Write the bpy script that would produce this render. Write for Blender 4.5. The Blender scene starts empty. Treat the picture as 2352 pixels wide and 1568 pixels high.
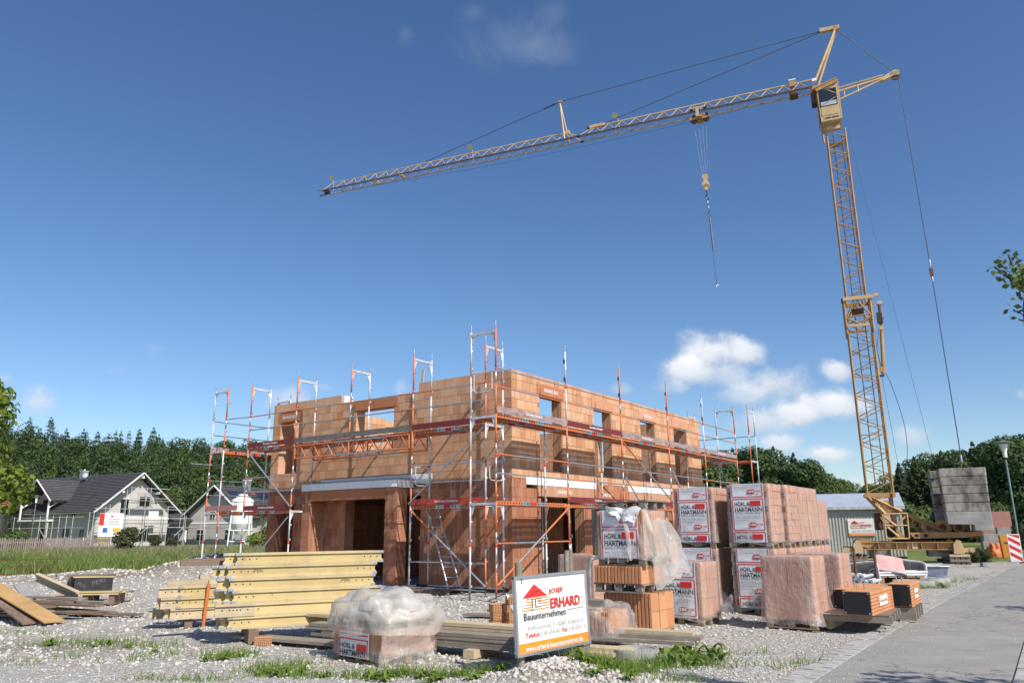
import bpy, bmesh, math, random
import numpy as np
from mathutils import Vector, Matrix
RND = random.Random(7); NR = np.random.default_rng(3)
S = bpy.context.scene; COL = S.collection
rad = math.radians

# ------------------------------------------------------------------ camera
CAM_F, CAM_P, CAM_R, CAM_H = 1732.7 / 2352, 0.24308, -0.007837, 1.56
AZ = 0.623238
fw = Vector((0, math.cos(CAM_P), math.sin(CAM_P))); up0 = Vector((0, -math.sin(CAM_P), math.cos(CAM_P))); rt0 = Vector((1, 0, 0))
rt = rt0 * math.cos(CAM_R) + up0 * math.sin(CAM_R); up = -rt0 * math.sin(CAM_R) + up0 * math.cos(CAM_R)
cd = bpy.data.cameras.new('camera'); cam = bpy.data.objects.new('camera', cd); COL.objects.link(cam)
cd.sensor_fit = 'HORIZONTAL'; cd.sensor_width = 36; cd.lens = 36 * CAM_F; cd.clip_start = .1; cd.clip_end = 4000
cam.matrix_world = Matrix(((rt.x, up.x, -fw.x, 0), (rt.y, up.y, -fw.y, 0), (rt.z, up.z, -fw.z, CAM_H), (0, 0, 0, 1)))
S.camera = cam
# ------------------------------------------------------------------ light and exposure
SUN_EL = rad(43.8); sh = Vector((.610, -.793)).normalized()
SUN = Vector((sh.x * math.cos(SUN_EL), sh.y * math.cos(SUN_EL), math.sin(SUN_EL)))
ld = bpy.data.lights.new('sun', 'SUN'); ld.energy = 3.7; ld.angle = rad(.53); ld.color = (1, .94, .85)
sun = bpy.data.objects.new('sun', ld); COL.objects.link(sun); sun.rotation_euler = (-SUN).to_track_quat('-Z', 'Y').to_euler(); sun.location = (30, -50, 60)
S.view_settings.view_transform = 'Standard'; S.view_settings.look = 'None'; S.view_settings.exposure = 0.66; S.view_settings.gamma = 1
S.view_settings.use_curve_mapping = False

def ray(px, py):            # direction of a sight line (used to place things where they stand)
    return rt * ((px - 1176) / 1732.7) + up * ((784 - py) / 1732.7) + fw
def at(px, py, z=0.):
    d = ray(px, py); t = (z - CAM_H) / d.z
    return Vector((d.x * t, d.y * t, z))

W = bpy.data.worlds.new('World'); S.world = W; W.use_nodes = True
wn = W.node_tree.nodes; wl = W.node_tree.links; wn.clear()
def wnode(t, **k):
    n = wn.new(t)
    for a, b in k.items(): setattr(n, a, b)
    return n
def wmath(op, a, b=None, c=None, clamp=False):
    n = wn.new('ShaderNodeMath'); n.operation = op; n.use_clamp = clamp
    for i, v in enumerate((a, b, c)):
        if v is None: continue
        if isinstance(v, (int, float)): n.inputs[i].default_value = v
        else: wl.new(v, n.inputs[i])
    return n.outputs[0]
SKY_STRENGTH = .088
sky = wnode('ShaderNodeTexSky', sky_type='NISHITA', sun_disc=False, sun_elevation=SUN_EL, sun_rotation=math.atan2(sh.x, sh.y),
            altitude=700, air_density=1.0, dust_density=.8, ozone_density=2.6)
tc = wnode('ShaderNodeTexCoord'); sep = wnode('ShaderNodeSeparateXYZ'); wl.new(tc.outputs['Generated'], sep.inputs[0])
ys = wmath('MAXIMUM', sep.outputs[1], .02)
cu = wmath('DIVIDE', sep.outputs[0], ys); cv = wmath('DIVIDE', sep.outputs[2], ys)
comb = wnode('ShaderNodeCombineXYZ'); wl.new(cu, comb.inputs[0]); wl.new(cv, comb.inputs[1])
def wnoise(scale, detail, rough, dist=0.):
    n = wnode('ShaderNodeTexNoise'); n.inputs['Scale'].default_value = scale; n.inputs['Detail'].default_value = detail
    n.inputs['Roughness'].default_value = rough; n.inputs['Distortion'].default_value = dist; wl.new(comb.outputs[0], n.inputs['Vector']); return n.outputs[0]
n1 = wnoise(15, 8, .60, .0); n2 = wnoise(6, 10, .72, 1.1)
nz = wmath('SUBTRACT', n1, .5); nw = wmath('SUBTRACT', n2, .5)
# (pixel x, y, radius x, radius y, opacity, wispy)
CLOUDS = [(1640, 805, 95, 52, 1, 0), (1575, 848, 72, 46, .95, 0), (1718, 810, 75, 38, .9, 0), (1650, 862, 115, 32, .6, 0), (1545, 885, 55, 22, .45, 0),
          (1922, 848, 48, 30, .9, 0), (1795, 880, 82, 48, .78, 0), (1700, 908, 80, 32, .6, 0),
          (1905, 930, 95, 42, .95, 0), (1830, 950, 80, 34, .9, 0), (1750, 965, 85, 38, .75, 0), (1792, 1018, 66, 26, .75, 0), (1900, 1042, 72, 26, .95, 0),
          (2085, 1000, 60, 32, .5, 0), (1975, 1105, 40, 12, .4, 0), (80, 922, 60, 40, .6, 0), (8, 868, 26, 14, .3, 0), (660, 920, 68, 40, .55, 0), (742, 890, 36, 14, .2, 0),
          (922, 890, 24, 24, .4, 0), (1430, 895, 34, 22, .35, 0), (352, 800, 30, 18, .12, 1), (262, 850, 30, 12, .10, 1), (300, 915, 30, 12, .1, 1), (2345, 905, 22, 18, .35, 0),
          (1175, 95, 130, 75, .10, 1), (1270, 110, 90, 55, .09, 1), (1085, 30, 40, 30, .10, 1), (1275, 30, 50, 40, .08, 1), (930, 75, 22, 30, .08, 1)]
tot = None; lit = None
for px, py, rx, ry, op, wispy in CLOUDS:
    d = ray(px, py); uc, vc = d.x / d.y, d.z / d.y
    d2 = ray(px + rx, py); d3 = ray(px, py - ry); ru = abs(d2.x / d2.y - uc); rv = abs(d3.z / d3.y - vc)
    du = wmath('DIVIDE', wmath('SUBTRACT', cu, uc), ru); dv = wmath('DIVIDE', wmath('SUBTRACT', cv, vc), rv)
    r2 = wmath('SQRT', wmath('ADD', wmath('MULTIPLY', du, du), wmath('MULTIPLY', dv, dv)))
    base = wmath('SUBTRACT', 1.16, r2)
    dens = wmath('ADD', base, wmath('MULTIPLY', nw if wispy else nz, 2.6 if wispy else 2.1))
    soft = wnode('ShaderNodeMapRange'); soft.interpolation_type = 'SMOOTHSTEP'
    wl.new(dens, soft.inputs[0]); soft.inputs[1].default_value = 0.05; soft.inputs[2].default_value = 1.3 if wispy else .95; soft.inputs[4].default_value = op
    f = soft.outputs[0]
    tot = f if tot is None else wmath('SUBTRACT', wmath('ADD', tot, f), wmath('MULTIPLY', tot, f))
    t = wmath('MULTIPLY', f, wmath('ADD', wmath('MULTIPLY', dv, .5), .5, clamp=True))
    lit = t if lit is None else wmath('MAXIMUM', lit, t)
front = wmath('MULTIPLY', wmath('GREATER_THAN', sep.outputs[1], .03), tot, clamp=True)
ccol = wnode('ShaderNodeMix', data_type='RGBA'); wl.new(wmath('ADD', wmath('MULTIPLY', lit, .95), wmath('MULTIPLY', nz, .6), clamp=True), ccol.inputs[0])
CL = .70 / SKY_STRENGTH
ccol.inputs[6].default_value = (.58 * CL, .63 * CL, .71 * CL, 1); ccol.inputs[7].default_value = (1.0 * CL, 1.02 * CL, 1.05 * CL, 1)
mixs = wnode('ShaderNodeMix', data_type='RGBA'); wl.new(front, mixs.inputs[0]); hs = wnode('ShaderNodeHueSaturation'); hs.inputs['Saturation'].default_value = 1.16; hs.inputs['Hue'].default_value = .504; wl.new(sky.outputs[0], hs.inputs['Color']); wl.new(hs.outputs[0], mixs.inputs[6]); wl.new(ccol.outputs[2], mixs.inputs[7])
bg = wnode('ShaderNodeBackground'); bg.inputs[1].default_value = SKY_STRENGTH; wl.new(mixs.outputs[2], bg.inputs[0])
wo = wnode('ShaderNodeOutputWorld'); wl.new(bg.outputs[0], wo.inputs[0])

# ------------------------------------------------------------------ materials
def newmat(name):
    m = bpy.data.materials.new(name); m.use_nodes = True; nt = m.node_tree; nt.nodes.clear()
    o = nt.nodes.new('ShaderNodeOutputMaterial'); p = nt.nodes.new('ShaderNodeBsdfPrincipled'); nt.links.new(p.outputs[0], o.inputs[0])
    return m, nt, p, o
def N(nt, t, ins=None, **k):
    n = nt.nodes.new(t)
    for a, b in k.items(): setattr(n, a, b)
    for a, b in (ins or {}).items():
        if hasattr(b, 'is_output') or isinstance(b, bpy.types.NodeSocket): nt.links.new(b, n.inputs[a])
        else: n.inputs[a].default_value = b
    return n
def c4(c): return (c[0], c[1], c[2], 1)
def mixc(nt, f, a, b, blend='MIX'):
    n = nt.nodes.new('ShaderNodeMix'); n.data_type = 'RGBA'; n.blend_type = blend
    for i, v in ((0, f), (6, a), (7, b)):
        if isinstance(v, bpy.types.NodeSocket): nt.links.new(v, n.inputs[i])
        elif i == 0: n.inputs[i].default_value = v
        else: n.inputs[i].default_value = c4(v)
    return n.outputs[2]
def mth(nt, op, a, b=None, clamp=False):
    n = nt.nodes.new('ShaderNodeMath'); n.operation = op; n.use_clamp = clamp
    for i, v in enumerate((a, b)):
        if v is None: continue
        if isinstance(v, bpy.types.NodeSocket): nt.links.new(v, n.inputs[i])
        else: n.inputs[i].default_value = v
    return n.outputs[0]
def ramp(nt, f, lo, hi):
    n = nt.nodes.new('ShaderNodeMapRange'); n.inputs[1].default_value = lo; n.inputs[2].default_value = hi; nt.links.new(f, n.inputs[0]); return n.outputs[0]
def wpos(nt, scale=(1, 1, 1)):
    g = nt.nodes.new('ShaderNodeNewGeometry'); v = nt.nodes.new('ShaderNodeVectorMath'); v.operation = 'MULTIPLY'
    nt.links.new(g.outputs['Position'], v.inputs[0]); v.inputs[1].default_value = scale; return v.outputs[0]
def noise(nt, vec, scale, detail=4, rough=.55):
    return N(nt, 'ShaderNodeTexNoise', {'Vector': vec, 'Scale': scale, 'Detail': detail, 'Roughness': rough}).outputs[0]
def bump(nt, p, h, strength, dist=.02):
    b = N(nt, 'ShaderNodeBump', {'Height': h, 'Strength': strength, 'Distance': dist}); nt.links.new(b.outputs[0], p.inputs['Normal'])
def idrand(nt):             # one random number for each object and each loose piece of a joined mesh
    a = nt.nodes.new('ShaderNodeObjectInfo').outputs['Random']; b = nt.nodes.new('ShaderNodeNewGeometry').outputs['Random Per Island']
    return mth(nt, 'FRACT', mth(nt, 'ADD', mth(nt, 'MULTIPLY', a, 7.13), mth(nt, 'MULTIPLY', b, 5.31)))
def plain(name, col, rough=.6, metal=0., var=.12, nscale=6., col2=None, b=0., spec=None, streak=None, piece=0.):
    m, nt, p, o = newmat(name)
    w = wpos(nt, streak or (1, 1, 1)); n = noise(nt, w, nscale, 5, .6)
    c2 = col2 or tuple(c * (1 - 2.2 * var) for c in col)
    f = ramp(nt, n, .35, .68)
    c = mixc(nt, f, col, c2)
    if piece:
        r = idrand(nt); c = mixc(nt, mth(nt, 'MULTIPLY', r, piece), c, tuple(x * .45 for x in col))
    nt.links.new(c, p.inputs['Base Color']); p.inputs['Roughness'].default_value = rough; p.inputs['Metallic'].default_value = metal
    if spec is not None: p.inputs['Specular IOR Level'].default_value = spec
    if b: bump(nt, p, noise(nt, wpos(nt), nscale * 5, 6, .6), b)
    return m
MAT = {}
def brickmat(name, cols, stain, ribs=70):
    m, nt, p, o = newmat(name); r = idrand(nt)
    cr = nt.nodes.new('ShaderNodeValToRGB'); nt.links.new(r, cr.inputs[0]); cr.color_ramp.interpolation = 'LINEAR'
    el = cr.color_ramp.elements; el[0].color = c4(cols[0]); el[1].color = c4(cols[-1])
    for i, c in enumerate(cols[1:-1]): e = el.new((i + 1) / (len(cols) - 1)); e.color = c4(c)
    c = cr.outputs[0]
    n = noise(nt, wpos(nt, (2, 2, .9)), 2.4, 6, .62); c = mixc(nt, mth(nt, 'MULTIPLY', ramp(nt, n, .50, .72), stain[3]), c, stain[:3])
    if len(stain) > 4:                       # lime bloom running down the lower courses
        n2 = noise(nt, wpos(nt, (5, 5, .5)), 1.3, 5, .65); c = mixc(nt, mth(nt, 'MULTIPLY', ramp(nt, n2, .54, .74), stain[4]), c, (.55, .47, .40))
    n3 = noise(nt, wpos(nt), 40, 3, .6); c = mixc(nt, mth(nt, 'MULTIPLY', n3, .22), c, (.34, .17, .09))
    n4 = noise(nt, wpos(nt, (1, 1, 2.2)), 3.3, 6, .7); c = mixc(nt, mth(nt, 'MULTIPLY', ramp(nt, n4, .60, .70), .26), c, (.56, .46, .37))
    nt.links.new(c, p.inputs['Base Color']); p.inputs['Roughness'].default_value = .9; p.inputs['Specular IOR Level'].default_value = .2
    x = N(nt, 'ShaderNodeTexWave', {'Vector': wpos(nt, (1, 1, .0001)), 'Scale': ribs / 6.283, 'Distortion': 0.}, wave_type='BANDS', bands_direction='DIAGONAL').outputs[0]
    bump(nt, p, mth(nt, 'ADD', mth(nt, 'MULTIPLY', x, .4), noise(nt, wpos(nt), 90, 3, .6)), .35, .006)
    return m
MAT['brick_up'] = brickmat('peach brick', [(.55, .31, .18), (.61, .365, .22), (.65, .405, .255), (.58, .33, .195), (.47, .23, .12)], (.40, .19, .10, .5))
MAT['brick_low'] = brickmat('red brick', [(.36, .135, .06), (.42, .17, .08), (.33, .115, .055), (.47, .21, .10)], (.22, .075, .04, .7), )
MAT['brick_low'] = brickmat('red brick with deck shade and lime bloom', [(.35, .135, .072), (.41, .175, .095), (.30, .11, .06), (.45, .21, .12)], (.22, .08, .046, .7, .6))  # deep red partly stands for the scaffold deck's shadow on the lower wall
MAT['brick_pack'] = brickmat('pack brick', [(.55, .27, .165), (.61, .33, .21), (.57, .29, .18)], (.46, .20, .115, .4))
MAT['brick_loose'] = brickmat('loose brick', [(.56, .27, .13), (.60, .31, .155), (.50, .22, .10)], (.42, .17, .08, .35))
MAT['mortar'] = plain('mortar', (.17, .10, .065), .95, nscale=2.5, col2=(.50, .40, .31))
MAT['lintel'] = brickmat('lintel clay', [(.40, .15, .07), (.46, .19, .09)], (.34, .12, .06, .5))
MAT['lintel_white'] = brickmat('limed lintel clay', [(.46, .25, .15), (.50, .28, .18)], (.30, .12, .06, .3, .95))
MAT['eps'] = plain('white foam board', (.80, .80, .79), .8, var=.06, nscale=3, b=.1)
MAT['concrete'] = plain('concrete', (.34, .335, .32), .9, var=.16, nscale=2.2, b=.25)
MAT['concrete_dark'] = plain('weathered concrete', (.33, .31, .275), .95, nscale=2.6, col2=(.065, .058, .052), b=.6, streak=(1, 1, .6))
MAT['galv'] = plain('galvanised steel', (.55, .57, .60), .42, .75, var=.16, nscale=9)
MAT['pale'] = plain('dusty galvanised steel', (.66, .66, .66), .55, .25, var=.12, nscale=7, col2=(.40, .42, .45))
MAT['orange'] = plain('worn orange paint', (.62, .15, .035), .5, var=.1, nscale=7, col2=(.50, .17, .07))
MAT['red'] = plain('red sticker', (.70, .045, .02), .5, var=.05)
MAT['toe_red'] = plain('dark red toe board', (.20, .022, .022), .55, nscale=5, col2=(.13, .02, .022))
MAT['toe_bright'] = plain('orange red toe board', (.50, .055, .03), .5, nscale=4, col2=(.33, .04, .03))
MAT['toe_grey'] = plain('weathered toe board', (.36, .29, .28), .8, nscale=6, col2=(.22, .13, .12), streak=(.5, .5, 3))
MAT['toe_wood'] = plain('grey weathered board', (.20, .185, .165), .9, nscale=7, col2=(.09, .08, .07), streak=(.6, .6, 4))
MAT['hole'] = plain('dark slot', (.03, .025, .02), .9)
MAT['white_print'] = plain('white print', (.80, .79, .76), .6, var=.03)
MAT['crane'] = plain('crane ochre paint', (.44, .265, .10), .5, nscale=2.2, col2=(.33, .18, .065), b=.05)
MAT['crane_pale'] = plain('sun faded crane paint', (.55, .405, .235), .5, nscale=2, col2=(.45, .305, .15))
MAT['rust'] = plain('rusty steel', (.16, .075, .04), .85, nscale=9, col2=(.08, .04, .025))
MAT['dark_steel'] = plain('dark greasy steel', (.06, .055, .05), .5, .4)
MAT['cable'] = plain('steel rope', (.11, .115, .12), .5, .5)
MAT['black'] = plain('black paint', (.012, .013, .016), .45, var=.05)
MAT['red_print'] = plain('red print', (.62, .03, .025), .5, var=.03)
MAT['black_print'] = plain('black print', (.03, .03, .035), .5, var=.03)
MAT['grey_print'] = plain('grey print', (.33, .33, .34), .6, var=.03)
MAT['orange_print'] = plain('orange print', (.82, .27, .02), .5, var=.03)
MAT['sign_white'] = plain('sign white', (.82, .81, .76), .35, var=.03, nscale=2)
MAT['alu'] = plain('aluminium', (.60, .61, .62), .38, .8, var=.1)
def woodmat(name, c1, c2, rough=.8, piece=.35, sc=5):
    m, nt, p, o = newmat(name); tcn = nt.nodes.new('ShaderNodeTexCoord')
    v = N(nt, 'ShaderNodeMapping', {'Vector': tcn.outputs['Object'], 'Scale': (.5, 9, 9)}).outputs[0]
    oi = nt.nodes.new('ShaderNodeObjectInfo').outputs['Random']
    va = N(nt, 'ShaderNodeVectorMath', {0: v}, operation='ADD'); cx = N(nt, 'ShaderNodeCombineXYZ', {0: mth(nt, 'MULTIPLY', oi, 37.), 1: mth(nt, 'MULTIPLY', oi, 91.)}); nt.links.new(cx.outputs[0], va.inputs[1])
    n = noise(nt, va.outputs[0], sc, 6, .65); c = mixc(nt, ramp(nt, n, .35, .7), c1, c2)
    n2 = noise(nt, wpos(nt), 2.2, 4, .6); c = mixc(nt, mth(nt, 'MULTIPLY', ramp(nt, n2, .45, .7), .45), c, tuple(x * .55 for x in c2))
    c = mixc(nt, mth(nt, 'MULTIPLY', idrand(nt), piece), c, tuple(x * .5 for x in c1))
    n5 = noise(nt, wpos(nt, (2.5, 2.5, 6)), 2.6, 6, .75); c = mixc(nt, mth(nt, 'MULTIPLY', ramp(nt, n5, .58, .70), .5), c, (.60, .56, .48))
    n6 = noise(nt, wpos(nt), 9, 4, .7); c = mixc(nt, mth(nt, 'MULTIPLY', ramp(nt, n6, .62, .72), .5), c, (.14, .11, .08))
    nt.links.new(c, p.inputs['Base Color']); p.inputs['Roughness'].default_value = rough; bump(nt, p, n, .3, .004)
    return m
MAT['yellow'] = woodmat('yellow glazed wood', (.58, .42, .14), (.60, .50, .29), .5, .36)
MAT['yellow_flange'] = woodmat('pale flange wood', (.62, .48, .24), (.54, .43, .24), .5, .3)
MAT['pale_wood'] = woodmat('pale sawn wood', (.58, .47, .31), (.46, .36, .23))
MAT['pallet'] = woodmat('pallet wood', (.40, .29, .17), (.27, .19, .11))
MAT['grey_wood'] = woodmat('grey weathered wood', (.30, .26, .21), (.19, .16, .13))
MAT['old_wood'] = woodmat('brown weathered wood', (.26, .18, .125), (.15, .10, .075))
MAT['osb'] = woodmat('osb board', (.55, .34, .13), (.42, .25, .10), .7, .1, 14)
MAT['fence_wood'] = woodmat('fence wood', (.36, .29, .25), (.22, .18, .16))
def filmmat(name, fac, white, rough=.22, wr=9.):
    m = bpy.data.materials.new(name); m.use_nodes = True; nt = m.node_tree; nt.nodes.clear()
    o = nt.nodes.new('ShaderNodeOutputMaterial'); w = wpos(nt)
    t = N(nt, 'ShaderNodeBsdfTransparent', {'Color': (.985, .985, .985, 1)}); p = N(nt, 'ShaderNodeBsdfPrincipled', {'Base Color': c4(white), 'Roughness': rough, 'Specular IOR Level': .7})
    tr = N(nt, 'ShaderNodeBsdfTranslucent', {'Color': c4(white)})
    n = noise(nt, w, wr, 4, .55); n2 = noise(nt, wpos(nt, (1, 1, .30)), wr * .9, 4, .55)
    b = N(nt, 'ShaderNodeBump', {'Height': mth(nt, 'ADD', n, n2), 'Strength': .8, 'Distance': .05}); nt.links.new(b.outputs[0], p.inputs['Normal'])
    a = N(nt, 'ShaderNodeMixShader', {0: .35}); nt.links.new(p.outputs[0], a.inputs[1]); nt.links.new(tr.outputs[0], a.inputs[2])
    cr_ = mth(nt, 'SUBTRACT', 1., ramp(nt, mth(nt, 'ABSOLUTE', mth(nt, 'SUBTRACT', noise(nt, wpos(nt, (1, 1, .45)), wr * .55, 2, .5), .5)), .0, .016))
    cr_ = mth(nt, 'MULTIPLY', cr_, ramp(nt, noise(nt, w, 2.1, 2, .5), .45, .62))
    f = mth(nt, 'ADD', mth(nt, 'MULTIPLY', ramp(nt, n2, .45, .80), fac * .5), fac * .8); f = mth(nt, 'ADD', f, mth(nt, 'MULTIPLY', cr_, .22), clamp=True)
    mx = N(nt, 'ShaderNodeMixShader'); nt.links.new(f, mx.inputs[0]); nt.links.new(t.outputs[0], mx.inputs[1]); nt.links.new(a.outputs[0], mx.inputs[2])
    gl = N(nt, 'ShaderNodeBsdfGlossy', {'Roughness': .16}); nt.links.new(b.outputs[0], gl.inputs['Normal']); fr = N(nt, 'ShaderNodeFresnel', {'IOR': 1.25}); nt.links.new(b.outputs[0], fr.inputs['Normal'])
    m2 = N(nt, 'ShaderNodeMixShader'); nt.links.new(mth(nt, 'MULTIPLY', fr.outputs[0], .30), m2.inputs[0]); nt.links.new(mx.outputs[0], m2.inputs[1]); nt.links.new(gl.outputs[0], m2.inputs[2])
    nt.links.new(m2.outputs[0], o.inputs[0]); return m
MAT['film'] = filmmat('clear shrink film', .33, (.78, .74, .72))
MAT['film_thick'] = filmmat('milky plastic sheet', .56, (.76, .72, .67), .3, 3.5)
MAT['label_film'] = plain('white printed film', (.76, .76, .77), .35, var=.05, nscale=5)
MAT['glass'] = None
m, nt, p, o = newmat('dark window glass'); p.inputs['Base Color'].default_value = (.02, .025, .03, 1); p.inputs['Roughness'].default_value = .08; p.inputs['Specular IOR Level'].default_value = .8; MAT['glass'] = m
m, nt, p, o = newmat('cab glass'); g = N(nt, 'ShaderNodeBsdfGlossy', {'Roughness': .05}); tr = N(nt, 'ShaderNodeBsdfTransparent', {'Color': (.30, .34, .40, 1)}); mx = N(nt, 'ShaderNodeMixShader', {0: .12}); nt.links.new(tr.outputs[0], mx.inputs[1]); nt.links.new(g.outputs[0], mx.inputs[2]); nt.links.new(mx.outputs[0], o.inputs[0]); MAT['cab_glass'] = m
def deckmat():
    m = bpy.data.materials.new('perforated steel deck'); m.use_nodes = True; nt = m.node_tree; nt.nodes.clear()
    o = nt.nodes.new('ShaderNodeOutputMaterial'); p = N(nt, 'ShaderNodeBsdfPrincipled', {'Base Color': (.33, .33, .33, 1), 'Roughness': .5, 'Metallic': .6})
    tcn = nt.nodes.new('ShaderNodeTexCoord'); sp = N(nt, 'ShaderNodeSeparateXYZ', {0: tcn.outputs['Object']})
    sx = mth(nt, 'SINE', mth(nt, 'MULTIPLY', sp.outputs[0], 2 * math.pi / .07)); sy = mth(nt, 'SINE', mth(nt, 'MULTIPLY', sp.outputs[1], 2 * math.pi / .045))
    hole = mth(nt, 'GREATER_THAN', mth(nt, 'MULTIPLY', sx, sy), .38)
    band = mth(nt, 'GREATER_THAN', mth(nt, 'SINE', mth(nt, 'MULTIPLY', sp.outputs[1], 2 * math.pi / .18)), -.2)
    f = mth(nt, 'MULTIPLY', hole, band)
    t = nt.nodes.new('ShaderNodeBsdfTransparent'); mx = N(nt, 'ShaderNodeMixShader'); nt.links.new(f, mx.inputs[0]); nt.links.new(p.outputs[0], mx.inputs[1]); nt.links.new(t.outputs[0], mx.inputs[2])
    nt.links.new(mx.outputs[0], o.inputs[0]); return m
MAT['deck'] = deckmat()
def leafmat(name, c1, c2, c3=None, trans=.35):
    m = bpy.data.materials.new(name); m.use_nodes = True; nt = m.node_tree; nt.nodes.clear(); o = nt.nodes.new('ShaderNodeOutputMaterial')
    isl = nt.nodes.new('ShaderNodeNewGeometry').outputs['Random Per Island']; oi = nt.nodes.new('ShaderNodeObjectInfo').outputs['Random']
    n = noise(nt, wpos(nt), .09, 3, .6)
    c = mixc(nt, isl, c1, c2); c = mixc(nt, mth(nt, 'MULTIPLY', ramp(nt, n, .42, .66), .7), c, c3 or c2); c = mixc(nt, mth(nt, 'MULTIPLY', oi, .4), c, tuple(x * .6 for x in c1))
    d = N(nt, 'ShaderNodeBsdfPrincipled', {'Base Color': c, 'Roughness': .6, 'Specular IOR Level': .25}); t = N(nt, 'ShaderNodeBsdfTranslucent', {'Color': c})
    mx = N(nt, 'ShaderNodeMixShader', {0: trans}); nt.links.new(d.outputs[0], mx.inputs[1]); nt.links.new(t.outputs[0], mx.inputs[2]); nt.links.new(mx.outputs[0], o.inputs[0]); return m
MAT['conifer'] = leafmat('conifer needles', (.055, .090, .040), (.090, .135, .055), (.105, .145, .055), .25)
MAT['broad'] = leafmat('broad leaves', (.080, .130, .038), (.140, .200, .055), (.115, .160, .045), .3)
MAT['broad_dark'] = leafmat('dark broad leaves', (.055, .095, .035), (.095, .145, .047), (.076, .120, .038), .28)
MAT['broad_yellow'] = leafmat('yellowing leaves', (.11, .14, .02), (.20, .19, .02), (.15, .16, .02), .3)
MAT['lime_leaf'] = leafmat('light green leaves', (.14, .22, .03), (.30, .34, .06), (.24, .30, .05), .45)
MAT['weed'] = leafmat('weed leaves', (.15, .26, .035), (.26, .35, .075), (.21, .31, .06), .45)
MAT['bush'] = leafmat('brownish bush leaves', (.06, .075, .03), (.10, .10, .05), (.05, .07, .025), .25)
MAT['grass'] = leafmat('meadow grass', (.15, .27, .045), (.26, .34, .09), (.32, .33, .13), .45)
MAT['dry_grass'] = leafmat('dry grass', (.36, .29, .19), (.46, .38, .25), (.30, .28, .14), .4)
MAT['bark'] = plain('bark', (.10, .08, .06), .95, nscale=12, b=.4)
MAT['roof'] = plain('dark roof tile', (.105, .10, .105), .55, nscale=1.5, piece=.25)
MAT['render_wall'] = plain('grey render', (.52, .50, .46), .9, nscale=.8, var=.06)
MAT['render_wall2'] = plain('grey base coat', (.42, .41, .385), .9, nscale=.8, var=.05)
MAT['white_paint'] = plain('white paint', (.78, .78, .77), .6, var=.04)
MAT['blue_print'] = plain('blue print', (.05, .16, .50), .5)
MAT['yellow_print'] = plain('yellow print', (.80, .50, .03), .5)
MAT['corrugated'] = plain('grey green sheet metal', (.50, .50, .43), .5, .1, nscale=1.5, var=.05)
MAT['sheet_roof'] = plain('pale blue sheet roof', (.42, .48, .56), .45, .2, nscale=2, var=.07)
MAT['tub'] = plain('plastic tub with cement', (.40, .38, .37), .7, nscale=4, col2=(.22, .21, .22), b=.2)
MAT['tub_red'] = plain('reddish plastic tub', (.50, .24, .22), .65, nscale=3, col2=(.58, .42, .38), b=.2)
MAT['tub_blue'] = plain('blue plastic tub', (.10, .14, .26), .6, nscale=4, col2=(.33, .34, .36), b=.2)
MAT['solar'] = plain('solar panel', (.02, .025, .045), .15, var=.1)
MAT['tile_red'] = plain('red roof tile', (.35, .12, .06), .8)
MAT['lamp_pole'] = plain('grey green lamp pole', (.22, .29, .28), .45, .3)
MAT['insul'] = plain('pink foam sheet', (.42, .19, .16), .8, var=.06)
MAT['form_ply'] = plain('black film faced plywood', (.045, .045, .05), .6, var=.15); MAT['form_print'] = plain('worn grey print', (.16, .16, .17), .7)
MAT['cabinet'] = plain('orange ochre enamel', (.60, .24, .03), .5)
MAT['bag'] = plain('dusty paper bag', (.60, .57, .53), .7, var=.08)
MAT['flag'] = plain('faded flag', (.22, .23, .12), .9)
MAT['film_soil'] = plain('dug soil', (.17, .135, .105), 1, nscale=5, b=.7)

# ------------------------------------------------------------------ mesh helpers
CACHE = {}
def link(name, me, par=None, M=None):
    o = bpy.data.objects.new(name, me); COL.objects.link(o)
    if par is not None: o.parent = par
    if M is not None: o.matrix_basis = M
    return o
def tag(o, label, cat, group=None):
    o['label'] = label; o['category'] = cat
    if group: o['group'] = group
    return o
def thing(name, label, cat, loc=(0, 0, 0), rz=0., group=None):
    o = bpy.data.objects.new(name, None); COL.objects.link(o); o.empty_display_size = .2
    o.location = loc; o.rotation_euler = (0, 0, rz); return tag(o, label, cat, group)
def stuff(o): o['kind'] = 'stuff'; return o
def np_mesh(name, V, F, mats, midx=None, smooth=False):
    V = np.asarray(V, np.float32).reshape(-1, 3); me = bpy.data.meshes.new(name)
    if isinstance(F, np.ndarray):
        k = F.shape[1]; nl = F.size; me.vertices.add(len(V)); me.vertices.foreach_set('co', V.ravel()); me.loops.add(nl); me.loops.foreach_set('vertex_index', F.astype(np.int32).ravel())
        me.polygons.add(len(F)); me.polygons.foreach_set('loop_start', np.arange(0, nl, k, dtype=np.int32))
        try: me.polygons.foreach_set('loop_total', np.full(len(F), k, np.int32))
        except Exception: pass
    else: me.from_pydata(V.tolist(), [], F)
    for m in (mats if isinstance(mats, (list, tuple)) else [mats]): me.materials.append(m)
    if midx is not None: me.polygons.foreach_set('material_index', np.asarray(midx, np.int32))
    me.polygons.foreach_set('use_smooth', np.full(len(me.polygons), bool(smooth)))
    me.update(calc_edges=True); me.validate(); return me
BOXV = np.array([(-.5, -.5, -.5), (.5, -.5, -.5), (.5, .5, -.5), (-.5, .5, -.5), (-.5, -.5, .5), (.5, -.5, .5), (.5, .5, .5), (-.5, .5, .5)])
BOXF = np.array([(0, 3, 2, 1), (4, 5, 6, 7), (0, 1, 5, 4), (1, 2, 6, 5), (2, 3, 7, 6), (3, 0, 4, 7)])
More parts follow.
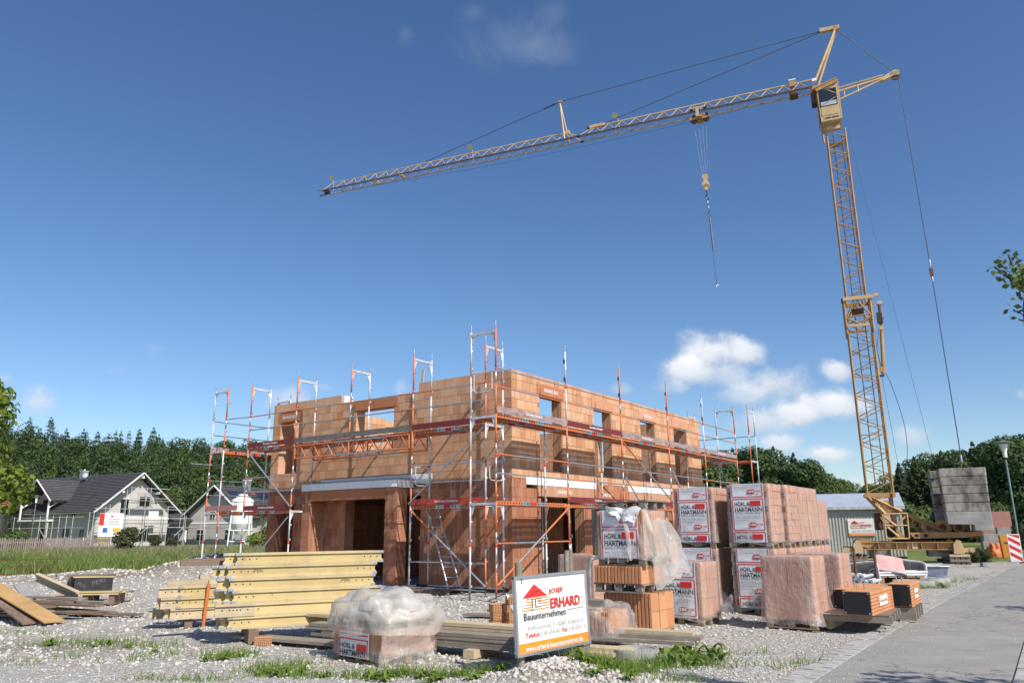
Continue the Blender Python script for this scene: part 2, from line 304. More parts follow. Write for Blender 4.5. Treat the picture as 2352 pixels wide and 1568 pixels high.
class MB:
    def __init__(s): s.v = []; s.f = []; s.m = []; s.n = 0
    def add(s, V, F, mi=0):
        V = np.asarray(V, float); s.v.append(V)
        for f in F: s.f.append([int(i) + s.n for i in f]); s.m.append(mi)
        s.n += len(V); return s
    def box(s, c, size, mi=0, M=None):
        V = BOXV * np.asarray(size)
        if M is not None: V = V @ np.array(M.to_3x3()).T
        return s.add(V + np.asarray(c), BOXF, mi)
    def bar(s, p, q, r, mi=0, n=6, r2=None):
        p = Vector(p); q = Vector(q); d = (q - p); L = d.length; Mx = d.to_track_quat('Z', 'Y').to_matrix(); r2 = r if r2 is None else r2
        a = [2 * math.pi * i / n for i in range(n)]
        V = [p + Mx @ Vector((r * math.cos(t), r * math.sin(t), 0)) for t in a] + [q + Mx @ Vector((r2 * math.cos(t), r2 * math.sin(t), 0)) for t in a]
        F = [(i, (i + 1) % n, n + (i + 1) % n, n + i) for i in range(n)] + [tuple(range(n - 1, -1, -1)), tuple(range(n, 2 * n))]
        return s.add([tuple(v) for v in V], F, mi)
    def path(s, pts, r, mi=0, n=6):
        for a, b in zip(pts[:-1], pts[1:]): s.bar(a, b, r, mi, n)
        return s
    def prism(s, poly, y0, y1, mi=0, ax='y'):      # polygon in (x, z) pushed along y
        k = len(poly); a = [(x, y0, z) for x, z in poly] + [(x, y1, z) for x, z in poly]
        if ax == 'z': a = [(x, z, y) for x, y, z in a]
        if ax == 'x': a = [(y, x, z) for x, y, z in a]
        F = [tuple(range(k)), tuple(range(2 * k - 1, k - 1, -1))] + [(i, k + i, k + (i + 1) % k, (i + 1) % k) for i in range(k)]
        return s.add(a, F, mi)
    def lathe(s, prof, c=(0, 0, 0), n=16, mi=0):
        V = []; F = []
        for r, z in prof: V += [(c[0] + r * math.cos(2 * math.pi * i / n), c[1] + r * math.sin(2 * math.pi * i / n), c[2] + z) for i in range(n)]
        for j in range(len(prof) - 1): F += [(j * n + i, j * n + (i + 1) % n, (j + 1) * n + (i + 1) % n, (j + 1) * n + i) for i in range(n)]
        F += [tuple(range(n - 1, -1, -1)), tuple(range((len(prof) - 1) * n, len(prof) * n))]
        return s.add(V, F, mi)
    def mesh(s, name, mats, smooth=False, recalc=True):
        me = bpy.data.meshes.new(name); V = np.concatenate(s.v) if s.v else np.zeros((0, 3)); me.from_pydata(V.tolist(), [], s.f)
        for m in (mats if isinstance(mats, (list, tuple)) else [mats]): me.materials.append(m)
        me.polygons.foreach_set('material_index', s.m)
        if recalc:
            b = bmesh.new(); b.from_mesh(me); bmesh.ops.recalc_face_normals(b, faces=b.faces); b.to_mesh(me); b.free()
        if smooth:
            for pl in me.polygons: pl.use_smooth = True
        me.update(); return me
    def obj(s, name, mats, par=None, M=None, smooth=False): return link(name, s.mesh(name, mats, smooth), par, M)
def unit(kind, mat, n=8):
    k = (kind, mat.name, n)
    if k not in CACHE:
        b = MB()
        if kind == 'box':
            b.box((0, 0, 0), (1, 1, 1)); me = b.mesh('unit_box', mat)
        else:
            b.bar((0, 0, -.5), (0, 0, .5), 1, 0, n); me = b.mesh('unit_bar', mat)
            for pl in me.polygons: pl.use_smooth = len(pl.vertices) == 4
        CACHE[k] = me
    return CACHE[k]
def box(name, c, s, mat, par=None, rot=None):
    M = Matrix.Translation(c) @ (rot.to_4x4() if rot is not None else Matrix.Identity(4)) @ Matrix.Diagonal((s[0], s[1], s[2], 1))
    return link(name, unit('box', MAT[mat] if isinstance(mat, str) else mat), par, M)
def bar(name, p, q, r, mat, par=None, n=8, r2=None):
    p = Vector(p); q = Vector(q); d = q - p
    M = Matrix.Translation((p + q) / 2) @ d.to_track_quat('Z', 'Y').to_matrix().to_4x4() @ Matrix.Diagonal((r, r2 or r, d.length, 1))
    return link(name, unit('cyl', MAT[mat] if isinstance(mat, str) else mat, n), par, M)
def text_mesh(body, size, mat, bold=0., ax='LEFT', depth=0., space=1.):
    k = ('t', body, size, mat, bold, ax, space)
    if k in CACHE: return CACHE[k]
    cu_ = bpy.data.curves.new('t', 'FONT'); cu_.body = body; cu_.size = size; cu_.align_x = ax; cu_.align_y = 'CENTER'; cu_.offset = bold; cu_.space_character = space; cu_.resolution_u = 2; cu_.extrude = depth
    o = bpy.data.objects.new('t', cu_); COL.objects.link(o); dg = bpy.context.evaluated_depsgraph_get(); dg.update()
    me = bpy.data.meshes.new_from_object(o.evaluated_get(dg)); me.name = 'lettering'; bpy.data.objects.remove(o); bpy.data.curves.remove(cu_)
    me.materials.clear(); me.materials.append(MAT[mat]); CACHE[k] = me; return me
def text_fit(body, w, mat, h=None, bold=0., ax='LEFT'):
    # returns mesh and its scale so that the line is w wide (and h high)
    me = text_mesh(body, 1., mat, bold, ax); xs = [v.co.x for v in me.vertices]; ys_ = [v.co.y for v in me.vertices]
    sx = w / (max(xs) - min(xs)); sy = sx if h is None else h / (max(ys_) - min(ys_))
    return me, sx, sy, -min(xs) * sx, -(max(ys_) + min(ys_)) / 2 * sy
def letters(name, body, par, base, x, y, w, mat, h=None, bold=0.):
    # base: matrix whose local x/y is the printed plane; (x, y) left end and middle height of the line
    me, sx, sy, ox, oy = text_fit(body, w, mat, h, bold)
    return link(name, me, par, base @ Matrix.Translation((x + ox, y + oy, 0)) @ Matrix.Diagonal((sx, sy, 1, 1)))
def wob(p, seed=0, sc=1.):       # cheap smooth noise in -1..1
    p = np.asarray(p, float) * sc; s_ = 0
    for i, (a, b, c) in enumerate(((1.7, 2.3, 1.1), (-2.9, 1.3, 2.1), (3.7, -2.2, 1.9), (1.1, 4.3, -3.1))):
        s_ = s_ + np.sin(p[..., 0] * a + p[..., 1] * b + p[..., 2] * c + seed * 1.7 + i * 2.1) / (1 + .35 * i)
    return s_ / 2.7
# ------------------------------------------------------------------ the building frame: x along the long facade, y along the entrance facade
BM = Matrix.Translation((-.389, 17.496, 0)) @ Matrix.Rotation(math.pi / 2 - AZ, 4, 'Z')
BZ = math.pi / 2 - AZ
def bw(a, b, z=0.): return BM @ Vector((a, b, z))
# ------------------------------------------------------------------ ground
def gauss(x, y, cx, cy, rx, ry, h, th=0.):
    c, s = math.cos(th), math.sin(th); u = ((x - cx) * c + (y - cy) * s) / rx; v = (-(x - cx) * s + (y - cy) * c) / ry
    return h * np.exp(-(u * u + v * v))
def sstep(v, a, b):
    t = np.clip((v - a) / (b - a), 0, 1); return t * t * (3 - 2 * t)
RY = [-10, 3.0, 8.36, 11.1, 17.35, 26.44, 40, 400]; RX = [-9.2, -.75, 3.05, 4.97, 9.49, 16.35, 26.6, 298]
def road_side(x, y):         # signed distance to the left edge of the asphalt path (positive on the asphalt)
    return (np.asarray(x, float) - np.interp(y, RY, RX)) * .79
def th(x, y):
    x = np.asarray(x, float); y = np.asarray(y, float); P = np.stack([x, y, 0 * x], -1)
    d = np.hypot(x, y); near = 1 - sstep(d, 40, 90)
    site = 1 - sstep(road_side(x, y), -.6, -.25)
    h = (.022 * wob(P, 1, .9) + .014 * wob(P, 5, 2.3)) * near * site - .012
    h += gauss(x, y, -14.6, 28.5, 2.2, 1.2, .24) + gauss(x, y, -10.6, 26.8, 2.2, 1.5, .62) + gauss(x, y, -7.6, 26.0, 2.6, 1.6, .62) + .07 * near * wob(P, 9, 1.7) * gauss(x, y, -11, 27, 6, 2.2, 1)
    h += gauss(x, y, .55, 8.95, .62, .42, .16) + gauss(x, y, .1, 8.62, .25, .2, .06)
    h += .02 * sstep(d, 40, 60)
    left = 1 - sstep(np.arctan2(x, y), .02, .16)
    h += left * (.185 - .10 * np.clip(np.arctan2(x, y) + .6, -.1, .6)).clip(.03, .2) * np.clip(d - 128, 0, 98) * sstep(d, 120, 170) + (1 - left) * .06 * np.clip(d - 150, 0, 100)
    return h
def thz(x, y): return float(th(np.array([x]), np.array([y]))[0])
def axis(a, b, st, lo, hi, g=1.25):
    v = list(np.arange(a, b + 1e-6, st)); s_ = st
    while v[-1] < hi: s_ *= g; v.append(v[-1] + s_)
    s_ = st
    while v[0] > lo: s_ *= g; v.insert(0, v[0] - s_)
    return np.array(v)
gx = axis(-20, 24, .2, -1500, 1500, 1.14); gy = axis(5, 33, .2, -300, 2500, 1.10)
XX, YY = np.meshgrid(gx, gy); ZZ = th(XX, YY); nx, ny = len(gx), len(gy)
I = np.arange(nx * ny).reshape(ny, nx); F = np.stack([I[:-1, :-1], I[:-1, 1:], I[1:, 1:], I[1:, :-1]], -1).reshape(-1, 4)
V = np.stack([XX, YY, ZZ], -1).reshape(-1, 3)
def grass_w(x, y):           # where meadow starts
    P = np.stack([x, y, 0 * x], -1); j = .9 * wob(P, 3, .8) + .4 * wob(P, 8, 3.)
    line = np.interp(x, [-40, -20, -17, -15.2, -12, -8, -4, 0, 10, 16, 19, 24, 60], [24, 29.5, 31.5, 31.5, 29, 28.5, 29, 34, 45, 42, 33.5, 34, 44])
    return sstep(y + j, line - .3, line + .6)
def soil_w(x, y):
    P = np.stack([x, y, 0 * x], -1)
    s_ = gauss(x, y, -11, 27, 6.5, 2.0, 1.1) + gauss(x, y, .5, 8.9, .75, .5, 1.2) + gauss(x, y, 6.4, 13.9, 2.0, 1.0, .6) + gauss(x, y, -6.3, 11.2, 1.3, .5, .7) + gauss(x, y, 16, 31, 4, 1.6, .5) + gauss(x, y, 12, 25, 3, 1.5, .4)
    s_ = s_ + .55 * np.clip(wob(P, 21, 1.1) - .45, 0, 1) * (y < 24)
    return np.clip(s_ + .25 * wob(P, 13, 2.6) * (s_ > .1), 0, 1)
def fine_w(x, y):            # compacted fine gravel lane in the lower left, grey gravel along the path
    P = np.stack([x, y, 0 * x], -1)
    a = sstep(-(y - 9.9 + .22 * (x + 5.5)) + .25 * wob(P, 31, 1.6), -.3, .5) * (x < 0)
    b = sstep(road_side(x, y), -2.0, -.9)
    return np.clip(np.maximum(a, .8 * b), 0, 1)
me = np_mesh('ground', V, F, [], smooth=True)
for nm, fn in (('grass', grass_w), ('soil', soil_w), ('fine', fine_w)):
    at_ = me.attributes.new(nm, 'FLOAT', 'POINT'); at_.data.foreach_set('value', fn(V[:, 0].astype(float), V[:, 1].astype(float)).astype(np.float32))
m, nt, p, o = newmat('gravel, soil and meadow')
def attr(nt, n): return N(nt, 'ShaderNodeAttribute', attribute_name=n).outputs['Fac']
w = wpos(nt)
def pebbles(scale, ca, cb, cc):
    vo = N(nt, 'ShaderNodeTexVoronoi', {'Vector': w, 'Scale': scale}); cr = N(nt, 'ShaderNodeSeparateColor', {0: vo.outputs['Color']})
    c = mixc(nt, cr.outputs[0], ca, cb); c = mixc(nt, mth(nt, 'GREATER_THAN', cr.outputs[1], .78), c, cc)
    gap = ramp(nt, vo.outputs['Distance'], .40, .62); return c, gap, vo.outputs['Distance']
cA, gA, dA = pebbles(13, (.48, .45, .395), (.62, .585, .53), (.66, .64, .60)); cA = mixc(nt, mth(nt, 'MULTIPLY', gA, .55), cA, (.16, .135, .11))
cB, gB, dB = pebbles(42, (.395, .375, .34), (.51, .49, .45), (.58, .56, .525)); cB = mixc(nt, mth(nt, 'MULTIPLY', gB, .4), cB, (.17, .15, .13))
big = noise(nt, w, .55, 5, .62); mid = noise(nt, w, 2.6, 5, .6)
g1 = mixc(nt, ramp(nt, mid, .42, .60), cA, cB); g1 = mixc(nt, mth(nt, 'MULTIPLY', ramp(nt, big, .45, .70), .38), g1, (.25, .215, .17))
g1 = mixc(nt, attr(nt, 'fine'), g1, cB)
soil = mixc(nt, mid, (.13, .10, .075), (.27, .22, .17)); sf = mth(nt, 'MULTIPLY', attr(nt, 'soil'), ramp(nt, noise(nt, w, 7, 4, .6), .25, .55)); g1 = mixc(nt, sf, g1, soil)
gr = mixc(nt, ramp(nt, noise(nt, w, 1.3, 5, .6), .35, .65), (.11, .16, .035), (.20, .21, .075)); g1 = mixc(nt, attr(nt, 'grass'), g1, gr)
nt.links.new(g1, p.inputs['Base Color']); p.inputs['Roughness'].default_value = .95; p.inputs['Specular IOR Level'].default_value = .15
hh = mth(nt, 'SUBTRACT', mth(nt, 'MULTIPLY', noise(nt, w, 25, 6, .65), 1.2), mth(nt, 'ADD', mth(nt, 'MULTIPLY', dA, .9), mth(nt, 'MULTIPLY', dB, .4))); bump(nt, p, hh, .9, .035)
me.materials.append(m); ground = link('ground', me); ground['kind'] = 'structure'

# ------------------------------------------------------------------ the asphalt path with its rows of granite setts
def strip(name, left, right, z, mat, sub=14):
    Vv = []; n_ = len(left)
    for i in range(n_):
        for k in range(sub + 1):
            t = k / sub; Vv.append((left[i][0] * (1 - t) + right[i][0] * t, left[i][1] * (1 - t) + right[i][1] * t, z))
    Ii = np.arange(len(Vv)).reshape(n_, sub + 1); Ff = np.stack([Ii[:-1, :-1], Ii[:-1, 1:], Ii[1:, 1:], Ii[1:, :-1]], -1).reshape(-1, 4)
    o = link(name, np_mesh(name, Vv, Ff, mat)); o['kind'] = 'structure'; return o
ks = np.linspace(0, 1, 60)
def edge(off):               # curve parallel to the left path edge
    pts = []
    for t in np.linspace(-.35, 3.2, 90):
        y = 8.36 + t * 9.; ctrl = np.interp(y, RY, RX); pts.append((ctrl + off / .79, y))
    return pts
m, nt, p, o = newmat('asphalt'); w = wpos(nt); n = noise(nt, w, 1.1, 6, .6); n2 = noise(nt, w, 60, 3, .7); n3 = noise(nt, wpos(nt, (.5, 3, 1)), 1.2, 4, .6)
c = mixc(nt, ramp(nt, n, .35, .68), (.25, .236, .218), (.31, .293, .268)); c = mixc(nt, mth(nt, 'MULTIPLY', ramp(nt, n2, .45, .65), .5), c, (.16, .155, .15)); c = mixc(nt, mth(nt, 'MULTIPLY', ramp(nt, n3, .5, .75), .35), c, (.38, .36, .33))
n4 = noise(nt, wpos(nt, (.6, .6, 1)), 3.5, 8, .7); c = mixc(nt, mth(nt, 'MULTIPLY', ramp(nt, n4, .52, .66), .35), c, (.17, .16, .15))
vs_ = N(nt, 'ShaderNodeTexVoronoi', {'Vector': w, 'Scale': 26.}); c = mixc(nt, mth(nt, 'MULTIPLY', mth(nt, 'LESS_THAN', vs_.outputs['Distance'], .16), .55), c, (.48, .46, .42))
wd_ = N(nt, 'ShaderNodeVectorMath', {0: w}, operation='ADD'); nv_ = N(nt, 'ShaderNodeTexNoise', {'Vector': w, 'Scale': 3., 'Detail': 4.}); nt.links.new(nv_.outputs['Color'], wd_.inputs[1])
vo = N(nt, 'ShaderNodeTexVoronoi', {'Vector': wd_.outputs[0], 'Scale': .42}, feature='DISTANCE_TO_EDGE'); c = mixc(nt, mth(nt, 'MULTIPLY', mth(nt, 'LESS_THAN', vo.outputs['Distance'], .006), .7), c, (.09, .085, .08))
nt.links.new(c, p.inputs['Base Color']); p.inputs['Roughness'].default_value = .85; bump(nt, p, n2, .5, .006); MAT['asphalt'] = m
MAT['sett'] = plain('granite sett', (.46, .445, .42), .85, nscale=14, var=.1, piece=.45, b=.3)
strip('asphalt_path', edge(0), edge(1.62), .006, MAT['asphalt'])
strip('street', edge(1.95), edge(9.5), .002, MAT['asphalt'])
def setts(name, o0, o1, rows, z):
    b = MB(); pts = edge(0); cum = 0.; col = MB()
    y = 3.5
    while y < 27:
        dx = 1.27 if y < 8.4 else .70; L = .13
        for r in range(rows):
            wd = (o1 - o0) / rows; xo = o0 + wd * (r + .5)
            cx = np.interp(y + r * .03, [q[1] for q in pts], [q[0] for q in pts]) + xo / .79
            tilt = math.atan2(.606, .795) + RND.uniform(-.04, .04)
            Mx = Matrix.Rotation(-math.pi / 2 + math.atan2(.795, .606) , 3, 'Z')
            b.box((cx, y, z + RND.uniform(-.004, .006)), (wd * .9, .118 + RND.uniform(-.012, .004), .05), 0, Mx @ Matrix.Rotation(RND.uniform(-.05, .05), 3, 'Z'))
        y += .128 * .795
    o = b.obj(name, MAT['sett']); o['kind'] = 'structure'; return o
setts('sett_edging', -.27, -.01, 2, -.008)
setts('sett_kerb', 1.63, 1.93, 2, -.004)

# ------------------------------------------------------------------ loose stones
def rock_variants(n, seed):
    out = []
    g = np.random.default_rng(seed)
    for i in range(n):
        b = bmesh.new(); bmesh.ops.create_icosphere(b, subdivisions=1, radius=1); Vv = np.array([v.co[:] for v in b.verts]); Ff = np.array([[v.index for v in f.verts] for f in b.faces]); b.free()
        Vv = Vv * (1 + g.uniform(-.22, .22, (len(Vv), 1))) * np.array([1, g.uniform(.6, .95), g.uniform(.4, .7)]); out.append((Vv, Ff))
    return out
ROCKS = rock_variants(10, 5)
def scatter_rocks(name, pts, sizes, mat):
    Vs = []; Fs = []; n_ = 0
    for i, (x, y, z) in enumerate(pts):
        Vv, Ff = ROCKS[i % 10]; a = NR.uniform(0, 6.28); c, s_ = math.cos(a), math.sin(a); Rm = np.array([[c, -s_, 0], [s_, c, 0], [0, 0, 1]])
        Vs.append((Vv @ Rm.T) * sizes[i] + (x, y, z)); Fs.append(Ff + n_); n_ += len(Vv)
    o = link(name, np_mesh(name, np.concatenate(Vs), np.concatenate(Fs), mat, smooth=True)); return stuff(o)
m, nt, p, o = newmat('limestone pebbles'); r = idrand(nt); cr = nt.nodes.new('ShaderNodeValToRGB'); nt.links.new(r, cr.inputs[0]); el = cr.color_ramp.elements
el[0].color = (.36, .33, .285, 1); el[1].color = (.66, .64, .60, 1); e = el.new(.35); e.color = (.56, .52, .465, 1); e = el.new(.7); e.color = (.48, .46, .43, 1)
nt.links.new(mixc(nt, mth(nt, 'MULTIPLY', noise(nt, wpos(nt), 30, 4, .6), .4), cr.outputs[0], (.25, .21, .17)), p.inputs['Base Color']); p.inputs['Roughness'].default_value = .9; MAT['pebble'] = m
pts = []; sz = []
while len(pts) < 21000:
    y = 8.3 + 17 * NR.random() ** 1.7; x = NR.uniform(-.72 * y - .5, .45 * y)
    if road_side(np.array(x), np.array(y)) > -.35: continue
    q = BM.inverted() @ Vector((x, y, 0))
    if q.x > 2 and q.y > 1: continue
    fi = float(fine_w(np.array([x]), np.array([y]))[0]); cl = .5 + .5 * float(wob(np.array([x, y, 0]), 41, 1.5))
    if NR.random() > .35 + .65 * cl and fi < .5: continue
    s_ = (.009 + .030 * NR.random() ** 2.8) * (1 - .5 * fi) * (1.0 if y < 14 else 1.25)
    if NR.random() < .012 and fi < .4: s_ = NR.uniform(.04, .075)
    pts.append((x, y, 0)); sz.append(s_)
P = np.array(pts); P[:, 2] = th(P[:, 0], P[:, 1]) + np.array(sz) * .15
scatter_rocks('loose_stones', P, sz, MAT['pebble'])
pts = []; sz = []
while len(pts) < 900:        # grit carried onto the path
    y = NR.uniform(6, 20); o_ = abs(NR.normal(0, .28)) if NR.random() < .75 else NR.uniform(0, 1.6); x = float(np.interp(y, RY, RX)) + (o_ - .05) / .79; pts.append((x, y, .008)); sz.append(.004 + .010 * NR.random() ** 3)
scatter_rocks('path_grit', pts, sz, MAT['pebble'])
pts = []; sz = []
for i in range(3400):
    a = NR.normal(0, 1, 2); cx, cy, rx, ry = [(-15, 28.3, 3, 1.2), (-9.6, 26.5, 3, 1.4), (-6.5, 25.3, 2.4, 1.3), (.5, 8.95, .5, .35)][i % 4 if i % 16 else 3]
    x, y = cx + a[0] * rx, cy + a[1] * ry
    if road_side(np.array(x), np.array(y)) > -.35: continue
    pts.append((x, y, thz(x, y))); sz.append((.03 + .06 * NR.random() ** 2) if cy > 10 else .012 + .03 * NR.random() ** 2)
scatter_rocks('heap_stones', pts, sz, MAT['pebble'])

# ------------------------------------------------------------------ vegetation generators
def leaf_quads(C, Nn, s, asp=.7):
    n_ = len(C); Tn = NR.normal(0, 1, (n_, 3)); Nn = Nn / (np.linalg.norm(Nn, axis=1, keepdims=True) + 1e-9); U = np.cross(Nn, Tn); U /= (np.linalg.norm(U, axis=1, keepdims=True) + 1e-9); Vv = np.cross(Nn, U)
    s = np.asarray(s).reshape(-1, 1); U = U * s; Vv = Vv * s * asp
    Q = np.stack([C - U, C - Vv * .9, C + U, C + Vv * .9], 1).reshape(-1, 3); return Q, np.arange(n_ * 4).reshape(-1, 4)
def crown_broad(n, h0, h1, r, lobes, leaf, seed, squash=1.):
    g = np.random.default_rng(seed); Cs = []; Ns = []
    L = []
    for i in range(lobes):
        t = g.uniform(0, 1); z = h0 + (h1 - h0) * (.12 + .76 * t); prof = math.sin(math.pi * (.18 + .72 * t)) ** .7
        a = g.uniform(0, 6.28); rr = r * prof * g.uniform(.25, .62); L.append((rr * math.cos(a), rr * math.sin(a), z, r * g.uniform(.30, .50) * (.6 + .5 * prof)))
    L.append((0, 0, h1 - r * .36, r * .42)); L.append((0, 0, (h0 + h1) / 2, r * .6))
    w_ = np.array([l[3] ** 2 for l in L]); k = g.choice(len(L), n, p=w_ / w_.sum()); L = np.array(L)
    d = g.normal(0, 1, (n, 3)); d /= np.linalg.norm(d, axis=1, keepdims=True); rad_ = g.uniform(.62, 1.04, (n, 1)) ** .6
    C = L[k, :3] + d * rad_ * L[k, 3:4] * np.array([1, 1, .85 * squash]); nn = d + g.normal(0, .40, (n, 3)) + np.array([0, 0, .25])
    return leaf_quads(C, nn, leaf * g.uniform(.6, 1.3, n))
def crown_conifer(n, h0, h1, r, leaf, seed):
    g = np.random.default_rng(seed); t = g.uniform(0, 1, n) ** 1.45; a = g.uniform(0, 6.28, n); lay = np.round(t * 13) / 13 + g.normal(0, .012, n); R_ = r * (1 - lay) ** .70 * (.82 + .18 * np.sin(a * 5 + lay * 40)) + .12
    q = g.uniform(.35, 1.05, n) ** .6 * R_; z = h0 + (h1 - h0) * lay - .22 * q + g.normal(0, .15, n)
    C = np.stack([q * np.cos(a), q * np.sin(a), z], -1); nn = np.stack([np.cos(a) * .5, np.sin(a) * .5, np.ones(n)], -1) + g.normal(0, .5, (n, 3))
    return leaf_quads(C, nn, leaf * g.uniform(.6, 1.3, n) * (.55 + .6 * (1 - lay)))
def trunk_mesh(h, r, limbs, seed, lean=0.):
    g = random.Random(seed); b = MB(); pts = [(lean * h * t, .1 * math.sin(3 * t), h * t) for t in (0, .35, .7, 1)]
    for i in range(3): b.bar(pts[i], pts[i + 1], r * (1 - .27 * i), 0, 8, r * (1 - .27 * (i + 1)))
    for i in range(limbs):
        t = g.uniform(.45, .95); a = g.uniform(0, 6.28); L = h * g.uniform(.25, .5); s_ = (lean * h * t, 0, h * t); b.bar(s_, (s_[0] + L * math.cos(a), L * math.sin(a), s_[2] + L * .7), r * .38, 0, 6, r * .1)
    return b.mesh('trunk', MAT['bark'], True)
FOREST = {}
for i in range(3): FOREST['c%d' % i] = crown_conifer(1300, .5, 11.5 + i * 1.2, 2.4 + .3 * i, .31, 10 + i)
for i in range(4): FOREST['b%d' % i] = crown_broad(1500, .3, 10.0 + i * 1.0, 3.5 + .35 * i, 14, .29, 20 + i)
def forest(name, items, mats):
    # items: (kind, x, y, z, scale, angle, material index)
    Vs = []; Fs = []; Ms = []; n_ = 0
    for k, x, y, z, s_, a, mi in items:
        Vv, Ff = FOREST[k]; c, q = math.cos(a), math.sin(a); Rm = np.array([[c, -q, 0], [q, c, 0], [0, 0, 1]]); Vs.append((Vv @ Rm.T) * np.array([s_, s_, s_ * 1.03]) + (x, y, z)); Fs.append(Ff + n_); Ms += [mi] * len(Ff); n_ += len(Vv)
    return stuff(link(name, np_mesh(name, np.concatenate(Vs), np.concatenate(Fs), mats, Ms)))
fm = [MAT['conifer'], MAT['broad_dark'], MAT['broad'], MAT['broad_yellow']]
items = []
for row in range(13):
    d = 134 + row * 8; k = 0
    for ang in np.arange(-.72, .06, (2.7 if row > 6 else 3.7) / d):
        a = ang + NR.uniform(-.010, .010); dd = d + NR.uniform(-4, 4); x, y = dd * math.sin(a), dd * math.cos(a); con = NR.random() < (.72 if row > 6 else .22) - (.40 if a > -.42 and row > 5 else 0)
        mi = 0 if con else (1 if NR.random() < .66 else 2)
        s_ = NR.uniform(.74, 1.0) * (.80 if row > 10 else 1)
        items.append(('c%d' % NR.integers(3) if con else 'b%d' % NR.integers(4), x, y, thz(x, y) - .5, s_, NR.uniform(0, 6.3), mi))
forest('forest', items, fm)
def tree(name, kind, x, y, scale, leaf, label, group=None, cat='tree', rz=0.):
    k = ('tree', kind)
    r = thing(name, label, cat, (x, y, thz(x, y) - .1), rz, group)
    if ('crown', kind, leaf) not in CACHE:
        if kind in FOREST: Vv, Ff = FOREST[kind]
        else: Vv, Ff = TREE[kind]
        CACHE[('crown', kind, leaf)] = np_mesh('crown', Vv, Ff, MAT[leaf])
    if ('trunk', kind) not in CACHE: CACHE[('trunk', kind)] = trunk_mesh(9 if kind in FOREST else TR[kind][0], .22 if kind in FOREST else TR[kind][1], 7, sum(map(ord, kind)) % 99)
    Sx = Matrix.Diagonal((scale, scale, scale, 1)); link('crown', CACHE[('crown', kind, leaf)], r, Sx); link('trunk', CACHE[('trunk', kind)], r, Sx); return r
TREE = {}; TR = {}
TREE['dense0'] = crown_broad(8500, .0, 13.0, 5.0, 16, .25, 41); TR['dense0'] = (8, .25)
TREE['dense1'] = crown_broad(8500, .0, 14.5, 4.6, 18, .25, 42); TR['dense1'] = (9, .25)
TREE['dense2'] = crown_conifer(6000, .2, 15.5, 3.3, .33, 43); TR['dense2'] = (12, .2)
TREE['near'] = crown_broad(5200, 1.6, 8.2, 2.9, 12, .15, 44); TR['near'] = (5, .14)
TREE['young'] = crown_broad(900, 1.9, 4.35, 1.15, 9, .075, 45); TR['young'] = (3.2, .055)
TREE['shrub'] = crown_broad(1800, .15, 2.5, 1.5, 8, .12, 46); TR['shrub'] = (1.4, .05)
TREE['street'] = crown_broad(2200, 2.0, 5.2, 1.7, 9, .11, 47); TR['street'] = (3.6, .07)
def on_sight(px, dist):      # standing point on the ground below a sight line
    d = ray(px, 1210); L = math.hypot(d.x, d.y); return d.x / L * dist, d.y / L * dist
TOPX = [1590, 1650, 1745, 1783, 1828, 1884, 1937, 1971, 2010, 2050, 2066, 2114, 2178, 2245, 2272, 2328, 2420]; TOPY = [1036, 1034, 1028, 1027, 1040, 1065, 1102, 1112, 1108, 1095, 1074, 1052, 1038, 1030, 1018, 1004, 990]
HT = {'dense0': 13.0, 'dense1': 14.5, 'dense2': 15.5}
def fit_scale(px, dist, kind, low=0.):
    d = ray(px, np.interp(px, TOPX, TOPY) + low); return (CAM_H + d.z / math.hypot(d.x, d.y) * dist + .3) / HT[kind]
# the wood to the right of the building, each crown apart
for i, (px, dist, kd, sc, lf, lb) in enumerate([
        (1610, 96, 'dense0', .82, 'broad', 'mid green tree partly behind the scaffold at the right end of the house'), (1668, 99, 'dense1', .86, 'broad_dark', 'dark round tree seen between the last scaffold posts'),
        (1738, 100, 'dense0', 1.00, 'broad_dark', 'tall dark tree just right of the last scaffold frame'), (1790, 104, 'dense1', 1.04, 'broad_dark', 'high rounded dark tree above the stacked brick packs'),
        (1838, 101, 'dense2', .99, 'conifer', 'pointed dark conifer between two rounded crowns above the brick packs'), (1868, 97, 'dense0', .95, 'broad_dark', 'wide dark tree over the right brick packs'),
        (1912, 94, 'dense1', .83, 'broad', 'mid green tree sloping down towards the site shed'), (1935, 118, 'dense0', .72, 'broad', 'low green tree behind the shed, left of the crane mast'),
        (1972, 124, 'dense1', .70, 'broad', 'low green tree behind the shed roof beside the crane mast'), (2010, 122, 'dense0', .76, 'broad', 'low pale green tree behind the crane mast foot'),
        (2052, 112, 'dense1', .62, 'broad', 'small tree right behind the mast foot of the crane'), (2082, 108, 'dense2', .88, 'conifer', 'dark conifer just right of the crane mast'),
        (2120, 104, 'dense2', .98, 'conifer', 'dark conifer behind the small lamp post'), (2150, 110, 'dense1', 1.04, 'lime_dull', 'paler grey green tree left above the counterweight'),
        (2185, 106, 'dense2', 1.03, 'conifer', 'dark conifer behind the counterweight blocks, left one'), (2222, 104, 'dense0', 1.08, 'broad_dark', 'dark tree right above the counterweight blocks'),
        (2262, 103, 'dense2', 1.06, 'conifer', 'dark conifer right of the counterweight'), (2298, 98, 'dense1', 1.10, 'broad_dark', 'tall dark tree behind the head of the nearer street lamp'),
        (2345, 94, 'dense0', 1.20, 'broad_dark', 'tallest dark tree at the right edge behind the street lamp'), (2392, 96, 'dense1', 1.18, 'broad_dark', 'dark tree cut by the right edge of the view')]):
    if lf == 'lime_dull': lf = 'broad'
    sc = fit_scale(px, dist, kd, 4 * math.sin(i * 2.3)); x, y = on_sight(px, dist); tree('leafy_tree' if kd != 'dense2' else 'conifer_tree', kd, x, y, sc, lf, lb, 'trees of the wood behind the crane', rz=i * 1.3)
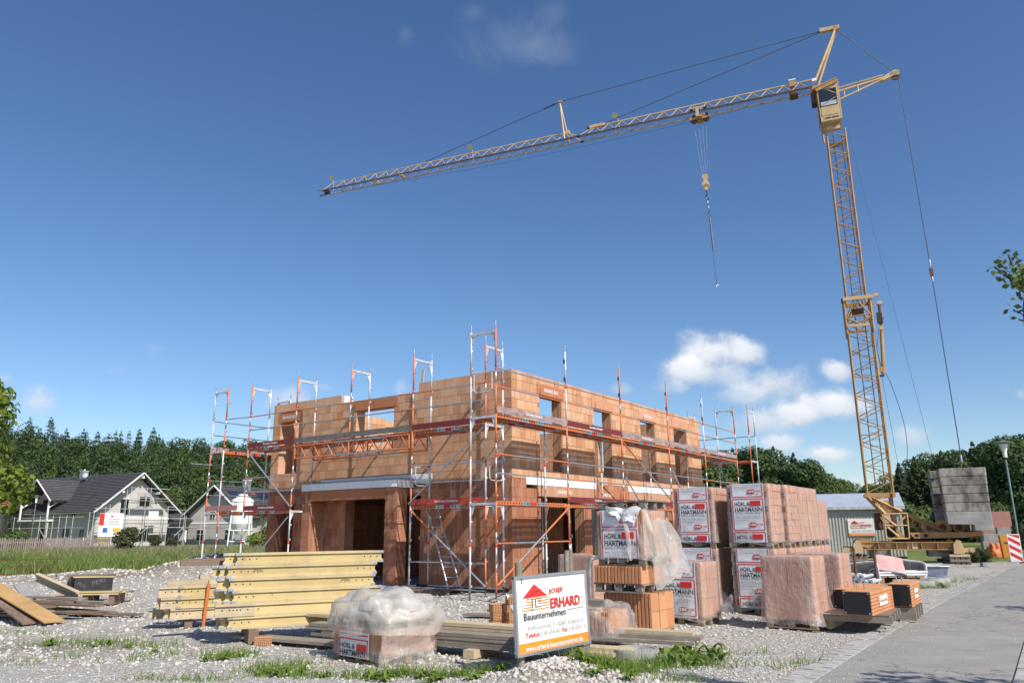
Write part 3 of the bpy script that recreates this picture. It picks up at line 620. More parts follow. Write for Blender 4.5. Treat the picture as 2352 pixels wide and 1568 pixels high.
for i in range(26):           # second row that closes the gaps of that wood
    px = 1600 + i * 32; x, y = on_sight(px, 122 + (i * 37) % 11); 
    if 1930 < px < 2070: continue
    tree('background_tree', 'dense1' if i % 3 else 'dense2', x, y, fit_scale(px, math.hypot(x, y), 'dense1' if i % 3 else 'dense2', 6 + 6 * math.sin(i * 1.9)), 'broad_dark' if i % 3 else 'conifer', 'dark tree standing in the second row of the wood behind the crane', 'second row of the wood behind the crane', rz=i * .9)
# single trees that stand out along the edge of the hillside wood
for i, (px, dist, kd, sc, lf, lb) in enumerate([(372, 122, 'b1', .66, 'broad_yellow', 'yellowing tree beside the gable of the grey house'), (400, 124, 'b2', .70, 'broad', 'green tree right of the yellowing tree'),
        (196, 150, 'b0', .62, 'broad_yellow', 'small yellow green tree low in the wood above the grey house'), (232, 152, 'b2', .66, 'lime_leaf', 'light green round tree in the wood above the chimney'),
        (40, 118, 'b3', .80, 'broad_dark', 'dark tree left of the grey house'), (110, 121, 'b1', .76, 'broad_dark', 'dark round tree behind the dormer of the grey house'), (430, 119, 'b0', .8, 'broad_dark', 'dark tree between the two grey houses'), (470, 123, 'b3', .78, 'broad', 'green tree behind the roof with solar panels'),
        (540, 122, 'b2', .86, 'broad_dark', 'dark tree behind the silo and the right house'), (600, 118, 'b1', .8, 'broad_dark', 'dark tree just left of the brick house corner'), (640, 125, 'b0', .85, 'broad', 'green tree mostly hidden by the brick house')]):
    x, y = on_sight(px, dist); tree('leafy_tree', kd, x, y, sc, lf, lb, rz=i * 2.1)
tree('maple_tree', 'near', -22.7, 31.2, 1.02, 'lime_leaf', 'light yellow green tree cut by the left edge of the view', rz=.7)
tree('young_tree', 'young', 6.7, 5.3, 1.0, 'lime_leaf', 'young street tree whose twigs reach in at the right edge')
tree('shadow_tree', 'street', 12.55, 11.7, .85, 'broad', 'unseen tree added outside the right edge to shade the path')  # unseen tree, added to throw a shadow streak across the path
# the twig of the young tree that reaches into the view
def twig(pts_, nleaf, leaf, seed):
    g = np.random.default_rng(seed); b = MB(); b.path(pts_, .008, 0, 5); P_ = np.array(pts_); C = []
    for i in range(nleaf):
        t = g.uniform(0, len(pts_) - 1.001); k = int(t); C.append(P_[k] * (1 - t + k) + P_[k + 1] * (t - k) + g.normal(0, .045, 3))
    Q, Ff = leaf_quads(np.array(C), g.normal(0, 1, (nleaf, 3)) + np.array([.2, -.5, .6]), leaf * g.uniform(.7, 1.2, nleaf), .75); b.add(Q, Ff, 1); return b
yt = bpy.data.objects['young_tree']
def px_d(px, py, dist): d = ray(px, py); t = dist / math.hypot(d.x, d.y); return Vector((d.x * t, d.y * t, CAM_H + d.z * t))
base_ = Vector((6.6, 5.35, 2.6)); loc_ = Vector(yt.location)
tw = MB()
for (path, nl, sd) in (([base_, px_d(2420, 760, 7.3), px_d(2372, 690, 7.2), px_d(2325, 645, 7.15), px_d(2284, 612, 7.1)], 120, 1), ([px_d(2420, 760, 7.3), px_d(2362, 680, 7.25), px_d(2330, 620, 7.2), px_d(2316, 585, 7.2)], 85, 2), ([px_d(2420, 760, 7.3), px_d(2370, 700, 7.1), px_d(2345, 650, 7.3), px_d(2352, 612, 7.3)], 120, 3), ([px_d(2420, 790, 7.3), px_d(2375, 730, 7.2), px_d(2350, 715, 7.2)], 90, 4)):
    t_ = twig([tuple(v - loc_) for v in path], nl, .030, sd)
    for V_, in zip(t_.v): pass
    off = tw.n; tw.v += t_.v; tw.f += [[i + off for i in f] for f in t_.f]; tw.m += t_.m; tw.n += t_.n
link('branch', tw.mesh('branch', [MAT['bark'], MAT['broad']], recalc=False), yt)
# ------------------------------------------------------------------ the brick house under construction
HA0, HA1, HB0, HB1, TK = 2.08, 14.93, 1.05, 11.07, .365
house = thing('unfinished_house', 'orange brick house shell under construction behind the scaffolding', 'building', tuple(bw(0, 0)), BZ)
BR = []                       # (centre, size, material) of every brick, house coordinates
CORE = MB()
ZC = [.10 + .2505 * i for i in range(11)] + [2.855 + .2605 * i for i in range(12)]     # course joints: ground floor, upper floor
def course_fill(axis_, lo, hi, zlo, zhi, c0, c1, opens, mat, seed, L=.25):
    # one course of bricks between lo and hi, interrupted where an opening covers this height
    iv = [(lo, hi)]
    for o0, o1, z0, z1 in opens:
        if z0 < (zlo + zhi) / 2 < z1:
            nv = []
            for a, b in iv:
                if o1 <= a or o0 >= b: nv.append((a, b)); continue
                if o0 - a > .02: nv.append((a, o0))
                if b - o1 > .02: nv.append((o1, b))
            iv = nv
    g = random.Random(seed)
    for a, b in iv:
        off = g.choice((0, .125)) + g.uniform(-.02, .02); x = a; first = True
        while x < b - .01:
            l = (L - off if first and off > .02 else L) if g.random() > .12 else L * 1.5
            first = False; e = min(b, x + l)
            if b - e < .06: e = b
            c = (x + e) / 2; s_ = e - x - .012; pr = g.uniform(-.0015, .0015)
            if axis_ == 'a': BR.append(((c, (c0 + c1) / 2 + pr, (zlo + zhi) / 2), (s_, c1 - c0, zhi - zlo - .011), mat))
            else: BR.append((((c0 + c1) / 2 + pr, c, (zlo + zhi) / 2), (c1 - c0, s_, zhi - zlo - .011), mat))
            x = e
        if axis_ == 'a': CORE.box(((a + b) / 2, (c0 + c1) / 2, (zlo + zhi) / 2), (b - a - .02, c1 - c0 - .018, zhi - zlo))
        else: CORE.box(((c0 + c1) / 2, (a + b) / 2, (zlo + zhi) / 2), (c1 - c0 - .018, b - a - .02, zhi - zlo))
# openings (lo, hi, z0, z1); lintels fill the masonry above them
UPW = [(3.41, 4.60), (6.45, 7.62), (9.66, 10.86), (12.42, 13.68)]
op_long = [(a, b, 3.0, 5.2) for a, b in UPW] + [(a - .12, b + .10, 5.2, 5.52) for a, b in UPW]
op_long += [(3.42, 5.76, 0, 2.40), (6.48, 7.70, 0, 2.40), (8.95, 11.5, 0, 2.40), (12.5, 13.6, 0, 2.4), (3.25, 6.45, 2.40, 2.71), (6.45, 8.0, 2.40, 2.70), (8.60, 11.83, 2.40, 2.70), (12.4, 13.7, 2.40, 2.70), (2.73, 6.45, 2.70, 2.905), (8.57, 11.83, 2.70, 2.905)]
op_ent = [(9.72, 10.66, 3.39, 5.09), (9.60, 10.77, 5.09, 5.40), (5.37, 6.98, 3.95, 5.14), (5.22, 7.06, 5.14, 5.45), (9.73, 10.61, 0, 2.38), (9.65, 10.7, 2.38, 2.68), (4.22, 7.28, 0, 2.5), (4.18, 7.34, 2.49, 2.76), (3.8, 8.46, 2.85, 3.10)]
for i in range(len(ZC) - 1):
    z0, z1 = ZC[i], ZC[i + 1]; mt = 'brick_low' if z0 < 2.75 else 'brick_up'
    z1 = min(z1, 5.72)
    if z0 > 5.69: break
    course_fill('a', HA0, HA1, z0, z1, HB0, HB0 + TK, op_long, mt, 100 + i)
    tops = [(HB0 + TK, 4.39), (7.70, HB1)] if z0 > 5.40 else [(HB0 + TK, HB1)]
    for a, b in tops: course_fill('b', a, b, z0, z1, HA0, HA0 + TK, op_ent, mt, 200 + i)
    course_fill('a', HA0 + TK, HA1, z0, z1, HB1 - TK, HB1, [(4.2, 5.3, 3.9, 5.2), (7.5, 8.8, 3.9, 5.2)], mt, 300 + i)
    course_fill('b', HB0 + TK, HB1 - TK, z0, z1, HA1 - TK, HA1, [(4.2, 5.5, 3.9, 5.2)], mt, 400 + i)
    if z0 > 2.8 and z0 < 5.2:      # partitions on the upper floor
        course_fill('a', HA0 + TK, 5.4, z0, z1, 9.05, 9.22, [], mt, 500 + i); course_fill('a', 6.3, 9.5, z0, z1, 7.3, 7.47, [], mt, 520 + i)
        course_fill('b', 3.2, 6.1, z0, z1, 5.15, 5.32, [(4.2, 5.1, 2.8, 4.9)], mt, 560 + i)
for i in range(10):         # ground floor walls added to block light and keep the doorway dark
    course_fill('a', HA0 + TK, 9.0, ZC[i], ZC[i + 1], 3.85, 4.03, [], 'brick_low', 700 + i, .37); course_fill('b', 4.04, HB1 - TK, ZC[i], ZC[i + 1], 5.4, 5.58, [], 'brick_low', 720 + i, .37)
# portal in front of the entrance: two piers
for i in range(len(ZC) - 1):
    z0, z1 = ZC[i], ZC[i + 1]
    if z0 > 2.6: break
    course_fill('b', 4.53, 5.02, z0, z1, 1.48, 1.86, [], 'brick_low', 600 + i, .49); course_fill('b', 8.2, 8.57, z0, z1, 1.48, HA0 - .004, [], 'brick_low', 620 + i, .37)
    if z0 < 2.3: course_fill('a', HA0 + TK, 5.38, z0, z1, 8.2, 8.44, [], 'brick_low', 640 + i, .3)
BRo = sorted(BR, key=lambda t: (BM @ Vector(t[0])).length + (0 if t[0][0] < HA0 + .3 or t[0][1] < HB0 + .3 else 50))
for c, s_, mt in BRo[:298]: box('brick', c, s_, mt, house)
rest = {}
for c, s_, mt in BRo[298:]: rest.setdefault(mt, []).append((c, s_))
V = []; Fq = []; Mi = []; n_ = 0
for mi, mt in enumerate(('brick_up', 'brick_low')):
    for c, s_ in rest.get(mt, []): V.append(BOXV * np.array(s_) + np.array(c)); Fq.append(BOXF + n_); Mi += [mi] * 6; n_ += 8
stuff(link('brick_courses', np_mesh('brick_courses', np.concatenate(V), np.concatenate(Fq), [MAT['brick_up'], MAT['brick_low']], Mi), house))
CORE.obj('mortar_core', MAT['mortar'], house)
# slabs and plinth
box('floor_slab', ((HA0 + HA1) / 2, (HB0 + HB1) / 2, -.02), (HA1 - HA0 - .02, HB1 - HB0 - .02, .22), 'concrete', house)
box('ceiling_slab', ((HA0 + HA1) / 2, (HB0 + HB1) / 2, 2.78), (HA1 - HA0 - 2 * TK - .02, HB1 - HB0 - 2 * TK - .02, .16), 'concrete', house)
box('porch_slab', (1.72, 6.5, .0), (.62, 4.3, .19), 'concrete', house)
box('porch_plinth', (1.385, 6.5, -.04), (.06, 4.36, .27), 'eps', house); box('porch_plinth', (1.72, 4.31, -.04), (.62, .06, .27), 'eps', house)
box('damp_course', ((HA0 + HA1) / 2, HB0 - .012, .045), (HA1 - HA0 + .03, .02, .10), 'black', house); box('damp_course', (HA0 - .012, 2.75, .045), (.02, 3.1, .10), 'black', house)
# foam edge boards and lintels
for a0, a1 in ((2.73, 6.45), (8.57, 11.83)): box('foam_board', ((a0 + a1) / 2, HB0 + .06, 2.8025), (a1 - a0 - .004, .13, .195), 'eps', house)
def eps_run(name, b0, b1, a, z0, z1):
    k = max(1, round((b1 - b0) / 1.02)); w_ = (b1 - b0) / k
    for i in range(k): box(name, (a, b0 + (i + .5) * w_, (z0 + z1) / 2), (.09, w_ - .006, z1 - z0), 'eps', house)
eps_run('foam_board', 3.80, 8.46, HA0 + .035, 2.853, 3.095)
box('porch_beam_core', (1.68, 6.53, 2.735), (.34, 4.0, .36), 'concrete', house)
eps_run('foam_board', 4.52, 8.56, 1.455, 2.725, 2.92); box('foam_board', (1.78, 4.515, 2.815), (.55, .06, .21), 'eps', house); box('porch_top', (1.78, 6.5, 2.945), (.56, 4.05, .04), 'concrete', house)
def lintel(name, c, s_, text=None, mat='lintel', face='b', tw=.6, toff=0.):
    o = box(name, c, s_, mat, house)
    if text:
        if face == 'b': base = Matrix.Translation((c[0], c[1] - s_[1] / 2 - .004, c[2])) @ Matrix.Rotation(math.pi / 2, 4, 'X')
        else: base = Matrix.Translation((c[0] - s_[0] / 2 - .004, c[1], c[2])) @ Matrix.Rotation(-math.pi / 2, 4, 'Z') @ Matrix.Rotation(math.pi / 2, 4, 'X')
        letters('lettering', text, house, base, -tw / 2 + toff, 0, tw, 'white_print', .105, .015)
for k, (a, b) in enumerate(UPW): lintel('lintel', ((a + b) / 2 - .01, HB0 + TK / 2 - .008, 5.36), (b - a + .22, TK + .012, .312), 'ERHARD BAU' if k in (0, 2) else None, 'lintel' if k in (0,) else 'brick_pack', 'b', .72, .02)
lintel('lintel', (4.85, HB0 + .17, 2.555), (3.2, TK - .02, .285), 'ERHARD BAU', 'lintel_white', 'b', .78, -.2); lintel('lintel', (7.22, HB0 + .17, 2.55), (1.5, TK - .02, .285), 'ERHARD BAU', 'lintel', 'b', .7, -.1)
lintel('lintel', (10.2, HB0 + .17, 2.55), (3.2, TK - .02, .285), None, 'lintel_white'); lintel('lintel', (13.05, HB0 + .17, 2.55), (1.3, TK - .02, .285))
lintel('lintel', (HA0 + TK / 2 - .008, 10.185, 5.245), (TK + .012, 1.16, .30), 'ERHARD BAU', 'lintel', 'a', .74)
lintel('lintel', (HA0 + TK / 2 - .008, 6.14, 5.295), (TK + .012, 1.83, .30)); lintel('lintel', (HA0 + TK / 2 - .008, 10.17, 2.53), (TK + .012, 1.04, .29))
lintel('lintel', (HA0 + TK / 2 - .008, 5.76, 2.625), (TK + .012, 3.12, .262), 'ERHARD BAU', 'lintel', 'a', .68, 1.18)
for i in range(6): box('lintel', (1.66, 4.53 + .49 + (i + .5) * .53, 2.565), (.36, .526, .285), 'lintel', house)
box('lintel_bearing', (1.68, 4.77, 2.565), (.37, .48, .285), 'brick_low', house); box('lintel_bearing', (1.68, 8.385, 2.565), (.37, .36, .285), 'brick_low', house)
box('ring_beam', ((HA0 + HA1) / 2, HB0 + .21, 2.805), (HA1 - HA0 - .1, .26, .18), 'concrete', house)
# tongue and groove ends of the bricks in the window jambs
jb = MB()
for a, b in UPW:
    for k in range(7): jb.box((b - .012, HB0 + .03 + k * .05, 4.1), (.03, .026, 2.18)); jb.box((a + .008, HB0 + .03 + k * .05, 4.1), (.024, .026, 2.18))
for a in (5.76, 7.70): 
    for k in range(7): jb.box((a - .010, HB0 + .03 + k * .05, 1.25), (.026, .026, 2.28))
stuff(jb.obj('jamb_grooves', MAT['brick_up'], house))
box('top_block', (HA0 + TK / 2, 7.62, 5.57), (TK - .01, .12, .25), 'white_paint', house)
box('top_block', (6.35, 7.385, 5.33), (.5, .16, .24), 'white_paint', house); box('parapet_board', (8.6, HB1 - .7, 5.15), (2.6, .04, .30), 'toe_wood', house)
for (a, b_) in ((3.2, 5.2), (2.9, 6.3), (4.6, 3.2), (5.2, 2.2), (7.1, 2.4)):       # steel props under the slab
    bar('prop', (a, b_, .1), (a, b_, 1.3), .035, 'pale', house); bar('prop', (a, b_, 1.3), (a, b_, 2.7), .026, 'galv', house); box('prop_collar', (a, b_, 1.32), (.10, .10, .10), 'pale', house)
link('bracing_board', unit('box', MAT['pale_wood']), house, Matrix.Translation((HA0 + .5, 4.75, 5.75)) @ Matrix.Rotation(.16, 4, 'X') @ Matrix.Diagonal((.03, .09, 1.0, 1)))

# ------------------------------------------------------------------ scaffolding
def post_mesh(kind):
    k = 'post' + kind
    if k in CACHE: return CACHE[k]
    b = MB(); r = .0242; seq = {'o': [(0, .45, 1), (.45, .62, 0), (.62, 1.0, 0), (1.0, 1.07, 2), (1.07, 1.32, 0), (1.32, 2.0, 1)], 'g': [(0, 1.0, 0), (1.0, 1.07, 2), (1.07, 2.0, 0)], 'w': [(0, 1.0, 0), (1.0, 1.05, 0), (1.05, 2.0, 0)], 'p': [(0, .7, 1), (.7, 1.0, 0), (1.0, 1.07, 2), (1.07, 2.0, 1)]}[kind]
    for z0, z1, mi in seq: b.bar((0, 0, z0), (0, 0, z1), r * (1.06 if mi == 2 else 1), mi, 8)
    if kind != 'w':
        for z in (.12, .62, 1.12, 1.55): b.box((.035, 0, z), (.05, .03, .06), 0)
    CACHE[k] = b.mesh('post', [MAT['pale'] if kind in 'gw' else MAT['galv'], MAT['orange'], MAT['red']], True); return CACHE[k]
def rail_mesh(kind):
    k = 'rail' + kind
    if k in CACHE: return CACHE[k]
    b = MB()
    for z0, z1, mi in {'s': [(0, .22, 1), (.22, .62, 0), (.62, 1, 1)], 'g': [(0, 1, 0)], 'h': [(0, .3, 1), (.3, 1, 0)]}[kind]: b.bar((0, 0, z0), (0, 0, z1), 1, mi, 8)
    CACHE[k] = b.mesh('rail', [MAT['galv'], MAT['orange']], True); return CACHE[k]
class Scaf:
    def __init__(s, name, label, off, group):
        s.o = Vector(off); s.r = thing(name, label, 'scaffolding', tuple(bw(*off)), BZ, group)
    def L(s, p): return Vector(p) - s.o
    def post(s, a, b, kinds, z0=.0, zs=(2.17, 4.17)):
        bar('base_jack', s.L((a, b, z0)), s.L((a, b, zs[0] - 1.9)), .018, 'rust', s.r); box('base_plate', s.L((a, b, z0 + .006)), (.15, .15, .012), 'galv', s.r)
        for i, k in enumerate(kinds):
            if k == '-': continue
            zb = zs[0] - 2.0 + 2.0 * i; L_ = 2.0 if i < 2 else 2.06
            link('post', post_mesh(k), s.r, Matrix.Translation(s.L((a, b, zb))) @ Matrix.Diagonal((1, 1, L_ / 2.0, 1)))
        if len(kinds) > 2 and kinds[-1] != '-': bar('spigot', s.L((a, b, zs[0] + 4.06)), s.L((a, b, zs[0] + 4.24)), .019, 'galv', s.r)
    def transom(s, p, q, z, gus=True):
        p = Vector(p + (z,)); q = Vector(q + (z,)); d = (q - p); 
        M = Matrix.Translation(s.L((p + q) / 2)) @ Matrix.Rotation(math.atan2(d.y, d.x), 4, 'Z') @ Matrix.Diagonal((d.length, .05, .055, 1)); link('transom', unit('box', MAT['pale']), s.r, M)
        if gus:
            n = d.normalized()
            for e, sg in ((p, 1), (q, -1)):
                b = MB(); b.prism([(.02, 0), (.13 , 0), (.10, -.07), (.05, -.20), (.02, -.23)], -.008, .008)
                link('gusset', CACHE.setdefault('gusset', b.mesh('gusset', MAT['pale'])), s.r, Matrix.Translation(s.L(e) - Vector((0, 0, .028))) @ Matrix.Rotation(math.atan2(n.y * sg, n.x * sg), 4, 'Z'))
    def rail(s, p, q, kind='s', r=.019, name='guard_rail'):
        p = s.L(p); q = s.L(q); d = q - p; link(name, rail_mesh(kind), s.r, Matrix.Translation(p) @ d.to_track_quat('Z', 'Y').to_matrix().to_4x4() @ Matrix.Diagonal((r, r, d.length, 1)))
    def deck(s, p, q, z, w, side, tri=True):
        # deck planks run from p to q; side is the unit vector across, away from the outer edge
        p = Vector(p + (z,)); q = Vector(q + (z,)); d = q - p; L_ = d.length; n = d.normalized(); sd = Vector(side + (0,)); ang = math.atan2(n.y, n.x)
        for k in range(2):
            o_ = p + sd * (.03 + k * .33); c = (p + q) / 2 + sd * (.03 + k * .33 + .16)
            M = Matrix.Translation(s.L(c)) @ Matrix.Rotation(ang, 4, 'Z')
            g = ('deckm', round(L_, 2))
            if g not in CACHE:
                b = MB(); b.box((0, 0, .0), (L_ - .06, .30, .004)); CACHE[g] = b.mesh('deck', MAT['deck'])
            if ('decks', round(L_, 2)) not in CACHE:
                b = MB(); lx = L_ - .05
                for sy in (-1, 1):
                    for x0, x1, mi in ((-.5, -.17, 1), (-.17, -.05, 0), (-.05, .04, 2), (.04, .17, 0), (.17, .5, 1)): b.box(((x0 + x1) / 2 * lx, sy * .156, -.03), ((x1 - x0) * lx, .012, .085), mi)
                    x = -lx / 2 + .12
                    while x < lx / 2 - .1: b.box((x, sy * .163, -.026), (.045, .006, .026), 3); x += .115
                CACHE[('decks', round(L_, 2))] = b.mesh('deck_edge', [MAT['galv'], MAT['orange'], MAT['red'], MAT['hole']])
            dk = link('deck', CACHE[g], s.r, M); link('deck_edge', CACHE[('decks', round(L_, 2))], dk)
    def toe(s, p, q, z, mat, text=None, h=.15, face=-1, tw=.75, font_h=.075):
        p = Vector(p + (z,)); q = Vector(q + (z,)); d = q - p; ang = math.atan2(d.y, d.x); c = s.L((p + q) / 2) + Vector((0, 0, h / 2))
        M = Matrix.Translation(c) @ Matrix.Rotation(ang, 4, 'Z'); o = link('toe_board', unit('box', MAT[mat]), s.r, M @ Matrix.Diagonal((d.length - .06, .03, h, 1)))
        if text: letters('lettering', text, s.r, M @ Matrix.Translation((0, -.0185, 0)) @ Matrix.Rotation(math.pi / 2, 4, 'X'), -tw / 2, 0, tw, 'white_print', font_h, .02)
    def loop_guard(s, p, q, z, mat='pale'):
        p = s.L(p + (z,)); q = s.L(q + (z,)); n = (q - p).normalized(); b = MB(); dn = Vector((0, 0, -.48)); b.bar(p, q, .016); pts = [p + n * .1, p + n * .1 + dn * .9, p + n * .17 + dn, q - n * .17 + dn, q - n * .1 + dn * .9, q - n * .1]; b.path([tuple(v) for v in pts], .013); b.obj('end_guard', MAT[mat], s.r, smooth=False)
G_ = 'scaffolding round the brick house'
# --- along the long facade
sA = Scaf('scaffolding', 'scaffold along the sunlit long facade with perforated orange and grey decks', (0, 0, 0), G_)
PA = [0, 3.13, 6.23, 9.59, 12.72, 16.05]
for i, a in enumerate(PA):
    sA.post(a, 0, ['o', 'o', 'p'] if i in (0,) else ['p', 'o', 'g' if i in (1, 4) else 'p'], .05)
    if i in (0, 5): sA.post(a, .75, ['g', 'w', 'g'] if i == 0 else ['g', 'g', 'g'], -.10 if i == 0 else .02)
    else: sA.post(a + .02, .73, ['g', 'g'], .03)
    for z in (2.12, 4.12): sA.transom((a, 0), (a, .74), z, i in (0, 5) or z < 3)
    if i in (0, 5): sA.transom((a, 0), (a, .75), 6.16)
    if i not in (0, 5):
        for z in (5.95, 5.45): box('wedge_lock', sA.L((a - .05, 0, z)), (.06, .03, .11), 'dark_steel', sA.r)
for i in range(5):
    a0, a1 = PA[i], PA[i + 1]
    sA.deck((a0, 0), (a1, 0), 4.17, .7, (0, 1))
    for z, kd in ((5.27, 'g' if i in (0,) else 's'), (4.83, 's')): sA.rail((a0, 0, z), (a1, 0, z), kd)
    if i < 4:
        sA.deck((a0, 0), (a1, 0), 2.17, .7, (0, 1))
        for z, kd in ((3.24, 's' if i == 0 else 'g'), (2.80, 'g' if i == 0 else 'h')): sA.rail((a0, 0, z), (a1, 0, z), kd)
    mats = ['toe_grey', 'toe_red', 'toe_grey', 'toe_grey', 'toe_grey']; sA.toe((a0, -.01), (a1, -.01), 4.21, mats[i], 'Gerüstbau Schleipfer' if i != 3 else None, .15)
    if i in (1, 2): sA.toe((a0, -.01), (a1, -.01), 2.21, 'toe_red', 'Layher.', .15, -1, .42, .09)
sA.rail((0, 0, 1.24), (3.13, 0, 1.24), 's')
sA.rail((PA[4], 0, 3.22), (PA[5], 0, 3.22), 's')
sA.rail((0, -.03, .34), (3.13, -.03, 2.10), 's', .023, 'brace'); sA.rail((6.23, -.03, 4.05), (9.62, -.03, 2.35), 'h', .023, 'brace')
sA.rail((6.26, -.06, 3.0), (7.1, -.25, 2.05), 'g', .024, 'prop_tube'); sA.rail((9.63, -.06, 3.4), (10.3, -.2, 2.4), 'g', .024, 'prop_tube')
sA.loop_guard((-.02, 0), (-.02, .74), 5.2); 
# --- along the entrance facade
sB = Scaf('scaffolding', 'scaffold on the shaded entrance side with an orange lattice bridge over the doorway', (1.03, 1.1, 0), G_)
AX, AI = 1.03, 1.76
PB = [1.10, 3.61, 6.10, 8.55, 10.88]
kinds = [['p', 'g', 'p'], ['g', 'o', 'p'], ['-', '-', 'o'], ['g', 'o', 'p'], ['g', 'o', 'p']]
for i, b in enumerate(PB):
    if i != 2:
        sB.post(AX, b, kinds[i], .0); sB.post(AI, b, ['g', 'g', 'g'], .02)
        for z in (2.12, 4.12): sB.transom((AX, b), (AI, b), z)
    else:
        link('post', post_mesh('o'), sB.r, Matrix.Translation(sB.L((AX, b, 4.17)))); link('post', post_mesh('g'), sB.r, Matrix.Translation(sB.L((AI, b, 4.17)))); bar('spigot', sB.L((AX, b, 6.17)), sB.L((AX, b, 6.34)), .019, 'galv', sB.r); bar('spigot', sB.L((AI, b, 6.17)), sB.L((AI, b, 6.34)), .019, 'galv', sB.r)
    sB.transom((AX, b), (AI, b), 6.14)
for i in range(4):
    b0, b1 = PB[i], PB[i + 1]
    sB.deck((AX, b1), (AX, b0), 4.13, .7, (1, 0))
    for z, kd in ((5.19, 's'), (4.75, 'h' if i else 'g')): sB.rail((AX, b0, z), (AX, b1, z), kd)
    sB.toe((AX - .012, b1), (AX - .012, b0), 4.17, ['toe_red', 'toe_wood', 'toe_wood', 'toe_red'][i], 'Gerüstbau Schleipfer' if i == 3 else None, .15)
for (b0, b1, mt) in ((1.10, 3.61, 'toe_bright'), (8.55, 10.88, 'toe_red')):
    sB.deck((AX, b1), (AX, b0), 2.15, .7, (1, 0)); sB.toe((AX - .012, b1), (AX - .012, b0), 2.18, mt, 'Gerüstbau Schleipfer', .15, -1, .8)
    for z in (3.2, 2.75): sB.rail((AX, b0, z), (AX, b1, z), 'g')
    sB.rail((AX, b0, .75), (AX, b1, .75), 'g')
sB.rail((AI, 1.1, .12), (AI, 3.61, .12), 'g'); sB.rail((AX, 1.1, .12), (AX + .0, 3.61, .12), 'g')
sB.rail((AX - .04, 3.65, 2.22), (AX - .04, 1.14, 4.05), 'g', .023, 'brace'); sB.rail((AX - .04, 3.57, 2.05), (AX - .04, 1.08, .22), 'h', .023, 'brace')
sB.rail((AX - .04, 10.75, 3.98), (AX - .04, 8.56, 2.28), 'g', .023, 'brace'); sB.rail((AX - .04, 10.7, .25), (AX - .04, 8.58, 1.98), 'g', .023, 'brace')
sB.loop_guard((AX, 3.55), (AI, 3.55), 3.18); sB.loop_guard((AX, 1.05), (AI, 1.05), 3.22); sB.loop_guard((AX, 1.05), (AI, 1.05), 5.15, 'orange'); sB.loop_guard((AX, 10.9), (AI, 10.9), 3.2, 'orange')
for aa in (AX - .01, AI):      # lattice girders of the bridge
    sB.rail((aa, 3.70, 4.07), (aa, 8.52, 4.07), 's', .024, 'girder_chord'); sB.rail((aa, 3.70, 3.69), (aa, 8.52, 3.69), 's', .024, 'girder_chord')
    for b in (3.72, 6.10, 8.50): bar('girder_post', sB.L((aa, b, 3.69)), sB.L((aa, b, 4.07)), .024, 'orange', sB.r)
    k = 0; x = 3.74
    while x < 8.3:
        x2 = x + .29
        bar('girder_diagonal', sB.L((aa, x, 4.07 if k % 2 else 3.69)), sB.L((aa, x2, 3.69 if k % 2 else 4.07)), .015, 'galv' if k % 7 == 3 else 'orange', sB.r, 6); x = x2 + .012; k += 1
# --- the far ends
sC = Scaf('scaffolding', 'leftmost scaffold bay standing free beyond the left house corner', (.88, 12.0, 0), G_)
for a in (.88, 3.45, 6.02):
    sC.post(a, 12.0, ['o', 'g', 'p'] if a < 1 else ['g', 'g', 'g'], .0); sC.post(a, 12.73, ['g', 'o', 'g'], .0)
    for z in (2.12, 4.12, 6.14): sC.transom((a, 12.0), (a, 12.73), z)
for a0, a1 in ((.88, 3.45), (3.45, 6.02)):
    for z in (2.15, 4.13): sC.deck((a0, 12.0), (a1, 12.0), z, .7, (0, 1))
    sC.toe((a0, 12.75), (a1, 12.75), 4.17, 'toe_grey'); 
    for z in (5.19, 4.72, 3.2, 2.72, .8): sC.rail((a0, 12.73, z), (a1, 12.73, z), 'g')
sC.rail((.2, 12.73, 3.72), (3.3, 12.73, 3.72), 'g'); sC.rail((.88, 12.0, 5.19), (1.03, 10.88, 5.19), 'g'); sC.rail((.88, 12.73, .45), (1.03, 10.9, .45), 'g')
sC.deck((.90, 11.98), (.90, 10.9), 2.15, .7, (1, 0)); sC.toe((.88, 12.73), (.88, 11.0), 2.2, 'insul', None, .16)
sD = Scaf('scaffolding', 'rightmost scaffold bay standing beyond the right house end above the brick packs', (16.43, -.45, 0), G_)
for b in (-.45, 2.12, 4.69):
    sD.post(16.43, b, ['g', 'p', 'p'] if b < 0 else ['g', 'g', 'o'], .0); sD.post(17.19, b, ['g', 'g', 'g'], .0)
    for z in (2.12, 4.12, 6.14): sD.transom((16.43, b), (17.19, b), z, b > 0)
for b0, b1 in ((-.45, 2.12), (2.12, 4.69)):
    sD.deck((16.43, b1), (16.43, b0), 4.15, .7, (1, 0)); sD.deck((16.43, b1), (16.43, b0), 2.15, .7, (1, 0))
    for z in (5.19, 4.7): sD.rail((17.19, b0, z), (17.19, b1, z), 'g')
    sD.rail((17.19, b0, 3.2), (17.19, b1, 3.2), 'g')
# ladder and the boards around the scaffold feet
lad = thing('ladder', 'aluminium ladder leaning against the scaffold by the doorway', 'ladder', tuple(bw(1.25, 2.6, .12)), BZ)
p0, p1 = Vector((0, .42, .0)), Vector((.35, 1.3, 1.98))
p0 = Vector((.02, -.12, 0)); p1 = Vector((.50, 1.06, 2.0)); sp = Vector((.14, -.30, 0))
bar('rail', p0, p1, .026, 'alu', lad, 6); bar('rail', p0 + sp, p1 + sp * .85, .026, 'alu', lad, 6)
for i in range(1, 8): t = i / 8; bar('rung', p0.lerp(p1, t), (p0 + sp).lerp(p1 + sp * .85, t), .017, 'alu', lad, 6)
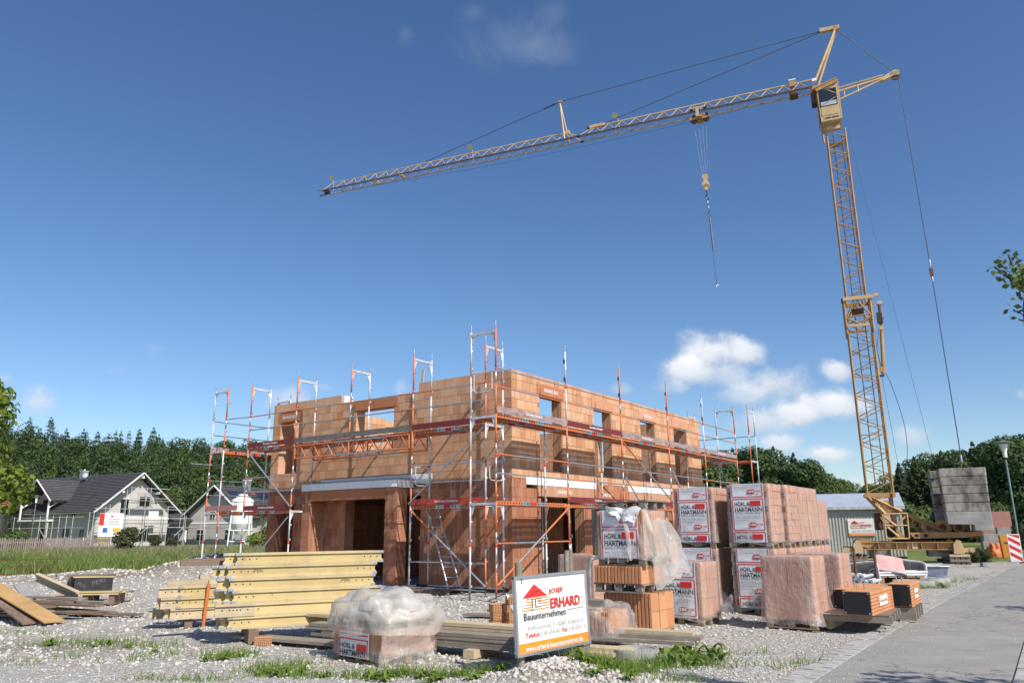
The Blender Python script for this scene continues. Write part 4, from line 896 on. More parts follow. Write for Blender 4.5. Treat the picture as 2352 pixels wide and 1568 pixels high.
# ------------------------------------------------------------------ tower crane (x: away from the jib, y: to the back, z up)
CRZ = math.atan2(-.3867, .9222); CRP = Vector((16.64, 34.93, 0))
crane = thing('tower_crane', 'tall ochre lattice tower crane with a long horizontal jib and concrete ballast', 'crane', tuple(CRP), CRZ)
CC = 'crane'; CP = 'crane_pale'
def cb(name, p, q, r, mat=CC, n=6): return bar(name, p, q, r, mat, crane, n)
def cx(name, c, s, mat=CC, rot=None): return box(name, c, s, mat, crane, rot)
RX_ = lambda a: Matrix.Rotation(a, 3, 'X'); RY_ = lambda a: Matrix.Rotation(a, 3, 'Y'); RZ_ = lambda a: Matrix.Rotation(a, 3, 'Z')
# undercarriage
for y in (-1.25, 1.25):
    cx('undercarriage_beam', (.75, y, .72), (3.5, .05, .30)); cx('beam_flange', (.75, y - .06, .87), (3.5, .20, .03)); cx('beam_flange', (.75, y - .06, .575), (3.5, .20, .03))
    for x in (-.35, .35, .95, 1.3, 1.9): cx('beam_stiffener', (x, y - .08, .72), (.03, .14, .27), CP if x == .95 else CC)
    cx('beam_plate', (.95, y - .05, .73), (.42, .05, .26), CP); cx('beam_plate', (.02, y - .035, .74), (.22, .03, .18), CP)
    for x, sg in ((-1.2, -1), (2.62, 1)):
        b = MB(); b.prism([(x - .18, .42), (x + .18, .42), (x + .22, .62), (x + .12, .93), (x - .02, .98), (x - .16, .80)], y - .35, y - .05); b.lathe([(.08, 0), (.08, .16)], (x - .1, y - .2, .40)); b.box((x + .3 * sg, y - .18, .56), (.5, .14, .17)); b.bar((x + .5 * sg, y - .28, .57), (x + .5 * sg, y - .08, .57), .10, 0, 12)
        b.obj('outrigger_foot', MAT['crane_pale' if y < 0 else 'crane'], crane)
        cb('jack_screw', (x, y - .2, .08), (x, y - .2, .45), .05, 'rust')
    b = MB(); b.prism([(-1.25, .80), (-.75, .60), (-.45, .86), (-.75, 1.02), (-1.05, .92)], y - .12, y - .08); b.prism([(-1.15, .98), (-.85, 1.03), (-.60, .86), (-.9, .84)], y + .25, y + .29); b.obj('folded_arm', MAT['crane'], crane)
cx('cross_beam', (.75, 0, .72), (.9, 2.4, .28)); cx('cross_beam', (-.5, 0, .72), (.3, 2.4, .26)); cx('cross_beam', (2.2, 0, .72), (.3, 2.4, .26))
bm_ = MB(); bm_.lathe([(.74, .87), (.76, .90), (.76, .97), (.70, 1.0)], (1.05, 0, 0), 28); bm_.obj('slewing_ring', MAT['black'], crane, smooth=False)
for x0, x1, y in ((-.75, .10, -.3), (1.55, 2.55, -.6)): cx('sleeper', ((x0 + x1) / 2, y, .40), (x1 - x0, 1.2, .24), 'concrete_dark')
# slewing platform
for y in (-.85, .80):
    b = MB(); b.prism([(.92, 1.27), (3.70, 1.29), (3.66, 1.14), (2.95, 1.05), (1.10, 1.02)], y - .04, y + .04); b.obj('platform_beam', MAT['crane'], crane)
    for x in (1.20, 1.55): b = MB(); b.lathe([(.001, -.005), (.07, -.005), (.07, 0)], (0, 0, 0), 12); link('slot', CACHE.setdefault('slot', b.mesh('slot', MAT['hole'])), crane, Matrix.Translation((x, y - .045, 1.14)) @ Matrix.Rotation(math.pi / 2, 4, 'X') @ Matrix.Diagonal((1.3, 1, 1, 1)))
    cx('platform_plate', (2.25, y - .05, 1.17), (.32, .02, .20), CC)
cx('platform_deck', (2.2, 0, 1.10), (2.7, 1.6, .10), 'rust')
for x, r_ in ((1.75, .24), (2.27, .27), (2.88, .24)):
    b = MB(); b.bar((x, -.45, 1.48), (x, .5, 1.48), r_, 0, 18); b.bar((x, -.52, 1.48), (x, -.45, 1.48), r_ * 1.25 if x != 2.88 else r_, 0, 18); b.bar((x, -.56, 1.48), (x, -.52, 1.48), r_ * .5, 1, 14); b.obj('winch_drum', [MAT['crane'], MAT['rust']], crane)
for x, z, s_ in ((1.15, 1.55, .26), (1.30, 1.82, .22), (1.42, 1.42, .22), (1.2, 2.0, .16)): cx('winch_motor', (x, .1, z), (s_, .5, s_ * .8), 'crane')
cx('switch_box', (1.5, -.2, 1.62), (.22, .2, .34), 'concrete'); 
# mast foot: inclined frame, cage and stays
for y in (-.55, .55):
    b = MB(); b.prism([(-.64, 2.98), (.60, 3.0), (.60, 2.80), (-.50, 2.78)], y - .06, y + .06); b.obj('foot_girder', MAT['crane'], crane)
    b = MB(); b.bar((-.58, y, 2.92), (.12, y, 2.02), .085, 0, 4); b.bar((-.32, y, 2.78), (2.25, y, 1.30), .085, 0, 4); b.bar((-.20, y, 2.62), (.0, y, 1.9), .06, 0, 4); b.obj('foot_stay', MAT['crane'], crane)
    b = MB(); b.prism([(-.15, 1.95), (.08, 1.95), (.30, 1.45), (.52, 1.42), (.82, 1.0), (.50, 1.0), (.24, 1.30), (-.02, 1.70)], y - .03, y + .03); b.prism([(.05, 2.65), (.48, 2.65), (.48, 2.30), (.22, 2.20)], y - .02, y + .02); b.obj('foot_plate', MAT['crane'], crane)
    cb('pivot_pin', (-.58, y - .12, 2.90), (-.58, y + .12, 2.90), .10, CC, 12); cb('pivot_pin', (-.26, y - .12, 2.66), (-.26, y + .12, 2.66), .09, 'rust', 12)
    cx('foot_column', (.42, y, 2.2), (.12, .12, 1.5), 'rust')
cx('foot_panel', (.18, .1, 2.35), (.42, .5, .5)); cx('foot_panel', (-.2, 0, 1.75), (.3, .7, .75), 'rust'); cx('foot_panel', (.30, -.1, 1.5), (.35, .6, .6))
yc = -.92
for (x0, z0, x1, z1) in ((.02, 2.06, .93, 2.08), (-.04, 1.57, .90, 1.57), (-.04, 1.01, .88, 1.02), (.0, 1.01, .02, 2.06), (.90, 1.02, .93, 2.08), (.02, 1.95, .45, 1.55), (.45, 1.55, .85, 1.95), (.10, 1.50, .50, 1.10)):
    cb('cage_bar', (x0, yc, z0), (x1, yc, z1), .032 if abs(x1 - x0) < .1 or abs(z1 - z0) < .1 else .045, CP, 4)
cx('cage_box', (.10, yc + .03, 1.88), (.30, .10, .36), CP); cx('cage_floor', (.44, yc + .3, 1.02), (.94, .62, .04), CP)
hz = MB(); 
for i in range(3): hz.lathe([(.15 + .03 * i, -.02), (.17 + .03 * i, 0), (.15 + .03 * i, .02)], (0, 0, 0), 14)
link('hose_coil', hz.mesh('hose_coil', MAT['black']), crane, Matrix.Translation((.22, yc + .1, 1.28)) @ Matrix.Rotation(math.pi / 2, 4, 'X'))
# mast: lower and upper section
def mast(w, z0, z1, n, r, name):
    h = w / 2
    for sx in (-1, 1):
        for sy in (-1, 1): cb(name, (sx * h, sy * h, z0), (sx * h, sy * h, z1), r, CC, 4)
    st = (z1 - z0) / n
    for i in range(n):
        a, b_ = z0 + i * st, z0 + (i + 1) * st; m_ = (a + b_) / 2
        for sy in (-1, 1):
            o_ = 0 if sy < 0 else st * .28; s_ = 1 if i % 2 == 0 else 1
            if b_ + o_ > z1 + .2: o_ = 0
            cb('mast_brace', (-h, sy * h, a + o_), (h, sy * h, m_ + o_ - .05), r * .55); cb('mast_brace', (h, sy * h, m_ + o_ + .03), (-h, sy * h, b_ + o_ - .04), r * .55)
            cb('mast_brace', (sy * h, -h, a), (sy * h, h, m_), r * .55); cb('mast_brace', (sy * h, h, m_), (sy * h, -h, b_), r * .55)
mast(1.05, 3.0, 10.6, 7, .045, 'mast_chord'); mast(.86, 12.1, 21.05, 9, .042, 'mast_chord')
for z in (5.6, 8.3): cb('mast_brace', (-.525, -.525, z), (.525, -.525, z), .028)
for x in (-.13, .27): cb('ladder_rail', (x, .15, 3.2), (x, .15, 21.0), .022, 'rust')
for i in range(58): cb('ladder_rung', (-.13, .15, 3.3 + i * .305), (.27, .15, 3.3 + i * .305), .011, 'rust', 5)
# telescoping joint
h = .57
for sx in (-1, 1):
    for sy in (-1, 1): cb('joint_post', (sx * h, sy * h, 10.4), (sx * h, sy * h, 12.1), .06, CC, 4)
for y in (-.62, .62):
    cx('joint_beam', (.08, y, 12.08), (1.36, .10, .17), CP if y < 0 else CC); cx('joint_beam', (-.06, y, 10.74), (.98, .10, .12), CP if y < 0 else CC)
    for p, q in (((-.5, 11.15), (-.15, 11.98)), ((.0, 11.98), (.52, 11.2)), ((-.5, 11.12), (.0, 10.84)), ((.52, 11.14), (.1, 10.84)), ((-.4, 11.2), (.4, 11.24))): cb('joint_brace', (p[0], y * .95, p[1]), (q[0], y * .95, q[1]), .042, CC, 4)
for x in (-.57, .57): cx('joint_beam', (x, 0, 12.08), (.10, 1.14, .15)); cx('joint_beam', (x, 0, 10.74), (.08, 1.1, .10))
cx('joint_roller', (-.62, -.3, 12.08), (.10, .3, .22), 'dark_steel'); cx('joint_roller', (.85, -.62, 12.13), (.22, .12, .14), CP)
cx('joint_roller', (0, -.1, 11.5), (.5, .4, .3), 'rust')
cb('hoist_cylinder', (.92, -.2, 10.52), (.77, -.2, 8.42), .085, CC, 12); cb('hoist_cylinder', (.965, -.2, 11.83), (.92, -.2, 10.68), .07, 'rust', 10)
cx('cylinder_block', (.90, -.2, 11.1), (.24, .2, .5), 'dark_steel'); cx('cylinder_block', (.92, -.2, 10.60), (.16, .2, .2), CP); cx('cylinder_block', (.62, -.2, 8.33), (.34, .14, .09), 'dark_steel'); cx('cylinder_block', (.70, -.2, 8.62), (.14, .16, .26)); cx('cylinder_block', (1.02, -.2, 11.25), (.07, .1, .3), CP); cx('cylinder_block', (.99, -.2, 11.83), (.2, .16, .16), CP)
cb('hoist_arm', (.52, -.3, 11.55), (.94, -.2, 11.78), .03)
pts_ = [Vector((.85, -.2, 8.45)) + Vector((.62 * math.sin(2.2 * t) ** 1.0 - .15 * t * t * t * 3, -.15 * t, .12 * math.sin(math.pi * min(1, t * 4)) - 5.2 * t)) for t in [i / 18 for i in range(19)]]
bh = MB(); bh.path([tuple(p) for p in pts_], .014, 0, 5); bh.path([(.80, -.2, 10.6), (.62, -.2, 9.6), (.70, -.2, 8.8), (.80, -.2, 8.5)], .012, 0, 5); bh.path([(.98, -.2, 11.4), (1.08, -.2, 11.1), (.98, -.2, 10.85)], .012, 0, 5); bh.obj('power_cable', MAT['cable'], crane)
# cab
b = MB(); y0, y1 = -.80, -.10; X0, X1 = -.66, .30
cabp = [(X0 + .03, 21.42), (X1, 21.42), (X1 + .02, 23.60), (X0 - .02, 23.22)]
b.prism(cabp, -.80, .45); b.obj('cab', MAT['crane_pale'], crane)
cx('cab_window_frame', (-.185, -.812, 22.69), (.82, .02, .96), 'black'); cx('cab_window', (-.185, -.826, 22.69), (.76, .012, .90), 'glass'); cx('cab_window', (-.185, -.834, 22.36), (.74, .006, .22), 'sheet_roof')
bb = MB(); bb.bar((-.52, -.836, 22.30), (.16, -.836, 22.62), .025, 0, 4); bb.bar((-.2, -.836, 23.1), (.17, -.836, 22.85), .02, 0, 4); bb.obj('window_brace', MAT['crane_pale'], crane)
cx('cab_door_panel', (-.17, -.812, 21.96), (.78, .02, .48), CP); letters('lettering', 'LIEBHERR', crane, Matrix.Translation((0, -.806, 0)) @ Matrix.Rotation(math.pi / 2, 4, 'X'), -.50, 21.56, .72, 'black_print', .10, .04)
cx('cab_roof', (-.28, -.22, 23.50), (1.22, 1.30, .06), CC, RY_(-.30)); cx('cab_roof_edge', (-.2, -.86, 23.36), (1.1, .05, .16), CC, RY_(-.32)); cx('cab_corner', (.335, -.76, 22.5), (.05, .10, 2.2), CP)
cx('cab_side', (-.70, -.25, 22.3), (.04, .9, 1.7), CC); cx('cab_beam', (-.10, -.47, 21.14), (.66, .06, .17), CP); cx('cab_beam', (-.05, .40, 20.6), (.6, .06, .22), 'rust')
for p, q in (((-.6, 20.9), (.2, 21.35)), ((-.62, 21.4), (-.60, 20.4))): cb('cab_brace', (p[0], -.47, p[1]), (q[0], -.47, q[1]), .05, CC, 4)
cx('pivot_block', (-.80, -.30, 23.05), (.34, .5, .75), 'rust'); cx('pivot_block', (-.86, -.34, 22.7), (.2, .3, .24), 'dark_steel'); cx('pivot_block', (-.74, .2, 23.8), (.4, .5, .3), CC)
# apex frame and back arm
for y, dx in ((-.28, 0), (.28, .16)):
    cb('apex_leg', (-.70 + dx * .8, y, 24.05), (.58, y * .3, 26.95), .085, CP, 4)
cx('apex_head', (.30, 0, 27.06), (.95, .22, .20), CP, RY_(.05)); cb('apex_pulley', (.58, -.16, 26.98), (.58, .16, 26.98), .14, CC, 12); cx('apex_clamp', (-.72, -.3, 24.1), (.22, .2, .16), 'white_paint')
tipb = Vector((3.05, 0, 23.72))
for p, q, r_ in (((.35, .3, 23.70), (2.5, 0, 23.72), .055), ((.36, -.3, 23.18), (2.55, -.05, 23.58), .055), ((.36, -.3, 22.72), (2.45, -.04, 23.50), .048), ((1.27, -.2, 22.98), (1.27, -.2, 23.37), .035), ((.62, -.27, 22.82), (.62, -.27, 23.22), .025)): cb('back_arm', p, q, r_, CP, 6)
b = MB(); b.prism([(2.2, 23.48), (2.45, 23.60), (3.0, 23.86), (3.22, 23.80), (3.22, 23.66), (2.95, 23.56), (2.5, 23.42)], -.10, .10); b.obj('back_arm_head', MAT['crane_pale'], crane)
cb('back_pulley', (3.05, -.05, 23.56), (3.05, .05, 23.56), .21, 'rust', 18); cx('back_plate', (3.0, -.09, 23.68), (.45, .02, .22), CP)
cb('tie_rope', (.62, 0, 26.98), (2.95, 0, 23.84), .022, 'cable', 5); cb('tie_rope', (3.16, 0, 23.42), (3.33, 0, 13.45), .022, 'cable', 5); cb('tie_rope', (3.34, 0, 12.9), (3.38, -.3, 4.35), .022, 'cable', 5)
cx('rope_coupling', (3.335, 0, 13.1), (.14, .12, .36), 'rust'); cb('rope_socket', (3.33, 0, 13.7), (3.33, 0, 13.35), .05, 'galv'); cb('rope_socket', (3.34, 0, 12.85), (3.34, 0, 12.6), .05, 'galv'); cb('rope_socket', (3.37, -.3, 4.55), (3.38, -.3, 4.22), .05, 'galv')
cb('control_rope', (.38, -.3, 22.6), (2.3, -.2, 4.4), .007, 'cable', 4); cb('control_rope', (.6, .1, 10.6), (.95, .1, 3.2), .008, 'cable', 4)
# jib (towards -x): two lower chords, one upper chord
def jx(j): return -j
ZB, ZT, HW = 23.75, 24.33, .36
AP = [1.45 + .80 * i for i in range(15)]; AP2 = [14.50 + .825 * i for i in range(21)]
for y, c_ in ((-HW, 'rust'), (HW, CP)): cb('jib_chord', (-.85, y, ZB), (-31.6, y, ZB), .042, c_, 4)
cb('jib_chord', (-.75, 0, ZT), (-12.75, 0, ZT), .045, CP, 6); cb('jib_chord', (-14.45, 0, ZT), (-25.2, 0, ZT), .04, CP, 6); cb('jib_chord', (-25.2, 0, ZT), (-31.1, 0, ZT), .026, CP, 6)
def jib_web(L_, first, last):
    allp = [first] + L_ + [last]
    for i, a in enumerate(L_):
        l_ = (allp[i] + a) / 2; r_ = (a + allp[i + 2]) / 2
        for y in (-HW, HW): cb('jib_brace', (-a, 0, ZT), (-l_, y, ZB), .021, CP, 5); cb('jib_brace', (-a, 0, ZT), (-r_, y, ZB), .021, CP, 5)
        cb('jib_brace', (-l_, -HW, ZB), (-r_, HW, ZB), .02, CP, 5)
jib_web(AP, .65, 13.4); jib_web(AP2[:-1], 13.7, 31.0)
cb('jib_brace', (-12.7, 0, ZT), (-13.6, -HW, ZB), .028, CP, 5); cb('jib_brace', (-12.7, 0, ZT), (-13.6, HW, ZB), .028, CP, 5); cb('jib_brace', (-14.45, 0, ZT), (-13.6, -HW, ZB), .028, CP, 5); cb('jib_brace', (-14.45, 0, ZT), (-13.6, HW, ZB), .028, CP, 5)
for j in (25.6, 27.5): 
    for e in (0, .14): cx('jib_cross_tie', (-j - e, 0, ZB), (.07, .72, .06), CP)
cx('jib_end', (-31.5, 0, ZB), (.10, .74, .08), CP); cx('jib_end', (-31.35, -.2, ZB - .10), (.3, .3, .18), 'dark_steel'); cb('jib_buffer', (-31.3, 0, ZB - .1), (-31.75, -.45, ZB - .42), .06, 'dark_steel'); cb('jib_buffer', (-31.4, 0, ZB - .02), (-31.9, -.5, ZB + .0), .03, 'dark_steel'); cb('jib_brace', (-31.1, 0, ZT), (-31.6, -HW, ZB), .025, CP, 5); cb('jib_brace', (-31.1, 0, ZT), (-31.6, HW, ZB), .025, CP, 5)
for y, dx in ((-.34, -.03), (.34, .05)): cb('jib_post', (-14.42 + dx, y, ZB + .02), (-14.80, 0, 26.45), .055, CP, 4)
cx('jib_post_head', (-14.78, 0, 26.47), (.22, .16, .12), CC); cx('jib_joint', (-14.4, 0, ZT), (.35, .16, .2), CP); cx('jib_joint', (-12.55, 0, ZT + .02), (.9, .18, .17), CP); cx('jib_joint', (-13.05, 0, ZT), (.16, .14, .12), 'dark_steel')
for j in (13.6,):
    for y in (-HW, HW): cx('jib_joint', (-j, y, ZB), (.22, .08, .10), 'dark_steel')
cb('jib_tie', (-14.9, 0, 26.45), (-23.95, 0, ZT + .1), .022, 'cable', 5); cb('jib_tie', (-14.65, 0, 26.48), (.0, 0, 27.06), .022, 'cable', 5); cb('jib_tie', (-12.0, 0, ZT + .1), (.0, 0, 27.04), .022, 'cable', 5)
for t0, t1 in ((.02, .06), (.065, .10)): cb('tie_link', Vector((-14.9, 0, 26.45)).lerp(Vector((-23.95, 0, ZT + .1)), t0), Vector((-14.9, 0, 26.45)).lerp(Vector((-23.95, 0, ZT + .1)), t1), .045, 'dark_steel', 6)
for j in (31.25, 20.8, 11.45):       # small square flags on the jib
    cb('flag_pole', (-j + .25, 0, ZT - .5 if j < 25 else ZB), (-j + .16, 0, ZT + .22), .02, CP, 5)
    cx('flag', (-j, -.02, ZT + .42), (.32, .02, .32), 'flag', RY_(.72))
cx('trolley_motor', (-1.78, 0, ZT - .02), (.30, .30, .34), CC); cx('trolley_motor', (-1.78, 0, ZT + .18), (.36, .34, .06), 'white_paint'); cx('trolley_motor', (-1.78, 0, ZB - .1), (.42, .5, .22), 'rust')
for k in range(4): cb('trolley_rope', (-.9, -.15 + .1 * k, ZB + .05 + .05 * k), (-31.2, -.15 + .1 * k, ZB + .05 + .05 * k), .006, 'cable', 4)
pts_ = [(-.9 - 30.1 * t, -.1, ZB - .12 - 1.9 * t * (1 - t)) for t in [i / 16 for i in range(17)]]
b = MB(); b.path(pts_, .009, 0, 4); b.obj('hoist_rope', MAT['cable'], crane)
# trolley
JT = -6.7
for y in (-HW, HW):
    cx('trolley_frame', (JT, y * 1.15, ZB + .16), (.80, .06, .08), CP)
    for dx in (-.36, .36): cb('trolley_wheel', (JT + dx, y - .05, ZB + .12), (JT + dx, y + .05, ZB + .12), .09, 'black', 12)
    cx('trolley_arm', (JT - .05, y * 1.15, ZB - .08), (.16, .05, .55), CP)
cx('trolley_body', (JT, 0, ZB - .32), (.34, .8, .12), CC); 
for dx in (-.30, .34): cb('trolley_pulley', (JT + dx, -.07, ZB - .36), (JT + dx, .07, ZB - .36), .18, 'rust', 14); cx('trolley_body', (JT + dx, 0, ZB - .30), (.46, .22, .14), CC)
for k, x in enumerate((-.33, -.08, .14, .36)): cb('fall_rope', (JT + x, 0, ZB - .5), (JT + .06 + (x - .02) * .35, 0, 19.95), .0045, 'galv', 4)
# hook block
hk = thing('hook_block', 'pale ochre figure eight hook block hanging from the crane trolley', 'hook block', tuple(CRP + Matrix.Rotation(CRZ, 3, 'Z') @ Vector((-6.63, 0, 19.13))), CRZ)
b = MB()
for z, r_ in ((.80, .155), (.36, .20)):
    for y in (-.07, .07): b.lathe([(.001, -.012), (r_, -.012), (r_, .012), (.001, .012)], (0, 0, 0), 20); V_ = b.v.pop(); b.v.append(np.stack([V_[:, 0], V_[:, 2] + y, V_[:, 1] + z], -1))
for y in (-.07, .07): b.prism([(-.19, .32), (.19, .32), (.04, .02), (-.04, .02)], y - .012, y + .012); b.prism([(-.1, .5), (.1, .5), (.09, .72), (-.09, .72)], y - .010, y + .010)
b.obj('cheek_plate', MAT['crane_pale'], hk); b = MB(); b.bar((0, -.05, .80), (0, .05, .80), .13, 0, 16); b.bar((0, -.05, .36), (0, .05, .36), .17, 0, 16); b.box((0, 0, .98), (.12, .1, .05)); b.obj('pulley', MAT['rust'], hk)
base = Matrix.Translation((0, -.086, 0)) @ Matrix.Rotation(math.pi / 2, 4, 'X'); letters('lettering', '2', hk, base, -.03, .80, .06, 'rust'); letters('lettering', '4', hk, base, -.03, .36, .07, 'rust')
b = MB(); b.bar((0, 0, .02), (0, 0, -.14), .03); b.path([(0, 0, -.14), (.05, 0, -.2), (.05, 0, -.27), (0, 0, -.32), (-.06, 0, -.28)], .022); b.obj('hook', MAT['black'], hk)
ch = thing('chain_sling', 'long lifting chain with steel rope hanging below the crane hook', 'lifting chain', tuple(CRP + Matrix.Rotation(CRZ, 3, 'Z') @ Vector((-6.62, 0, 18.8))), CRZ)
def ring(name, c, rx, rz, r, mat, par, rot=0.):
    b = MB(); b.path([(rx * math.cos(t), 0, rz * math.sin(t)) for t in [2 * math.pi * i / 14 for i in range(15)]], r); return link(name, b.mesh(name, MAT[mat]), par, Matrix.Translation(c) @ Matrix.Rotation(rot, 4, 'Z'))
ring('ring', (0, 0, -.08), .085, .16, .020, 'black', ch); bar('rope', (.02, 0, -.22), (.05, 0, -.72), .011, 'cable', ch); bar('ferrule', (.02, 0, -.26), (.028, 0, -.40), .022, 'white_paint', ch); bar('ferrule', (.04, 0, -.58), (.045, 0, -.70), .022, 'white_paint', ch)
ring('ring', (.05, 0, -.80), .055, .10, .014, 'black', ch); ring('ring', (.055, 0, -1.08), .075, .12, .016, 'black', ch, 0); bar('shackle', (.05, 0, -.9), (.055, 0, -.98), .018, 'black', ch)
b = MB(); b.path([(.05, 0, -1.2), (.06, 0, -2.2), (.11, 0, -3.4), (.17, 0, -5.0)], .013); b.obj('chain', MAT['dark_steel'], ch)
b = MB(); b.path([(.08, .03, -1.2), (.11, .03, -2.0), (.17, .03, -3.12)], .024); b.path([(.07, -.04, -1.2), (.10, -.04, -2.0), (.15, -.04, -3.1)], .02); b.obj('folded_chain', MAT['cable'], ch); ring('eye', (.175, 0, -5.06), .045, .055, .018, 'galv', ch)
# ballast
zb = [(1.33, 2.12), (2.125, 2.485), (2.49, 2.845), (2.85, 3.20), (3.205, 3.56), (3.565, 3.925)]
for i, (z0, z1) in enumerate(zb):
    mt = 'concrete' if i == 0 else 'concrete_dark'; x0, x1 = 2.30 + .02 * (5 - i) * .8, 4.0 + .012 * i
    for y, sx in ((-1.05, 0), (.35, -.22)):
        b = MB()
        if i == 0: b.prism([(x0 + sx, 1.60), (3.33, 1.58), (3.33, 1.33), (x1, 1.33), (x1, 2.12), (x0 + sx - .02, 2.12)], y - .45, y + .45)
        else:
            c = .07; b.prism([(x0 + sx, y - .45), (x1 - c, y - .45), (x1, y - .45 + c), (x1, y + .45), (x0 + sx, y + .45)], z0, z1 - .012, 0, 'z')
        ob = b.obj('ballast_block', MAT[mt], crane)
        bv = ob.modifiers.new('bevel', 'BEVEL'); bv.width = .022; bv.segments = 2
for x in (2.6, 3.7): cx('ballast_hook', (x, -.35, 3.98), (.08, .05, .10), 'rust')
cb('tie_rod', (3.38, -.3, 4.22), (3.30, -.35, 3.95), .03, 'rust')
# timber cribs below the feet
def crib(x, y, n, label, sz=(.72, .5)):
    p = CRP + Matrix.Rotation(CRZ, 3, 'Z') @ Vector((x, y, 0)); r = thing('timber_crib', label, 'timber', (p.x, p.y, thz(p.x, p.y)), CRZ, 'timber cribs under the crane feet')
    for k in range(n):
        for i in range(3 if k % 2 else 4):
            if k % 2: box('timber', (0, (i - 1) * sz[1] / 2.4, .05 + k * .10), (sz[0], .15, .095), 'grey_wood' if k < n - 1 else 'pale_wood', r)
            else: box('timber', ((i - 1.5) * sz[0] / 3.6, 0, .05 + k * .10), (.16, sz[1], .095), 'old_wood', r)
crib(2.62, -1.45, 4, 'timber crib under the front right crane foot'); crib(-1.2, -1.45, 3, 'timber crib under the front left crane foot, half hidden by the brick packs'); crib(2.62, 1.05, 3, 'timber crib under the rear right crane foot'); crib(-1.2, 1.05, 3, 'timber crib under the rear left crane foot')
# ------------------------------------------------------------------ brick packs, pallets, timber and the site board
PZ = -AZ                      # packs stand parallel to the house
UX = Vector((math.cos(PZ), math.sin(PZ), 0)); VY = Vector((-math.sin(PZ), math.cos(PZ), 0))
def pallet_parts(r, w, d, z=0., mat='pallet', h=.13):
    for i in range(5): box('deck_board', ((i - 2) * w / 4.6, d / 2, z + h - .011), (w / 5.6, d, .022), mat, r)
    for y in (.05, d / 2, d - .05):
        box('runner', (0, y, z + .012), (w, .09, .022), mat, r)
        for x in (-w / 2 + .06, 0, w / 2 - .06): box('block', (x, y, z + h / 2), (.10, .09, h - .05), mat, r)
def film_mesh(w, d, z0, z1, flare, seed, wrap=.012, top=True, sag=0.):
    g = np.random.default_rng(seed); nx_, ny_, nz_ = 14, 14, 12; per = []
    for i in range(nx_): per.append((-w / 2 + w * i / nx_, 0))
    for i in range(ny_): per.append((w / 2, d * i / ny_))
    for i in range(nx_): per.append((w / 2 - w * i / nx_, d))
    for i in range(ny_): per.append((-w / 2, d - d * i / ny_))
    n_ = len(per); V = []; F = []
    for k in range(nz_ + 1):
        t = k / nz_; z = z0 + (z1 - z0) * t
        for (x, y) in per:
            cx_, cy_ = x, y - d / 2; L_ = math.hypot(cx_ / w, cy_ / d) * 2; fl = wrap + flare * (1 - t) ** 2.6 * (.5 + .5 * math.sin(7 * x + 9 * y + seed)) + .010 * float(wob(np.array([x * 5, y * 5, z * 3]), seed, 1.2))
            nrm = Vector((cx_ / w if abs(abs(x) - w / 2) < 1e-6 else .0, cy_ / d if abs(abs(cy_) - d / 2) < 1e-6 else 0, 0)); nrm = nrm.normalized() if nrm.length > 0 else Vector((0, 0, 0))
            V.append((x + nrm.x * fl, y + nrm.y * fl, z + (0.03 * math.sin(9 * x + 8 * y + seed) if k == 0 else 0)))
    for k in range(nz_):
        for i in range(n_): F.append((k * n_ + i, k * n_ + (i + 1) % n_, (k + 1) * n_ + (i + 1) % n_, (k + 1) * n_ + i))
    if top:
        b0 = nz_ * n_; prev = b0
        for s_ in (.8, .5, .2):
            st = len(V)
            for (x, y) in per: V.append((x * s_, d / 2 + (y - d / 2) * s_, z1 + .014 * (1 - s_) + .014 * float(wob(np.array([x * s_ * 6, y * s_ * 6, seed]), seed)) - sag * (1 - s_)))
            for i in range(n_): F.append((prev + i, prev + (i + 1) % n_, st + (i + 1) % n_, st + i))
            prev = st
        F.append(tuple(prev + i for i in range(n_)))
    me = bpy.data.meshes.new('film'); me.from_pydata(V, [], F)
    for pl in me.polygons: pl.use_smooth = True
    return me
